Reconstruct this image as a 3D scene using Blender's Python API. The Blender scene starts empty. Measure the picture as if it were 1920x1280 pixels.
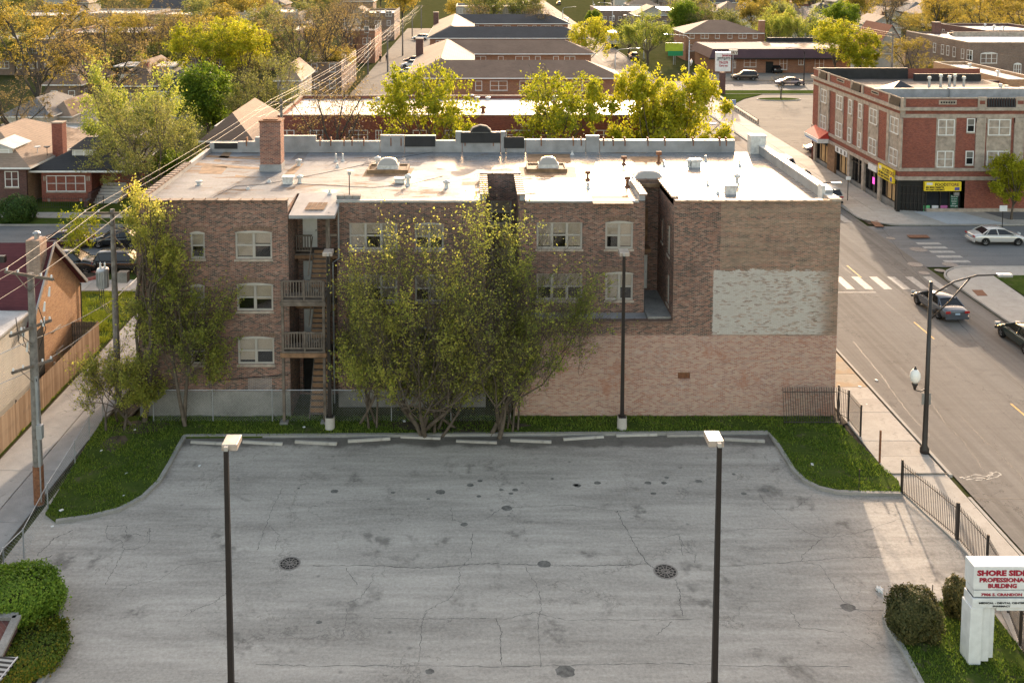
import bpy, bmesh, math, random
import numpy as np
from mathutils import Vector, Matrix

R = math.radians
rnd = random.Random(7)
sc = bpy.context.scene
COL = sc.collection

# ------------------------------------------------------------------ camera
CAM_H, PITCH, FPX, PX0, PY0 = 25.6, R(4.79), 1850.0, 890.0, 65.0
cd = bpy.data.cameras.new('camera')
cam = bpy.data.objects.new('camera', cd)
COL.objects.link(cam)
cam.location = (0, 0, CAM_H)
cam.rotation_euler = (R(90) - PITCH, 0, 0)
cd.sensor_width = 36.0
cd.lens = 36.0 * FPX / 1920.0
cd.shift_x = (960 - PX0) / 1920.0
cd.shift_y = (PY0 - 640) / 1920.0
cd.clip_start, cd.clip_end = 0.5, 6000
sc.camera = cam

# ------------------------------------------------------------------ sun and sky
SUN_AZ, SUN_EL = R(11.4), R(14.5)      # azimuth measured from +Y towards +X
w = bpy.data.worlds.new('World')
sc.world = w
w.use_nodes = True
wn = w.node_tree
bg = wn.nodes['Background']
sky = wn.nodes.new('ShaderNodeTexSky')
sky.sky_type = 'NISHITA'
sky.sun_disc = False
sky.sun_elevation = SUN_EL
sky.sun_rotation = SUN_AZ
sky.air_density = 1.0
sky.dust_density = 2.0
sky.ozone_density = 1.0
wb = wn.nodes.new('ShaderNodeVectorMath'); wb.operation = 'MULTIPLY'      # camera white balance: warm, as the photograph
wb.inputs[1].default_value = (1.25, 0.975, 0.745)
wn.links.new(sky.outputs[0], wb.inputs[0])
wn.links.new(wb.outputs[0], bg.inputs[0])
bg.inputs[1].default_value = 0.15
sl = bpy.data.lights.new('sun', 'SUN')
sl.energy = 2.0
sl.angle = R(0.55)
sl.color = (1.0, 0.8, 0.6)
so = bpy.data.objects.new('sun', sl)
COL.objects.link(so)
sdir = Vector((math.sin(SUN_AZ) * math.cos(SUN_EL), math.cos(SUN_AZ) * math.cos(SUN_EL), math.sin(SUN_EL)))
so.rotation_euler = sdir.to_track_quat('Z', 'Y').to_euler()
so.location = (0, 0, 80)
sc.view_settings.view_transform = 'Standard'
sc.view_settings.look = 'None'
sc.view_settings.gamma = 1.0
sc.view_settings.exposure = 2.17
sc.render.engine = 'CYCLES'
sc.cycles.max_bounces = 6
sc.cycles.diffuse_bounces = 3
sc.cycles.transparent_max_bounces = 12

# ------------------------------------------------------------------ photo measurements -> places
CP, SP = math.cos(PITCH), math.sin(PITCH)
def _ray(u, v):
    a, b = (u - PX0) / FPX, (v - PY0) / FPX
    return a, CP - b * SP, -SP - b * CP
def G(u, v, z=0.0):
    dx, dy, dz = _ray(u, v); t = (z - CAM_H) / dz
    return Vector((dx * t, dy * t, z))
def PY(u, v, Y):
    dx, dy, dz = _ray(u, v); t = Y / dy
    return Vector((dx * t, Y, CAM_H + dz * t))
def ZY(v, Y): return PY(890, v, Y).z
def XY(u, v, Y): return PY(u, v, Y).x

# ------------------------------------------------------------------ materials
def nd(nt, t, ins=None, **kw):
    n = nt.nodes.new(t)
    for k, v in kw.items(): setattr(n, k, v)
    for k, v in (ins or {}).items():
        s = n.inputs[k]
        if isinstance(v, bpy.types.NodeSocket): nt.links.new(v, s)
        elif isinstance(v, (tuple, list)) and len(v) == 3 and s.type == 'RGBA': s.default_value = (*v, 1)
        else: s.default_value = v
    return n
def mth(nt, op, a, b=0.0, c=None):
    ins = {0: a, 1: b}
    if c is not None: ins[2] = c
    return nd(nt, 'ShaderNodeMath', ins, operation=op).outputs[0]
def mix(nt, f, a, b, bt='MIX'):
    n = nt.nodes.new('ShaderNodeMix'); n.data_type = 'RGBA'; n.blend_type = bt
    for i, v in ((0, f), (6, a), (7, b)):
        s = n.inputs[i]
        if isinstance(v, bpy.types.NodeSocket): nt.links.new(v, s)
        elif isinstance(v, (tuple, list)): s.default_value = (*v[:3], 1)
        else: s.default_value = v
    return n.outputs[2]
def ramp(nt, f, stops, interp='LINEAR'):
    n = nt.nodes.new('ShaderNodeValToRGB'); n.color_ramp.interpolation = interp
    els = n.color_ramp.elements
    while len(els) < len(stops): els.new(0.5)
    for e, (p, c) in zip(els, stops):
        e.position = p; e.color = (*c, 1) if isinstance(c, (tuple, list)) else (c, c, c, 1)
    nt.links.new(f, n.inputs[0])
    return n.outputs[0]
def noise(nt, co, scale, det=4, rough=.55, dist=0.0):
    return nd(nt, 'ShaderNodeTexNoise', {'Vector': co, 'Scale': scale, 'Detail': det, 'Roughness': rough, 'Distortion': dist}).outputs[0]
def smooth(nt, x, a, b):
    n = nd(nt, 'ShaderNodeMapRange', {0: x, 1: a, 2: b, 3: 0.0, 4: 1.0}, interpolation_type='SMOOTHSTEP')
    return n.outputs[0]
def newmat(name):
    m = bpy.data.materials.new(name); m.use_nodes = True
    nt = m.node_tree
    return m, nt, nt.nodes['Principled BSDF']
def objco(nt, scale=None):
    c = nt.nodes.new('ShaderNodeTexCoord').outputs['Object']
    if scale: c = nd(nt, 'ShaderNodeMapping', {'Vector': c, 'Scale': scale}).outputs[0]
    return c
def setb(nt, b, col=None, rough=None, spec=None, metal=None, bump=None, bstr=.3, bdist=.01):
    for k, v in (('Base Color', col), ('Roughness', rough), ('Specular IOR Level', spec), ('Metallic', metal)):
        if v is None: continue
        if isinstance(v, bpy.types.NodeSocket): nt.links.new(v, b.inputs[k])
        elif isinstance(v, (tuple, list)): b.inputs[k].default_value = (*v, 1)
        else: b.inputs[k].default_value = v
    if bump is not None:
        n = nd(nt, 'ShaderNodeBump', {'Height': bump, 'Strength': bstr, 'Distance': bdist})
        nt.links.new(n.outputs[0], b.inputs['Normal'])
def plain(name, col, rough=.75, spec=.3, metal=0.0, var=.18, scale=1.5, bstr=0.0, fine=20):
    m, nt, b = newmat(name)
    co = objco(nt)
    n1 = noise(nt, co, scale, 5); n2 = noise(nt, co, scale * fine, 3)
    f = mth(nt, 'ADD', mth(nt, 'MULTIPLY', n1, .65), mth(nt, 'MULTIPLY', n2, .35))
    k = [c * (1 - var * 1.6) for c in col]; h = [min(1, c * (1 + var * 1.6)) for c in col]
    setb(nt, b, ramp(nt, f, [(.3, k), (.7, h)]), rough, spec, metal, n2 if bstr else None, bstr)
    return m
def brick(name, stops, mortar=(.42, .39, .35), bw=.21, rh=.07, ms=.008, stain=.35, extra=None, rough=.9, dirt=(.06, .05, .045), lscale=.35):
    """stops: colours of single bricks; extra(nt, X, Y, Z, col, per-brick value, mortar factor) may lay old paint over."""
    m, nt, b = newmat(name)
    co = objco(nt)
    s = nd(nt, 'ShaderNodeSeparateXYZ', {0: co})
    X, Y, Z = s.outputs
    h = mth(nt, 'ADD', X, Y)
    v = nd(nt, 'ShaderNodeCombineXYZ', {0: h, 1: Z, 2: 0.0}).outputs[0]
    bt = nd(nt, 'ShaderNodeTexBrick', {'Vector': v, 'Color1': (0, 0, 0), 'Color2': (1, 1, 1), 'Mortar': (.5, .5, .5), 'Scale': 1.0, 'Mortar Size': ms, 'Mortar Smooth': .2, 'Bias': 0.0, 'Brick Width': bw, 'Row Height': rh})
    val = nd(nt, 'ShaderNodeSeparateColor', {0: bt.outputs[0]}).outputs[0]
    n = len(stops)
    base = ramp(nt, val, [(i / n, c) for i, c in enumerate(stops)], 'CONSTANT')
    big = noise(nt, co, lscale, 6, .6)
    str_ = noise(nt, nd(nt, 'ShaderNodeMapping', {'Vector': v, 'Scale': (1.3, .12, 1)}).outputs[0], 1.6, 5, .6)
    base = mix(nt, mth(nt, 'MULTIPLY', smooth(nt, big, .35, .75), stain), base, dirt)
    mo = mix(nt, smooth(nt, big, .3, .75), mortar, [c * .55 for c in mortar])
    col = mix(nt, bt.outputs[1], base, mo)
    col = mix(nt, mth(nt, 'MULTIPLY', smooth(nt, str_, .52, .75), stain * .8), col, [d * 1.2 for d in dirt])
    fine = noise(nt, co, 9, 3)
    col = mix(nt, .35, col, ramp(nt, fine, [(.25, .45), (.75, 1.0)]), 'MULTIPLY')
    if extra: col = extra(nt, X, Y, Z, col, val, bt.outputs[1], co)
    hgt = mth(nt, 'SUBTRACT', mth(nt, 'MULTIPLY', fine, .4), bt.outputs[1])
    setb(nt, b, col, rough, .2, None, hgt, .5, .008)
    return m

# ------------------------------------------------------------------ geometry
class MB:
    def __init__(s): s.v = []; s.f = []; s.m = []; s.cur = 0
    def quad(s, a, b, c, d): 
        i = len(s.v); s.v += [tuple(a), tuple(b), tuple(c), tuple(d)]; s.f.append((i, i+1, i+2, i+3)); s.m.append(s.cur)
    def poly(s, pts):
        i = len(s.v); s.v += [tuple(p) for p in pts]; s.f.append(tuple(range(i, i + len(pts)))); s.m.append(s.cur)
    def box(s, x0, y0, z0, x1, y1, z1):
        if x0 > x1: x0, x1 = x1, x0
        if y0 > y1: y0, y1 = y1, y0
        if z0 > z1: z0, z1 = z1, z0
        i = len(s.v)
        s.v += [(x0,y0,z0),(x1,y0,z0),(x1,y1,z0),(x0,y1,z0),(x0,y0,z1),(x1,y0,z1),(x1,y1,z1),(x0,y1,z1)]
        s.f += [(i,i+3,i+2,i+1),(i+4,i+5,i+6,i+7),(i,i+1,i+5,i+4),(i+1,i+2,i+6,i+5),(i+2,i+3,i+7,i+6),(i+3,i,i+4,i+7)]
        s.m += [s.cur]*6
        return s
    def prism(s, pts, z0, z1):
        n = len(pts); i = len(s.v)
        s.v += [(p[0], p[1], z0) for p in pts] + [(p[0], p[1], z1) for p in pts]
        s.f.append(tuple(i + k for k in reversed(range(n)))); s.f.append(tuple(i + n + k for k in range(n)))
        for k in range(n):
            j = (k + 1) % n; s.f.append((i+k, i+j, i+n+j, i+n+k))
        s.m += [s.cur] * (n + 2)
        return s
    def bar(s, p, q, wd, ht=None, up=(0, 0, 1)):
        """rectangular bar from p to q"""
        ht = ht or wd
        p, q = Vector(p), Vector(q); d = (q - p)
        if d.length < 1e-6: return s
        d.normalize(); u = Vector(up)
        if abs(d.dot(u)) > .98: u = Vector((0, 1, 0))
        a = d.cross(u).normalized() * wd / 2; b = a.cross(d).normalized() * ht / 2
        i = len(s.v)
        for c in (p, q):
            s.v += [tuple(c - a - b), tuple(c + a - b), tuple(c + a + b), tuple(c - a + b)]
        s.f += [(i,i+1,i+2,i+3),(i+7,i+6,i+5,i+4),(i,i+4,i+5,i+1),(i+1,i+5,i+6,i+2),(i+2,i+6,i+7,i+3),(i+3,i+7,i+4,i)]
        s.m += [s.cur]*6
        return s
    def tube(s, pts, rad, n=6, cap=True):
        pts = [Vector(p) for p in pts]
        rs = rad if isinstance(rad, (list, tuple)) else [rad] * len(pts)
        i0 = len(s.v); prev = None
        for k, p in enumerate(pts):
            d = (pts[min(k+1, len(pts)-1)] - pts[max(k-1, 0)])
            d = d.normalized() if d.length > 1e-9 else Vector((0,0,1))
            if prev is None:
                a = d.cross(Vector((0, 0, 1)) if abs(d.z) < .9 else Vector((1, 0, 0))).normalized()
            else:
                a = (prev - d * prev.dot(d)).normalized()
            prev = a; b = d.cross(a)
            for j in range(n):
                t = 2 * math.pi * j / n
                s.v.append(tuple(p + (a * math.cos(t) + b * math.sin(t)) * rs[k]))
        for k in range(len(pts) - 1):
            for j in range(n):
                a0 = i0 + k * n + j; a1 = i0 + k * n + (j + 1) % n
                s.f.append((a0, a1, a1 + n, a0 + n)); s.m.append(s.cur)
        if cap:
            s.f.append(tuple(i0 + j for j in reversed(range(n)))); s.m.append(s.cur)
            k = len(pts) - 1
            s.f.append(tuple(i0 + k * n + j for j in range(n))); s.m.append(s.cur)
        return s
    def cyl(s, x, y, z0, z1, r, n=12, r1=None):
        return s.tube([(x, y, z0), (x, y, z1)], [r, r if r1 is None else r1], n)
    def lathe(s, prof, cx=0, cy=0, n=16):
        """profile list of (r, z)"""
        i0 = len(s.v)
        for r, z in prof:
            for j in range(n):
                t = 2 * math.pi * j / n
                s.v.append((cx + r * math.cos(t), cy + r * math.sin(t), z))
        for k in range(len(prof) - 1):
            for j in range(n):
                a0 = i0 + k*n + j; a1 = i0 + k*n + (j+1) % n
                s.f.append((a0, a1, a1 + n, a0 + n)); s.m.append(s.cur)
        s.f.append(tuple(i0 + j for j in reversed(range(n)))); s.m.append(s.cur)
        k = len(prof) - 1
        s.f.append(tuple(i0 + k*n + j for j in range(n))); s.m.append(s.cur)
        return s
    def mesh(s, name, mats, off=(0, 0, 0), smooth=False):
        me = bpy.data.meshes.new(name)
        o = Vector(off)
        vs = s.v if o.length == 0 else [(a - o.x, b - o.y, c - o.z) for a, b, c in s.v]
        me.from_pydata(vs, [], s.f)
        for mm in (mats if isinstance(mats, (list, tuple)) else [mats]): me.materials.append(mm)
        if any(s.m): me.polygons.foreach_set('material_index', s.m)
        if smooth: me.polygons.foreach_set('use_smooth', [True] * len(me.polygons))
        me.update()
        return me
    def build(s, name, mats, parent=None, smooth=False, **tags):
        me = s.mesh(name, mats, base_of(parent), smooth)
        return link(name, me, parent, **tags)

BASE = {}
def base_of(p): return BASE.get(p.name, Vector((0, 0, 0))) if p else Vector((0, 0, 0))
def tag(o, label=None, cat=None, group=None, kind=None):
    if label: o['label'] = label
    if cat: o['category'] = cat
    if group: o['group'] = group
    if kind: o['kind'] = kind
    return o
def link(name, data, parent=None, loc=None, rz=0.0, label=None, cat=None, group=None, kind=None):
    o = bpy.data.objects.new(name, data)
    COL.objects.link(o)
    if parent:
        o.parent = parent
        BASE[o.name] = base_of(parent)
        KIDS.setdefault(parent.name, []).append(o)
    if loc is not None: o.location = loc
    if rz: o.rotation_euler = (0, 0, rz)
    return tag(o, label, cat, group, kind)
def thing(name, loc, label, cat, group=None, rz=0.0):
    """an Empty at the thing's base; parts built in world coordinates are moved to it (only when rz is 0)"""
    o = bpy.data.objects.new(name, None)
    COL.objects.link(o)
    o.empty_display_size = .3
    o.location = loc
    if rz: o.rotation_euler = (0, 0, rz)
    BASE[o.name] = Vector(loc)
    return tag(o, label, cat, group)
KIDS = {}
def copy_tree(o, loc=None, rz=None, label=None, group=None, scale=None, _map=None):
    c = o.copy(); COL.objects.link(c)
    if loc is not None: c.location = loc
    if rz is not None: c.rotation_euler = (0, 0, rz)
    if scale is not None: c.scale = scale if isinstance(scale, (tuple, list)) else (scale,) * 3
    if label: c['label'] = label
    if group: c['group'] = group
    for ch in KIDS.get(o.name, []):
        d = ch.copy(); COL.objects.link(d); d.parent = c
        for g in KIDS.get(ch.name, []):
            e = g.copy(); COL.objects.link(e); e.parent = d
    return c
def bevel(o, wd=.02, seg=1):
    m = o.modifiers.new('bevel', 'BEVEL'); m.width = wd; m.segments = seg; m.limit_method = 'ANGLE'
    return o
def text_mesh(s, size, name, mat, parent, loc, rot, ext=.004, wide=1.0, align='LEFT', bold=0.0, spacing=1.0):
    cu = bpy.data.curves.new(name, 'FONT'); cu.body = s; cu.size = size; cu.extrude = ext
    cu.align_x = align; cu.offset = bold; cu.space_character = spacing; cu.resolution_u = 2
    t = bpy.data.objects.new('lettering_source', cu); COL.objects.link(t)
    dg = bpy.context.evaluated_depsgraph_get(); dg.update()
    me = bpy.data.meshes.new_from_object(t.evaluated_get(dg))
    bpy.data.objects.remove(t); bpy.data.curves.remove(cu)
    for v in me.vertices: v.co.x *= wide
    me.materials.clear(); me.materials.append(mat)
    o = bpy.data.objects.new(name, me); COL.objects.link(o)
    if parent: o.parent = parent; loc = Vector(loc) - base_of(parent); KIDS.setdefault(parent.name, []).append(o)
    o.location = loc; o.rotation_euler = rot
    return o

# ------------------------------------------------------------------ palette
M = {}
M['white_paint'] = plain('white paint', (.66, .65, .62), .6, .3, var=.12)
M['cream_paint'] = plain('cream paint', (.62, .58, .5), .6, .3, var=.1)
M['frame'] = plain('window frame paint', (.36, .33, .29), .6, .3, var=.12)
M['limestone'] = plain('limestone', (.33, .275, .225), .85, .2, var=.28, scale=2.2, bstr=.2)
M['concrete'] = plain('concrete', (.40, .37, .335), .9, .2, var=.16, scale=.8, bstr=.15)
M['old_concrete'] = plain('old concrete', (.21, .2, .185), .92, .2, var=.3, scale=.7, bstr=.25)
M['wood_old'] = plain('weathered wood', (.13, .105, .085), .85, .2, var=.35, scale=3, bstr=.3)
M['wood_brown'] = plain('brown wood', (.2, .115, .065), .8, .2, var=.35, scale=3, bstr=.3)
M['wood_pole'] = plain('utility pole wood', (.17, .155, .14), .9, .15, var=.35, scale=4, bstr=.3)
M['dark_metal'] = plain('dark painted metal', (.022, .018, .016), .45, .4, var=.2)
M['brown_metal'] = plain('dark bronze metal', (.02, .015, .013), .5, .3, var=.2)
M['grey_metal'] = plain('galvanised metal', (.36, .37, .38), .4, .5, .5, var=.15)
M['silver_roof_bits'] = plain('silver painted metal', (.5, .49, .47), .45, .4, var=.25, scale=5)
M['rust'] = plain('rusty metal', (.17, .075, .04), .8, .2, var=.4, scale=6)
M['black_tar'] = plain('black tar', (.018, .018, .02), .6, .3, var=.3)
M['tile_cap'] = plain('clay coping tile', (.3, .2, .135), .6, .4, var=.35, scale=2.5)
M['tile_dark'] = plain('dark brown coping tile', (.12, .075, .055), .55, .4, var=.35, scale=2.5)
M['bark'] = plain('tree bark', (.1, .08, .062), .95, .1, var=.35, scale=4, bstr=.3)
M['bark_grey'] = plain('grey bark', (.075, .066, .056), .95, .1, var=.35, scale=4, bstr=.3)
M['blind'] = plain('window blind', (.6, .53, .45), .8, .2, var=.08)
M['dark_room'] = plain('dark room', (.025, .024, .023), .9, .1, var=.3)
M['rubber'] = plain('tyre rubber', (.012, .012, .012), .8, .2, var=.1)
M['rim'] = plain('wheel rim', (.35, .35, .36), .3, .5, .8, var=.1)
M['door_white'] = plain('white door paint', (.6, .59, .56), .5, .4, var=.1)
M['yellow_paint'] = plain('yellow sign paint', (.75, .55, .03), .5, .3, var=.1)
M['red_letters'] = plain('red letters', (.3, .01, .03), .5, .3, var=.05)
M['black_paint'] = plain('black paint', (.01, .01, .01), .5, .3, var=.05)
M['white_sign'] = plain('white sign enamel', (.62, .62, .61), .45, .4, var=.1, scale=3)

def glass_mat(name, tint=(.035, .038, .042), rough=.06):
    m, nt, b = newmat(name)
    co = objco(nt)
    n = noise(nt, co, .8, 2)
    setb(nt, b, tint, rough, .35, None, n, .06, .05)
    return m
M['glass'] = glass_mat('dark window glass', (.012, .013, .015), .1)
m, nt, b = newmat('clear window glass')
out = nt.nodes['Material Output']
tr = nd(nt, 'ShaderNodeBsdfTransparent', {'Color': (.88, .87, .86)})
gl = nd(nt, 'ShaderNodeBsdfGlossy', {'Color': (1, 1, 1), 'Roughness': .03})
fr = nd(nt, 'ShaderNodeFresnel', {'IOR': 1.5})
mx = nd(nt, 'ShaderNodeMixShader', {0: mth(nt, 'MULTIPLY_ADD', fr.outputs[0], .9, .03), 1: tr.outputs[0], 2: gl.outputs[0]})
nt.links.new(mx.outputs[0], out.inputs[0])
M['clear_glass'] = m

def leaf_mat(name, stops, trans=.45):
    m, nt, b = newmat(name)
    g = nt.nodes.new('ShaderNodeNewGeometry')
    oi = nt.nodes.new('ShaderNodeObjectInfo')
    co = objco(nt)
    n = noise(nt, co, .35, 3)
    f = mth(nt, 'ADD', mth(nt, 'MULTIPLY', g.outputs['Random Per Island'], .55), mth(nt, 'MULTIPLY', n, .7))
    f = mth(nt, 'ADD', f, mth(nt, 'MULTIPLY', mth(nt, 'SUBTRACT', oi.outputs['Random'], .5), .3))
    col = ramp(nt, f, [(i / (len(stops) - 1) * .8 + .15, c) for i, c in enumerate(stops)])
    setb(nt, b, col, .6, .25)
    tl = nd(nt, 'ShaderNodeBsdfTranslucent', {'Color': col})
    brt = nd(nt, 'ShaderNodeMixShader', {0: trans, 1: b.outputs[0], 2: tl.outputs[0]})
    nt.links.new(brt.outputs[0], nt.nodes['Material Output'].inputs[0])
    return m
M['leaf_spring'] = leaf_mat('yellow green spring leaves', [(.16, .2, .012), (.3, .32, .018), (.5, .46, .025)], .55)
M['leaf_green'] = leaf_mat('fresh green leaves', [(.05, .1, .01), (.12, .19, .015), (.24, .3, .02)], .5)
M['leaf_lime'] = leaf_mat('lime green leaves', [(.15, .19, .03), (.3, .34, .045), (.42, .44, .08)], .5)
M['leaf_olive'] = leaf_mat('pale olive budding leaves', [(.11, .12, .035), (.19, .2, .05), (.3, .3, .07)], .45)
M['leaf_orange'] = leaf_mat('orange brown budding leaves', [(.13, .1, .055), (.25, .18, .07), (.36, .29, .08)], .5)
M['leaf_gold'] = leaf_mat('golden budding leaves', [(.15, .12, .03), (.3, .23, .04), (.42, .34, .05)], .5)
M['leaf_front'] = leaf_mat('green feathery leaves', [(.15, .19, .045), (.3, .33, .06), (.52, .47, .09)], .6)
M['leaf_hedge'] = leaf_mat('hedge leaves', [(.05, .11, .014), (.13, .22, .02), (.25, .34, .035)], .4)
M['leaf_box'] = leaf_mat('clipped shrub leaves', [(.04, .05, .015), (.09, .09, .03), (.17, .13, .045)], .3)
M['grass_blade'] = leaf_mat('grass blades', [(.04, .075, .012), (.09, .15, .016), (.2, .25, .03)], .35)
# ================================================================== ground, roads, pavements
def asphalt(name, c0, c1, crack=.5, streak=(1, 1, 1), stains=None, rough=.85, spec=.25, patch=.35, cscale=.16):
    m, nt, b = newmat(name)
    co = objco(nt)
    big = noise(nt, nd(nt, 'ShaderNodeMapping', {'Vector': co, 'Scale': streak}).outputs[0], .5, 6, .62, .4)
    mid = noise(nt, nd(nt, 'ShaderNodeMapping', {'Vector': co, 'Scale': (.22, 2.0, 1)}).outputs[0], 1.3, 6, .7)
    gr = noise(nt, co, 7, 5, .85)
    f = mth(nt, 'ADD', mth(nt, 'ADD', mth(nt, 'MULTIPLY', big, .35), mth(nt, 'MULTIPLY', mid, .25)), mth(nt, 'MULTIPLY', gr, .4))
    col = ramp(nt, f, [(.36, c0), (.62, c1)])
    blot = noise(nt, co, .33, 5, .65, .6)
    blot2 = noise(nt, co, 1.1, 4, .65)
    col = mix(nt, mth(nt, 'MULTIPLY', mth(nt, 'MULTIPLY', smooth(nt, blot, .52, .68), smooth(nt, blot2, .45, .62)), patch), col, [c * .35 for c in c0])
    wob = nd(nt, 'ShaderNodeTexNoise', {'Vector': co, 'Scale': .9, 'Detail': 5, 'Roughness': .65}).outputs[1]
    wob = nd(nt, 'ShaderNodeVectorMath', {0: wob, 1: (.5, .5, .5)}, operation='SUBTRACT').outputs[0]
    wco = nd(nt, 'ShaderNodeVectorMath', {0: co, 1: nd(nt, 'ShaderNodeVectorMath', {0: wob, 'Scale': 2.6}, operation='SCALE').outputs[0]}, operation='ADD').outputs[0]
    vo = nd(nt, 'ShaderNodeTexVoronoi', {'Vector': wco, 'Scale': cscale}, feature='DISTANCE_TO_EDGE').outputs[0]
    vo2 = nd(nt, 'ShaderNodeTexVoronoi', {'Vector': wco, 'Scale': cscale * 4.5}, feature='DISTANCE_TO_EDGE').outputs[0]
    msk = smooth(nt, noise(nt, co, .22, 4), .42, .55)
    cr = mth(nt, 'MULTIPLY', mth(nt, 'SUBTRACT', 1.0, smooth(nt, vo, .0, .006)), msk)
    msk2 = smooth(nt, noise(nt, co, .31, 4), .57, .64)
    cr2 = mth(nt, 'MULTIPLY', mth(nt, 'SUBTRACT', 1.0, smooth(nt, vo2, .0, .03)), msk2)
    crk = mth(nt, 'MAXIMUM', cr, mth(nt, 'MULTIPLY', cr2, .7))
    col = mix(nt, mth(nt, 'MULTIPLY', crk, crack), col, [c * .22 for c in c0])
    if stains: col = stains(nt, co, col)
    setb(nt, b, col, rough, spec, None, mth(nt, 'SUBTRACT', mth(nt, 'MULTIPLY', gr, .6), crk), .35, .02)
    return m

def lot_stains(nt, co, col):
    s = nd(nt, 'ShaderNodeSeparateXYZ', {0: co})
    X, Y, Z = s.outputs
    vo = nd(nt, 'ShaderNodeTexVoronoi', {'Vector': co, 'Scale': 1.25, 'Randomness': 1.0})
    dist = mth(nt, 'ADD', vo.outputs[0], mth(nt, 'MULTIPLY', noise(nt, co, 6, 3), .12))
    r = nd(nt, 'ShaderNodeSeparateColor', {0: vo.outputs[1]}).outputs[0]
    sp = mth(nt, 'MULTIPLY', mth(nt, 'SUBTRACT', 1.0, smooth(nt, dist, .15, .24)), mth(nt, 'GREATER_THAN', r, .55))
    band = mth(nt, 'MULTIPLY', smooth(nt, Y, 45.2, 46.2), mth(nt, 'SUBTRACT', 1.0, smooth(nt, Y, 47.6, 48.6)))
    band = mth(nt, 'MULTIPLY', band, mth(nt, 'MULTIPLY', smooth(nt, X, -7, -5), smooth(nt, noise(nt, co, .5, 3), .42, .55)))
    col = mix(nt, mth(nt, 'MULTIPLY', mth(nt, 'MULTIPLY', sp, band), .8), col, (.035, .035, .036))
    sp2 = mth(nt, 'MULTIPLY', mth(nt, 'SUBTRACT', 1.0, smooth(nt, dist, .05, .24)), mth(nt, 'GREATER_THAN', r, .93))
    col = mix(nt, mth(nt, 'MULTIPLY', sp2, .45), col, (.04, .04, .04))
    edge = smooth(nt, mth(nt, 'ADD', Y, mth(nt, 'MULTIPLY', noise(nt, co, .9, 4), 1.2)), 49.7, 50.15)
    return mix(nt, mth(nt, 'MULTIPLY', edge, .65), col, (.035, .03, .024))

M['lot'] = asphalt('parking lot asphalt', (.175, .157, .137), (.47, .428, .376), .4, (.25, 1.1, 1), lot_stains, patch=.6, cscale=.13)
def lane_wear(nt, co, col):
    s = nd(nt, 'ShaderNodeSeparateXYZ', {0: co})
    n = noise(nt, nd(nt, 'ShaderNodeMapping', {'Vector': co, 'Scale': (1.1, .02, 1)}).outputs[0], 1.0, 4, .6)
    return mix(nt, mth(nt, 'MULTIPLY', smooth(nt, n, .42, .68), .55), col, (.085, .075, .066))
M['road'] = asphalt('worn road asphalt', (.13, .12, .11), (.2, .187, .17), .6, (2.2, .05, 1), lane_wear, rough=.9, spec=.08, patch=.3)
M['road2'] = asphalt('dark side street asphalt', (.11, .11, .11), (.185, .183, .18), .5, (.05, 1.5, 1), rough=.9, spec=.08, patch=.3)
M['lot2'] = asphalt('old car park asphalt', (.14, .128, .11), (.24, .22, .19), .6, (.3, 1, 1), rough=.95, spec=.05, patch=.5)

def concrete_mat(name, c0, c1, rough=.9, rust=.0):
    m, nt, b = newmat(name)
    co = objco(nt); oi = nt.nodes.new('ShaderNodeObjectInfo')
    n1 = noise(nt, co, .9, 6, .65); n2 = noise(nt, co, 22, 3)
    f = mth(nt, 'ADD', mth(nt, 'ADD', mth(nt, 'MULTIPLY', n1, .6), mth(nt, 'MULTIPLY', n2, .4)), mth(nt, 'MULTIPLY', mth(nt, 'SUBTRACT', oi.outputs['Random'], .5), .22))
    col = ramp(nt, f, [(.32, c0), (.68, c1)])
    st = noise(nt, co, 2.5, 5, .7, .5)
    col = mix(nt, mth(nt, 'MULTIPLY', smooth(nt, st, .56, .72), .45), col, [c * .45 for c in c0])
    if rust: col = mix(nt, mth(nt, 'MULTIPLY', smooth(nt, noise(nt, co, .5, 4), .5, .62), rust), col, (.3, .19, .09))
    setb(nt, b, col, rough, .2, None, n2, .2, .01)
    return m
M['slab'] = concrete_mat('pavement slab concrete', (.27, .245, .215), (.39, .36, .32))
M['slab_old'] = concrete_mat('old rust stained pavement', (.24, .2, .15), (.36, .31, .24), rust=.6)
M['alley'] = concrete_mat('alley concrete', (.2, .195, .19), (.33, .32, .305))
M['kerb'] = concrete_mat('kerb concrete', (.22, .21, .19), (.35, .33, .3))

def turf(name, g0, g1, g2, dirt, amt=.35):
    m, nt, b = newmat(name)
    co = objco(nt)
    n1 = noise(nt, co, .45, 5, .6); n2 = noise(nt, co, 7, 4, .7); n3 = noise(nt, co, 1.6, 5, .65)
    f = mth(nt, 'ADD', mth(nt, 'MULTIPLY', n1, .5), mth(nt, 'MULTIPLY', n2, .5))
    col = ramp(nt, f, [(.3, g0), (.5, g1), (.72, g2)])
    col = mix(nt, mth(nt, 'MULTIPLY', smooth(nt, n3, .55, .7), amt), col, dirt)
    setb(nt, b, col, 1.0, .0, None, n2, .25, .02)
    return m
M['turf'] = turf('grass turf', (.026, .04, .011), (.05, .072, .016), (.1, .115, .028), (.1, .085, .055), .7)
M['yard'] = turf('yard ground', (.03, .04, .012), (.06, .065, .025), (.09, .08, .045), (.08, .065, .05), .75)
M['dirt'] = plain('bare earth', (.065, .052, .038), .95, .1, var=.4, scale=2, bstr=.4)

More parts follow.
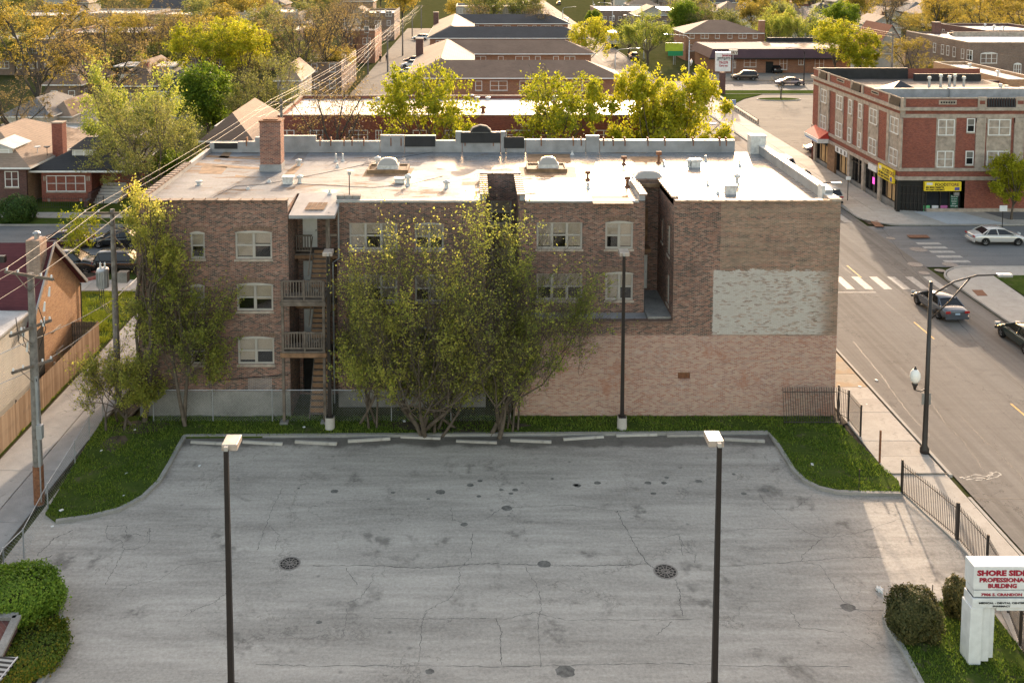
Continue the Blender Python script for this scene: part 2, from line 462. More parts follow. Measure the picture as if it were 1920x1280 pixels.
def sheet(name, pts, z, mat_, parent=None, **t):
    b = MB(); b.poly([(p[0], p[1], z) for p in pts]); return b.build(name, mat_, parent, **t)
def rect(name, x0, y0, x1, y1, z, mat_, parent=None, **t):
    return sheet(name, [(x0, y0), (x1, y0), (x1, y1), (x0, y1)], z, mat_, parent, **t)
def raised(name, pts, z0, z1, mat_, parent=None, **t):
    b = MB(); b.prism([(p[0], p[1]) for p in pts], z0, z1); return b.build(name, mat_, parent, **t)

# the far ground goes on to the horizon
b = MB(); b.poly([(-3500, -300, -.08), (3500, -300, -.08), (3500, 5500, -.08), (-3500, 5500, -.08)])
b.build('ground', M['yard'], kind='structure')
# roads
rect('main_road', 23.5, -60, 36.8, 900, 0, M['road'], kind='structure')
rect('side_road', -400, 78.6, 23.496, 90.6, 0, M['road2'], kind='structure')
rect('side_road', 36.804, 78.6, 300, 90.6, 0, M['road2'], kind='structure')
rect('side_road', 36.804, 181, 330, 194.5, 0, M['road2'], kind='structure')
rect('parking_lot', -19.9, 5, 21.6, 51.3, 0, M['lot'], kind='structure')

def slab_run(parent, x0, x1, y0, y1, step, z0=-.02, z1=.12, mat_=None, along='y', gap=.02):
    """one pavement slab after another, each its own object on a shared mesh"""
    n = max(1, round(((y1 - y0) if along == 'y' else (x1 - x0)) / step))
    st = ((y1 - y0) if along == 'y' else (x1 - x0)) / n
    bx = MB()
    if along == 'y': bx.box(-(x1-x0)/2 + gap/2, -st/2 + gap/2, z0, (x1-x0)/2 - gap/2, st/2 - gap/2, z1)
    else: bx.box(-st/2 + gap/2, -(y1-y0)/2 + gap/2, z0, st/2 - gap/2, (y1-y0)/2 - gap/2, z1)
    me = bx.mesh('slab', mat_ or M['slab'])
    for i in range(n):
        c = (i + .5) * st
        loc = ((x0+x1)/2, y0 + c, rnd.uniform(-.008, .008)) if along == 'y' else (x0 + c, (y0+y1)/2, rnd.uniform(-.008, .008))
        link('slab', me, parent, loc=loc)
def walkway(name, x0, y0, x1, y1, mat_=None):
    return rect(name, x0, y0, x1, y1, .05, mat_ or M['dirt'], kind='structure')
# west pavement of the main road, beside the lot and the corner building
wk = walkway('sidewalk', 20.0, 46.4, 23.2, 78.2)
slab_run(wk, 20.25, 23.1, 46.5, 56.1, 1.55)
slab_run(wk, 20.0, 23.1, 56.12, 66.9, 1.8, mat_=M['slab_old'])
slab_run(wk, 19.9, 23.1, 66.92, 78.2, 1.6)
# driveway apron
ap = raised('driveway_apron', [(20.1, 46.45), (23.15, 46.45), (23.15, 20), (20.4, 20), G(1907, 1212), G(1838, 1066), G(1792, 1018)], -.02, .06, M['slab'], kind='structure')
# verge pavement north of the corner building
wk = walkway('sidewalk', -36, 72.6, 19.9, 75.2)
slab_run(wk, -36, 19.85, 72.65, 75.15, 1.6, along='x')
rect('lawn', -60, 75.2, 19.9, 78.3, .06, M['turf'], kind='structure')
rect('lawn', -60, 52, -36.1, 75.1, .05, M['turf'], kind='structure')
wk = walkway('sidewalk', -75, 93.2, 23.2, 95.2)
slab_run(wk, -75, 19.8, 93.25, 95.15, 1.6, along='x')
rect('lawn', -75, 90.9, 19.5, 93.2, .06, M['turf'], kind='structure')
rect('lawn', -75, 95.2, -20.5, 101, .06, M['turf'], kind='structure')
wk = walkway('sidewalk', 20.2, 91, 23.2, 260)
slab_run(wk, 20.25, 23.1, 91, 190, 1.65)
# east pavement
wk = walkway('sidewalk', 37.1, 91.0, 41.6, 178)
slab_run(wk, 37.15, 39.35, 92.6, 178, 1.9)
slab_run(wk, 39.37, 41.58, 95.6, 178, 1.9)
c_ = [(37.1, 95.5)]
for a in range(0, 7):
    t = math.pi + a * math.pi / 12
    c_.append((40.3 + 3.2 * math.cos(t), 94.1 + 3.2 * math.sin(t)))
raised('sidewalk', [(37.1, 95.5)] + c_[1:] + [(62, 90.9), (62, 96.5), (46.2, 96.5), (41.6, 98), (39.3, 95.5)], -.02, .115, M['slab'], kind='structure')
raised('sidewalk_panel', [(44.5, 91.0), (50, 91.0), (47.5, 95.4), (43.2, 95.4)], .1, .122, concrete_mat('new pale concrete', (.36, .37, .38), (.45, .46, .47)), kind='structure')
raised('sidewalk_panel', [(51, 92.5), (62, 92.5), (62, 95.3), (50, 95.3)], .1, .122, M['road2'], kind='structure')
# corner south of the side road, east side
c2 = [(37.1, 60)]
for a in range(0, 7):
    t = math.pi - a * math.pi / 12
    c2.append((40.6 + 3.5 * math.cos(t), 74.9 + 3.5 * math.sin(t)))
raised('sidewalk', c2 + [(60, 78.4), (60, 76.3), (41, 76.3), (40.2, 60)], -.02, .115, M['slab'], kind='structure')
raised('sidewalk', [(37.1, 59.98), (40.2, 59.98), (40.2, 30), (37.1, 30)], -.02, .112, M['slab_old'], kind='structure')
rect('lawn', 41.0, 66, 60, 76.3, .08, M['turf'], kind='structure')
rect('sidewalk', 40.2, 69.0, 60, 71.2, .1, M['slab_old'], kind='structure')
# kerbs
def kerb(pts, wd=.16, z=.13, name='kerb', mat_=None):
    b = MB()
    P = [Vector((p[0], p[1], 0)) for p in pts]
    L = []; Rr = []
    for i, p in enumerate(P):
        d = (P[min(i+1, len(P)-1)] - P[max(i-1, 0)]).normalized(); n = Vector((-d.y, d.x, 0)) * wd / 2
        L.append(p + n); Rr.append(p - n)
    for i in range(len(P) - 1):
        a, c, e, f = L[i], L[i+1], Rr[i+1], Rr[i]
        up = Vector((0, 0, z)); dn = Vector((0, 0, -.02))
        b.quad(a + up, f + up, e + up, c + up)
        b.quad(a + dn, a + up, c + up, c + dn); b.quad(f + dn, e + dn, e + up, f + up)
    for a, f in ((L[0], Rr[0]), (L[-1], Rr[-1])):
        b.quad(a + Vector((0,0,-.02)), f + Vector((0,0,-.02)), f + Vector((0,0,z)), a + Vector((0,0,z)))
    return b.build(name, mat_ or M['kerb'], kind='structure')
def arc(cx, cy, r, a0, a1, n=8):
    return [(cx + r * math.cos(R(a0 + (a1-a0)*i/n)), cy + r * math.sin(R(a0 + (a1-a0)*i/n))) for i in range(n+1)]
kerb([(23.3, 20)] + [(23.3, 44.5)] , z=.03)
kerb([(23.3, 46.3), (23.3, 75)] + arc(20.1, 75.2, 3.2, 0, 90)[1:] + [(-75, 78.4)])
kerb([(-75, 90.8)] + arc(20.1, 94.0, 3.2, -90, 0) + [(23.3, 300)])
kerb([(37.0, 300), (37.0, 197.8)]); kerb([(37.0, 178), (37.0, 94.1)] + arc(40.2, 94.1, 3.2, 180, 270)[1:] + [(120, 90.85)])
kerb([(37.0, 20), (37.0, 75)] + arc(40.5, 75, 3.5, 180, 90)[1:] + [(120, 78.5)])

# lot verges: kerb lines read off the photograph
KL = [G(u, v) for u, v in ((1440, 813), (1455, 832), (1470, 855), (1487, 883), (1508, 903), (1535, 917), (1570, 925), (1630, 927), (1690, 928))]
KR = [G(u, v) for u, v in ((105, 980), (170, 971), (225, 957), (268, 934), (298, 905), (318, 872), (332, 845), (345, 822))]
kerb([tuple(p) for p in KR] + [tuple(G(345, 820))] + [tuple(G(1440, 813))] + [tuple(p) for p in KL[1:]], wd=.2, z=.14)
vr = [(p.x, p.y) for p in KR] + [(p.x, p.y) for p in KL] + [tuple(G(1685, 905)[:2]), tuple(G(1567, 792)[:2]), (19.8, 52.5), (-18.4, 52.5), tuple(G(195, 785)[:2]), tuple(G(140, 872)[:2]), tuple(G(85, 965)[:2])]
VERGE = vr
raised('verge', vr, -.04, .1, M['turf'], kind='structure')
raised('foundation_path', [(-18.9, 52.4), (-18.4, 70), (-18.6, 70), (-19.6, 53.0)], 0, .12, M['dirt'], kind='structure')
# island under the monument sign (bottom right) and the planting bed (bottom left)
isl = [G(u, v) for u, v in ((1740, 1310), (1715, 1262), (1690, 1215), (1668, 1180), (1659, 1160), (1664, 1143), (1690, 1134), (1800, 1128), (1872, 1130))]
kerb([tuple(p) for p in isl], wd=.2, z=.15)
raised('verge', [(p.x, p.y) for p in isl] + [(20.0, G(1872, 1130).y), (20.1, 36), (19.8, 20), (isl[0].x, 20)], -.04, .11, M['turf'], kind='structure')
bed = [G(u, v) for u, v in ((60, 1310), (95, 1250), (116, 1205), (120, 1170), (112, 1145), (95, 1120), (60, 1098), (0, 1085))]
kerb([tuple(p) for p in bed], wd=.2, z=.15)
raised('planting_bed', [(p.x, p.y) for p in bed] + [(-25, bed[-1].y), (-25, 25), (bed[0].x, 25)], -.04, .11, M['dirt'], kind='structure')

# alley: two rows of concrete panels either side of the centre joint
al = rect('alley', -24.1, -20, -20.2, 78.3, .0, M['dirt'], kind='structure')
slab_run(al, -24.0, -21.87, 20, 78.2, 4.6, z0=-.06, z1=.05, mat_=M['alley'])
slab_run(al, -21.83, -20.3, 20, 78.2, 4.6, z0=-.06, z1=.05, mat_=M['alley'])
rect('alley', -22.5, 101, -8.5, 330, .01, M['lot2'], kind='structure')
rect('alley', -24.3, 90.9, -20.6, 101, .07, M['alley'], kind='structure')
# yards left of the alley
rect('lawn', -40, 45, -24.15, 72.5, .05, M['turf'], kind='structure')

# ---- painted markings
def strip(b, p, q, wd, z=.004):
    p, q = Vector((p[0], p[1], z)), Vector((q[0], q[1], z)); d = (q - p).normalized(); n = Vector((-d.y, d.x, 0)) * wd / 2
    b.quad(p - n, q - n, q + n, p + n)
m, nt, bs = newmat('worn road paint')
co = objco(nt)
n_ = mth(nt, 'ADD', mth(nt, 'MULTIPLY', noise(nt, co, 3, 5, .7), .5), mth(nt, 'MULTIPLY', noise(nt, co, 25, 3), .5))
setb(nt, bs, ramp(nt, n_, [(.38, (.2, .19, .17)), (.62, (.4, .385, .355))]), .7, .3)
M['road_paint'] = m
M['yellow_line'] = plain('worn yellow road paint', (.45, .25, .05), .7, .3, var=.3, scale=4)
cw = tag(bpy.data.objects.new('crosswalk', None), 'zebra crossing of white bars across the main road beside the corner building', 'crosswalk'); COL.objects.link(cw); cw.location = (30, 74.6, 0); BASE[cw.name] = Vector(cw.location)
for i in range(9):
    x = 24.1 + i * 1.42
    if x > 36.6: break
    b = MB(); b.quad((x, 73.3, .004), (x + .62, 73.3, .004), (x + .62, 76.2, .004), (x, 76.2, .004)); b.build('painted_bar', M['road_paint'], cw)
cw = tag(bpy.data.objects.new('crosswalk', None), 'zebra crossing of white bars across the side street mouth', 'crosswalk'); COL.objects.link(cw); cw.location = (40, 84.6, 0); BASE[cw.name] = Vector(cw.location)
for i, (v, u0, u1) in enumerate(((456.5, 1719, 1763), (464, 1731, 1775), (472, 1744, 1789), (481, 1757, 1803), (490, 1770, 1818), (500, 1788, 1832))):
    a, c = G(u0, v), G(u1, v)
    b = MB(); b.quad((a.x, a.y - .3, .004), (c.x, a.y - .3, .004), (c.x, a.y + .3, .004), (a.x, a.y + .3, .004)); b.build('painted_bar', M['road_paint'], cw)
cw = tag(bpy.data.objects.new('crosswalk', None), 'zebra crossing half hidden behind the corner building roof edge', 'crosswalk'); COL.objects.link(cw); cw.location = (30, 93, 0); BASE[cw.name] = Vector(cw.location)
for i in range(8):
    x = 24.6 + i * 1.5
    b = MB(); b.quad((x, 91.9, .004), (x + .75, 91.9, .004), (x + .75, 94.7, .004), (x, 94.7, .004)); b.build('painted_bar', M['road_paint'], cw)
for y in range(40, 330, 12):
    if 76 < y < 92: continue
    b = MB(); yy = {64: 63.6, 52: 51.2}.get(y, y)
    b.quad((30.45, yy, .004), (30.57, yy, .004), (30.57, yy + 3, .004), (30.45, yy + 3, .004))
    b.build('centre_line', M['yellow_line'], kind='structure')
b = MB(); strip(b, (23.7, 72.6), (30.3, 72.6), .12); b.build('stop_line', M['road_paint'], kind='structure')
b = MB(); strip(b, (23.6, 44.4), (34, 44.3), .05, .003); strip(b, (20.5, 46.45), (23.2, 46.45), .03, .125); b.build('expansion_joint', M['black_tar'], kind='structure')

def wander(pts, n, amp, seed=0):
    r = random.Random(seed); out = []
    for k in range(len(pts) - 1):
        p, q = pts[k], pts[k+1]
        for i in range(n):
            t = i / n; e = amp
            out.append((p[0] + (q[0]-p[0]) * t + r.uniform(-e, e), p[1] + (q[1]-p[1]) * t + r.uniform(-e, e)))
    out.append(pts[-1][:2]); return out
def ribbon(b, pts, wd, z, seed=1):
    r = random.Random(seed); L = []
    for i, p in enumerate(pts):
        a, c = pts[max(i-1, 0)], pts[min(i+1, len(pts)-1)]
        dx, dy = c[0]-a[0], c[1]-a[1]; l = math.hypot(dx, dy) or 1
        ww = wd * r.uniform(.35, 1.3) * .5
        L.append(((p[0] - dy/l*ww, p[1] + dx/l*ww, z), (p[0] + dy/l*ww, p[1] - dx/l*ww, z)))
    for i in range(len(L) - 1): b.quad(L[i][0], L[i][1], L[i+1][1], L[i+1][0])
CR = [  # cracks traced in the photograph: (width m, points)
 (.05, [(585,1060),(700,1060),(800,1065),(870,1058),(920,1056),(980,1057),(1060,1060),(1110,1060),(1180,1058),(1215,1057)]),
 (.06, [(1215,1057),(1232,1068)]), (.045, [(1157,958),(1165,975),(1185,1012),(1195,1030),(1215,1057)]),
 (.03, [(846,950),(848,975),(875,980)]), (.035, [(910,973),(940,953),(980,950),(1060,946),(1130,954),(1157,958),(1180,956)]),
 (.03, [(885,1000),(883,1045),(862,1065),(862,1095),(845,1120),(800,1145),(793,1160),(790,1180),(785,1240)]),
 (.03, [(648,1065),(670,1096)]), (.03, [(700,1072),(698,1090),(676,1120),(652,1130)]), (.025, [(651,1142),(650,1165),(640,1195)]),
 (.03, [(530,915),(512,950),(497,990),(482,1030)]), (.025, [(505,985),(523,1003),(516,1030)]),
 (.035, [(480,1245),(600,1248),(800,1247),(960,1249),(1080,1246),(1250,1243),(1420,1248),(1600,1250)]),
 (.03, [(700,1158),(790,1160),(880,1158),(950,1160),(1000,1148),(1060,1162),(1200,1162),(1300,1160)]),
 (.03, [(985,1062),(1005,1095),(1014,1120),(1014,1145),(1010,1160),(1014,1250)]), (.04, [(930,1160),(940,1180),(938,1200),(940,1245)]),
 (.04, [(1265,1085),(1276,1115),(1275,1135),(1280,1155)]), (.03, [(1280,1040),(1275,1010),(1272,1000),(1240,1008),(1180,1006)]), (.03, [(1275,1010),(1290,1035),(1305,1040),(1303,1055)]),
 (.03, [(1425,925),(1432,940),(1448,953),(1470,955),(1495,950),(1522,928)]), (.03, [(1448,953),(1475,975),(1500,992),(1540,1008),(1605,1000),(1690,972)]),
 (.03, [(1540,1010),(1505,1040),(1503,1052),(1540,1060),(1556,1085),(1580,1125),(1600,1140),(1640,1160)]),
 (.035, [(1340,1062),(1420,1057),(1503,1052),(1580,1045),(1660,1045)]), (.025, [(1350,995),(1420,990),(1480,992)]),
 (.03, [(200,985),(200,1010),(228,1013),(232,1030),(226,1045)]), (.03, [(200,987),(238,985),(235,1010),(250,1000),(275,1005),(282,990),(278,1020),(255,1028),(230,1030)]),
 (.03, [(225,1045),(212,1070),(198,1095)]), (.05, [(70,1040),(100,1010),(137,993)]), (.07, [(60,1055),(98,1040)]), (.05, [(85,1107),(130,1107)]),
 (.025, [(250,1095),(300,1085),(340,1060),(420,1050),(480,1055)]), (.025, [(220,1115),(240,1098),(252,1094)]), (.03, [(345,1155),(370,1140),(400,1130),(425,1110)]),
 (.03, [(1480,1140),(1500,1175),(1580,1185),(1640,1215)]), (.03, [(1230,1190),(1260,1165)]), (.03, [(1660,1145),(1560,1140)]),
]
b = MB()
for k, (wd, pts) in enumerate(CR):
    ribbon(b, wander([tuple(G(u, v)[:2]) for u, v in pts], 12, .045, k), wd * .6, .003, k)
lot_obj = bpy.data.objects['parking_lot']
M['crack'] = plain('weathered crack filler', (.07, .066, .06), .9, .1, var=.4, scale=2)
b.build('tar_crack', M['crack'], lot_obj, kind='stuff')
# dark oil drips
b = MB(); r_ = random.Random(5)
for u, v, s in [(627,921,.32),(737,923,.2),(826,922,.42),(882,909,.3),(900,901,.22),(898,930,.2),(966,918,.26),(1079,909,.24),(1083,910,.3),(560,915,.12),(803,935,.15),(958,925,.2),(940,918,.2),(1020,1057,.5),(1060,1258,.62),(806,1258,.28),(1245,905,.26),(1310,902,.3),(1435,919,.3),(1395,925,.25),(1120,905,.3),(1215,905,.3),(1250,895,.2),(1225,925,.25),(598,1166,.2),(950,952,.45),(870,983,.3),(1590,1138,.5)]:
    c = G(u, v); n = 22; pts = []
    for i in range(n):
        t = 2*math.pi*i/n; rr = s * r_.uniform(.85, 1.05) * .5
        pts.append((c.x + rr*math.cos(t)*1.2, c.y + rr*math.sin(t), .005))
    b.poly(pts)
b.build('oil_spot', plain('oil stain', (.13, .122, .11), .85, .3, var=.4, scale=5), lot_obj, kind='stuff')
b = MB()
for k, (wd, pts) in enumerate([(.06, [(1577,340+400-400),(1640,395)]), (.035, [(1577,497),(1728,623),(1920,812)]), (.04, [(1620,380),(1700,490),(1760,560),(1830,640),(1920,730)]),
    (.05, [(1745,820),(1700,770),(1650,700),(1600,640)]), (.04, [(1860,905),(1810,830),(1770,790),(1740,745),(1690,690)]), (.05, [(1920,900),(1880,855),(1850,830),(1800,780)])]):
    ribbon(b, wander([tuple(G(u, v)[:2]) for u, v in pts], 16, .05, k + 50), wd, .003, k)
b.build('tar_crack', M['black_tar'], bpy.data.objects['main_road'], kind='stuff')
# chalk figure scrawled on the road
b = MB()
for pts in ([(1806,896),(1830,889),(1850,893),(1868,883),(1878,890),(1860,896),(1850,893)], [(1812,899),(1835,895),(1852,896)], [(1830,900),(1848,898),(1860,896)], [(1800,895),(1822,892)], [(1856,886),(1872,885)], [(1845,899),(1862,890)]):
    ribbon(b, wander([tuple(G(u, v)[:2]) for u, v in pts], 4, .03, 3), .07, .004, 2)
o = b.build('chalk_scrawl', M['road_paint']); tag(o, 'white paint scrawl like a trailing figure on the asphalt near the kerb', 'road marking')

M['iron'] = plain('worn cast iron', (.22, .2, .18), .6, .3, .3, var=.3, scale=6)
# ---- drains and manhole covers
def drain(u, v, r, label, cat='drain', grate=True):
    c = G(u, v); t = thing('drain_grate' if grate else 'manhole_cover', (c.x, c.y, 0), label, cat)
    b = MB(); b.tube([(c.x, c.y, -.03), (c.x, c.y, .008)], r * .97, 24); b.build('pit', M['black_paint'], t)
    b = MB()
    n = 28
    for rr, wd in ((r, .07), (r * .66, .035), (r * .36, .035)) if grate else ((r, .06), (r * .5, .03)):
        for i in range(n):
            a0, a1 = 2*math.pi*i/n, 2*math.pi*(i+1)/n
            q = [(c.x + k*math.cos(a), c.y + k*math.sin(a), .016) for k, a in ((rr, a0), (rr, a1), (rr-wd, a1), (rr-wd, a0))]
            b.poly(list(reversed(q)))
    for i in range(12 if grate else 0):
        a = math.pi * i / 6 + .2
        b.bar((c.x + r*.1*math.cos(a), c.y + r*.1*math.sin(a), .012), (c.x + r*.96*math.cos(a), c.y + r*.96*math.sin(a), .012), .03, .012)
    if not grate:
        b.tube([(c.x, c.y, 0), (c.x, c.y, .012)], r * .9, 24)
    b.build('cover_ring' if not grate else 'grate', M['iron'], t)
    return t
drain(543, 1056, .46, 'round iron drain grate set in the asphalt left of centre')
drain(1248, 1071, .5, 'round iron drain grate in the asphalt near the right lamp post')
for u, v, r, l in ((1722, 468, .72, 'manhole cover at the mouth of the side street, left of the crossing bars'), (1716, 496, .6, 'manhole cover in the shaded junction below the first one'), (1670, 447, .4, 'small manhole cover close to the far kerb corner'),
                   (1781, 496, .6, 'manhole cover between the two lowest crossing bars'), (1733, 512, .42, 'small dark cover in the junction above the crossing'), (1762, 507, .4, 'small dark cover beside the lowest crossing bar')):
    drain(u, v, r, l, 'manhole', False)
# tactile paving pads
for q, l in ((((1632,414),(1645,414),(1658,425),(1641,425)), 'rust brown tactile pad at the food shop corner nearest the building shadow'), (((1700,440.5),(1738,440.5),(1744,445.5),(1706,445.5)), 'rust brown tactile pad facing the side street crossing'), (((1822,543.5),(1842,543.5),(1852,554.5),(1833,554.5)), 'dark red tactile pad on the corner below the grass')):
    P = [G(u, v, .12) for u, v in q]
    b = MB(); b.prism([(p.x, p.y) for p in reversed(P)], .1, .127); o = b.build('tactile_pad', plain('brown tactile paving', (.16, .075, .045), .8, .2, var=.25, scale=6)); tag(o, l, 'tactile paving')

# ---- wheel stops along the top of the lot
stops_ = [(358,830,418,833,0),(455,830,530,834,0),(553,830,632,834,0),(652,829,732,824,3),(751,820,826,823,1),(855,828,932,831,0),(957,827,1034,830,0),(1056,825,1132,820,2),(1155,818,1232,816,1),(1250,818,1324,817,2),(1357,825,1434,829,0)]
wsm = MB()
pr = [(-.1, 0), (.1, 0), (.075, .14), (-.075, .14)]
for e in (-1.05, 1.05): pass
i0 = len(wsm.v)
for x in (-1.05, 1.05):
    for y, z in pr: wsm.v.append((x, y, z))
wsm.f += [(0,1,2,3),(7,6,5,4),(0,4,5,1),(1,5,6,2),(2,6,7,3),(3,7,4,0)]; wsm.m += [0]*6
ws_me = wsm.mesh('wheel_stop', concrete_mat('wheel stop concrete', (.26, .24, .215), (.4, .375, .335)))
nm = ['leftmost', 'second', 'third', 'fourth, skewed', 'fifth, pushed against the kerb', 'sixth, middle', 'seventh', 'eighth, slightly turned', 'ninth, chipped', 'tenth, half hidden', 'rightmost']
for k, (u0, v0, u1, v1, q) in enumerate(stops_):
    a, c = G(u0, v0), G(u1, v1); mid = (a + c) / 2
    o = link('wheel_stop', ws_me, loc=(mid.x, mid.y, .0), rz=math.atan2(c.y - a.y, c.x - a.x), label=nm[k] + ' concrete wheel stop along the top of the parking lot', cat='wheel stop', group='wheel stops along the top kerb')
    o.scale = ((c - a).length / 2.1, 1, rnd.uniform(.8, 1.1))
    bevel(o, .02)

for i, (u, v, rx_, ry_) in enumerate(((850, 797, 4.2, .75), (262, 800, 1.7, .9), (1575, 786, .5, .7), (215, 830, .7, .9))):
    c = G(u, v, .1); r_ = random.Random(i); raised('bare_soil', [(c.x + rx_ * r_.uniform(.75, 1.1) * math.cos(2*math.pi*k/18), c.y + ry_ * r_.uniform(.7, 1.1) * math.sin(2*math.pi*k/18)) for k in range(18)], .09, .105, M['dirt'], kind='structure')
M['grass_lit'] = leaf_mat('lawn blades with painted sunlight', [(.07, .12, .012), (.16, .2, .018), (.28, .3, .03)], .5)  # lighter copy of the verge blades, with sunlight put into the colour
# grass blades on the near verges (nobody could count them)
def inside(x, y, poly):
    c = False; n = len(poly); j = n - 1
    for i in range(n):
        xi, yi = poly[i][0], poly[i][1]; xj, yj = poly[j][0], poly[j][1]
        if (yi > y) != (yj > y) and x < (xj - xi) * (y - yi) / (yj - yi) + xi: c = not c
        j = i
    return c
def blades(name, poly, n, h, z, mat_, seed=3, wd=.03):
    r = np.random.RandomState(seed)
    xs = [p[0] for p in poly]; ys = [p[1] for p in poly]
    P = np.stack([r.uniform(min(xs), max(xs), n), r.uniform(min(ys), max(ys), n)], 1)
    keep = np.array([inside(x, y, poly) for x, y in P]); P = P[keep]; P = P[(np.sin(P[:, 0] * 2.1 + 1.3 * np.sin(P[:, 1] * 1.7)) + np.sin(P[:, 1] * 3.1 + P[:, 0]) + r.normal(0, .8, len(P))) > -.35]
    n = len(P); a = r.uniform(0, 2*np.pi, n); hh = h * r.uniform(.5, 1.4, n)
    dx, dy = np.cos(a) * wd, np.sin(a) * wd
    lx, ly = r.normal(0, .4, n) * hh, r.normal(0, .4, n) * hh
    V = np.zeros((n, 3, 3))
    V[:, 0] = np.stack([P[:, 0] - dx, P[:, 1] - dy, np.full(n, z)], 1)
    V[:, 1] = np.stack([P[:, 0] + dx, P[:, 1] + dy, np.full(n, z)], 1)
    V[:, 2] = np.stack([P[:, 0] + lx, P[:, 1] + ly, z + hh], 1)
    me = bpy.data.meshes.new(name)
    me.vertices.add(3*n); me.vertices.foreach_set('co', V.ravel())
    me.loops.add(3*n); me.loops.foreach_set('vertex_index', np.arange(3*n))
    me.polygons.add(n); me.polygons.foreach_set('loop_start', np.arange(n)*3)
    me.materials.append(mat_); me.update(calc_edges=True)
    return link(name, me, kind='stuff', label='short grass growing on the ' + ('verge' if name == 'grass' else 'bed'), cat='grass')
tag(blades('grass', vr, 120000, .09, .1, M['grass_blade'], 3), 'short grass on the verge between the lot and the brick wall')
tag(blades('grass', [(p.x, p.y) for p in isl] + [(20.0, G(1872, 1130).y), (20.1, 36), (19.8, 26), (isl[0].x, 26)], 20000, .09, .11, M['grass_blade'], 4), 'bright grass round the monument sign and clipped shrubs')
tag(blades('grass', [(-24.2, 50), (-24.2, 72.5), (-34, 72.5), (-26.1, 63.5), (-26.1, 50)], 120000, .12, .05, M['grass_lit'], 5), 'sunlit lawn behind the wooden fence by the orange brick house')
# ================================================================== windows
WCACHE = {}
def win_meshes(w, h, cols, arch, detail, drop):
    key = (round(w, 2), round(h, 2), cols, arch, detail, drop)
    if key in WCACHE: return WCACHE[key]
    cs, mu, sa = (.07, .085, .05) if detail else (.08, .09, .05)
    y0, y1 = (.06, .16) if detail else (-.03, .06)
    f = MB(); x0, x1 = -w/2, w/2
    f.box(x0, y0, 0, x0 + cs, y1, h); f.box(x1 - cs, y0, 0, x1, y1, h)
    f.box(x0 + cs, y0, h - cs, x1 - cs, y1, h); f.box(x0 + cs, y0, 0, x1 - cs, y1, cs)
    if arch:
        n = 8; pts = []
        for i in range(n + 1):
            t = i / n; x = x0 - .04 + (w + .08) * t; pts.append((x, h + .012 + arch * (1 - (2*t-1)**2)))
        for ya in (y0 - .09, ):
            poly = [(p[0], ya, p[1]) for p in pts] + [(x1 + .04, ya, h - .001), (x0 - .04, ya, h - .001)]
            f.poly(list(reversed(poly)))
            back = [(p[0], y1, p[1]) for p in pts]
            for i in range(n): f.quad((pts[i][0], ya, pts[i][1]), back[i], back[i+1], (pts[i+1][0], ya, pts[i+1][1]))
            f.quad((x0 - .04, ya, h - .001), (x1 + .04, ya, h - .001), (x1 + .04, y1, h - .001), (x0 - .04, y1, h - .001))
    iw = (w - 2*cs - (cols-1)*mu) / cols; panes = []; blinds = []
    zmid = h * .5
    for c in range(cols):
        a = x0 + cs + c * (iw + mu)
        if c: f.box(a - mu, y0 + .01, cs, a, y1 - .01, h - cs)
        f.box(a, y0 + .02, zmid - sa/2, a + iw, y1 - .02, zmid + sa/2)
        if detail:
            for za, zb, yo in ((cs, zmid - sa/2, .03), (zmid + sa/2, h - cs, .045)):
                f.box(a, y0 + yo, za, a + .035, y1 - .02, zb); f.box(a + iw - .035, y0 + yo, za, a + iw, y1 - .02, zb)
                f.box(a + .035, y0 + yo, za, a + iw - .035, y1 - .02, za + .035)
        for k, (za, zb) in enumerate(((cs, zmid - sa/2), (zmid + sa/2, h - cs))):
            panes.append((a + (.03 if detail else 0), za + (.03 if detail else 0), a + iw - (.03 if detail else 0), zb))
        blinds.append((a, a + iw))
    out = {'frame': f.mesh('window', [M['frame'] if detail else M['white_paint']])}
    yp = y0 + .055
    if detail:
        out['panes'] = []
        for a, za, c, zb in panes:
            p = MB(); p.box(a, yp, za, c, yp + .006, zb); out['panes'].append(p.mesh('pane', M['clear_glass']))
        out['blinds'] = []
        for i, (a, c) in enumerate(blinds):
            p = MB(); z = h - cs - (h - 2*cs) * drop[i % len(drop)]
            p.box(a, y1 + .01, z, c, y1 + .014, h - cs); out['blinds'].append(p.mesh('blind', M['blind']))
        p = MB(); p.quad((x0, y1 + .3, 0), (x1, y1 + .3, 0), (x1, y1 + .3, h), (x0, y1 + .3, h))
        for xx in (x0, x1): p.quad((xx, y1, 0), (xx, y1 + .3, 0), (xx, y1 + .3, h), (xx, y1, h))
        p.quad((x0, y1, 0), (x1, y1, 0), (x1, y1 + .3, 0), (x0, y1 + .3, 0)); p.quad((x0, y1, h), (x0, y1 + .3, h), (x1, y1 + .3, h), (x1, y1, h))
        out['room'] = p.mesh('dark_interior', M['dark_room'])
        s = MB(); s.box(x0 - .06, -.05, -.12, x1 + .06, y1, -.004); out['sill'] = s.mesh('sill', M['limestone'])
    else:
        p = MB()
        for i, (a, za, c, zb) in enumerate(panes):
            p.cur = 1 if (i % 2 and drop[0] > .3) else 0
            p.box(a, yp, za, c, yp + .02, zb)
        out['pane'] = p.mesh('pane', [M['glass'], M['half_blind']])
        s = MB(); s.box(x0 - .05, -.1, -.12, x1 + .05, y1, -.004); out['sill'] = s.mesh('sill', M['limestone'])
    WCACHE[key] = out
    return out
M['half_blind'] = glass_mat('glass over a drawn blind', (.16, .15, .135), .2)
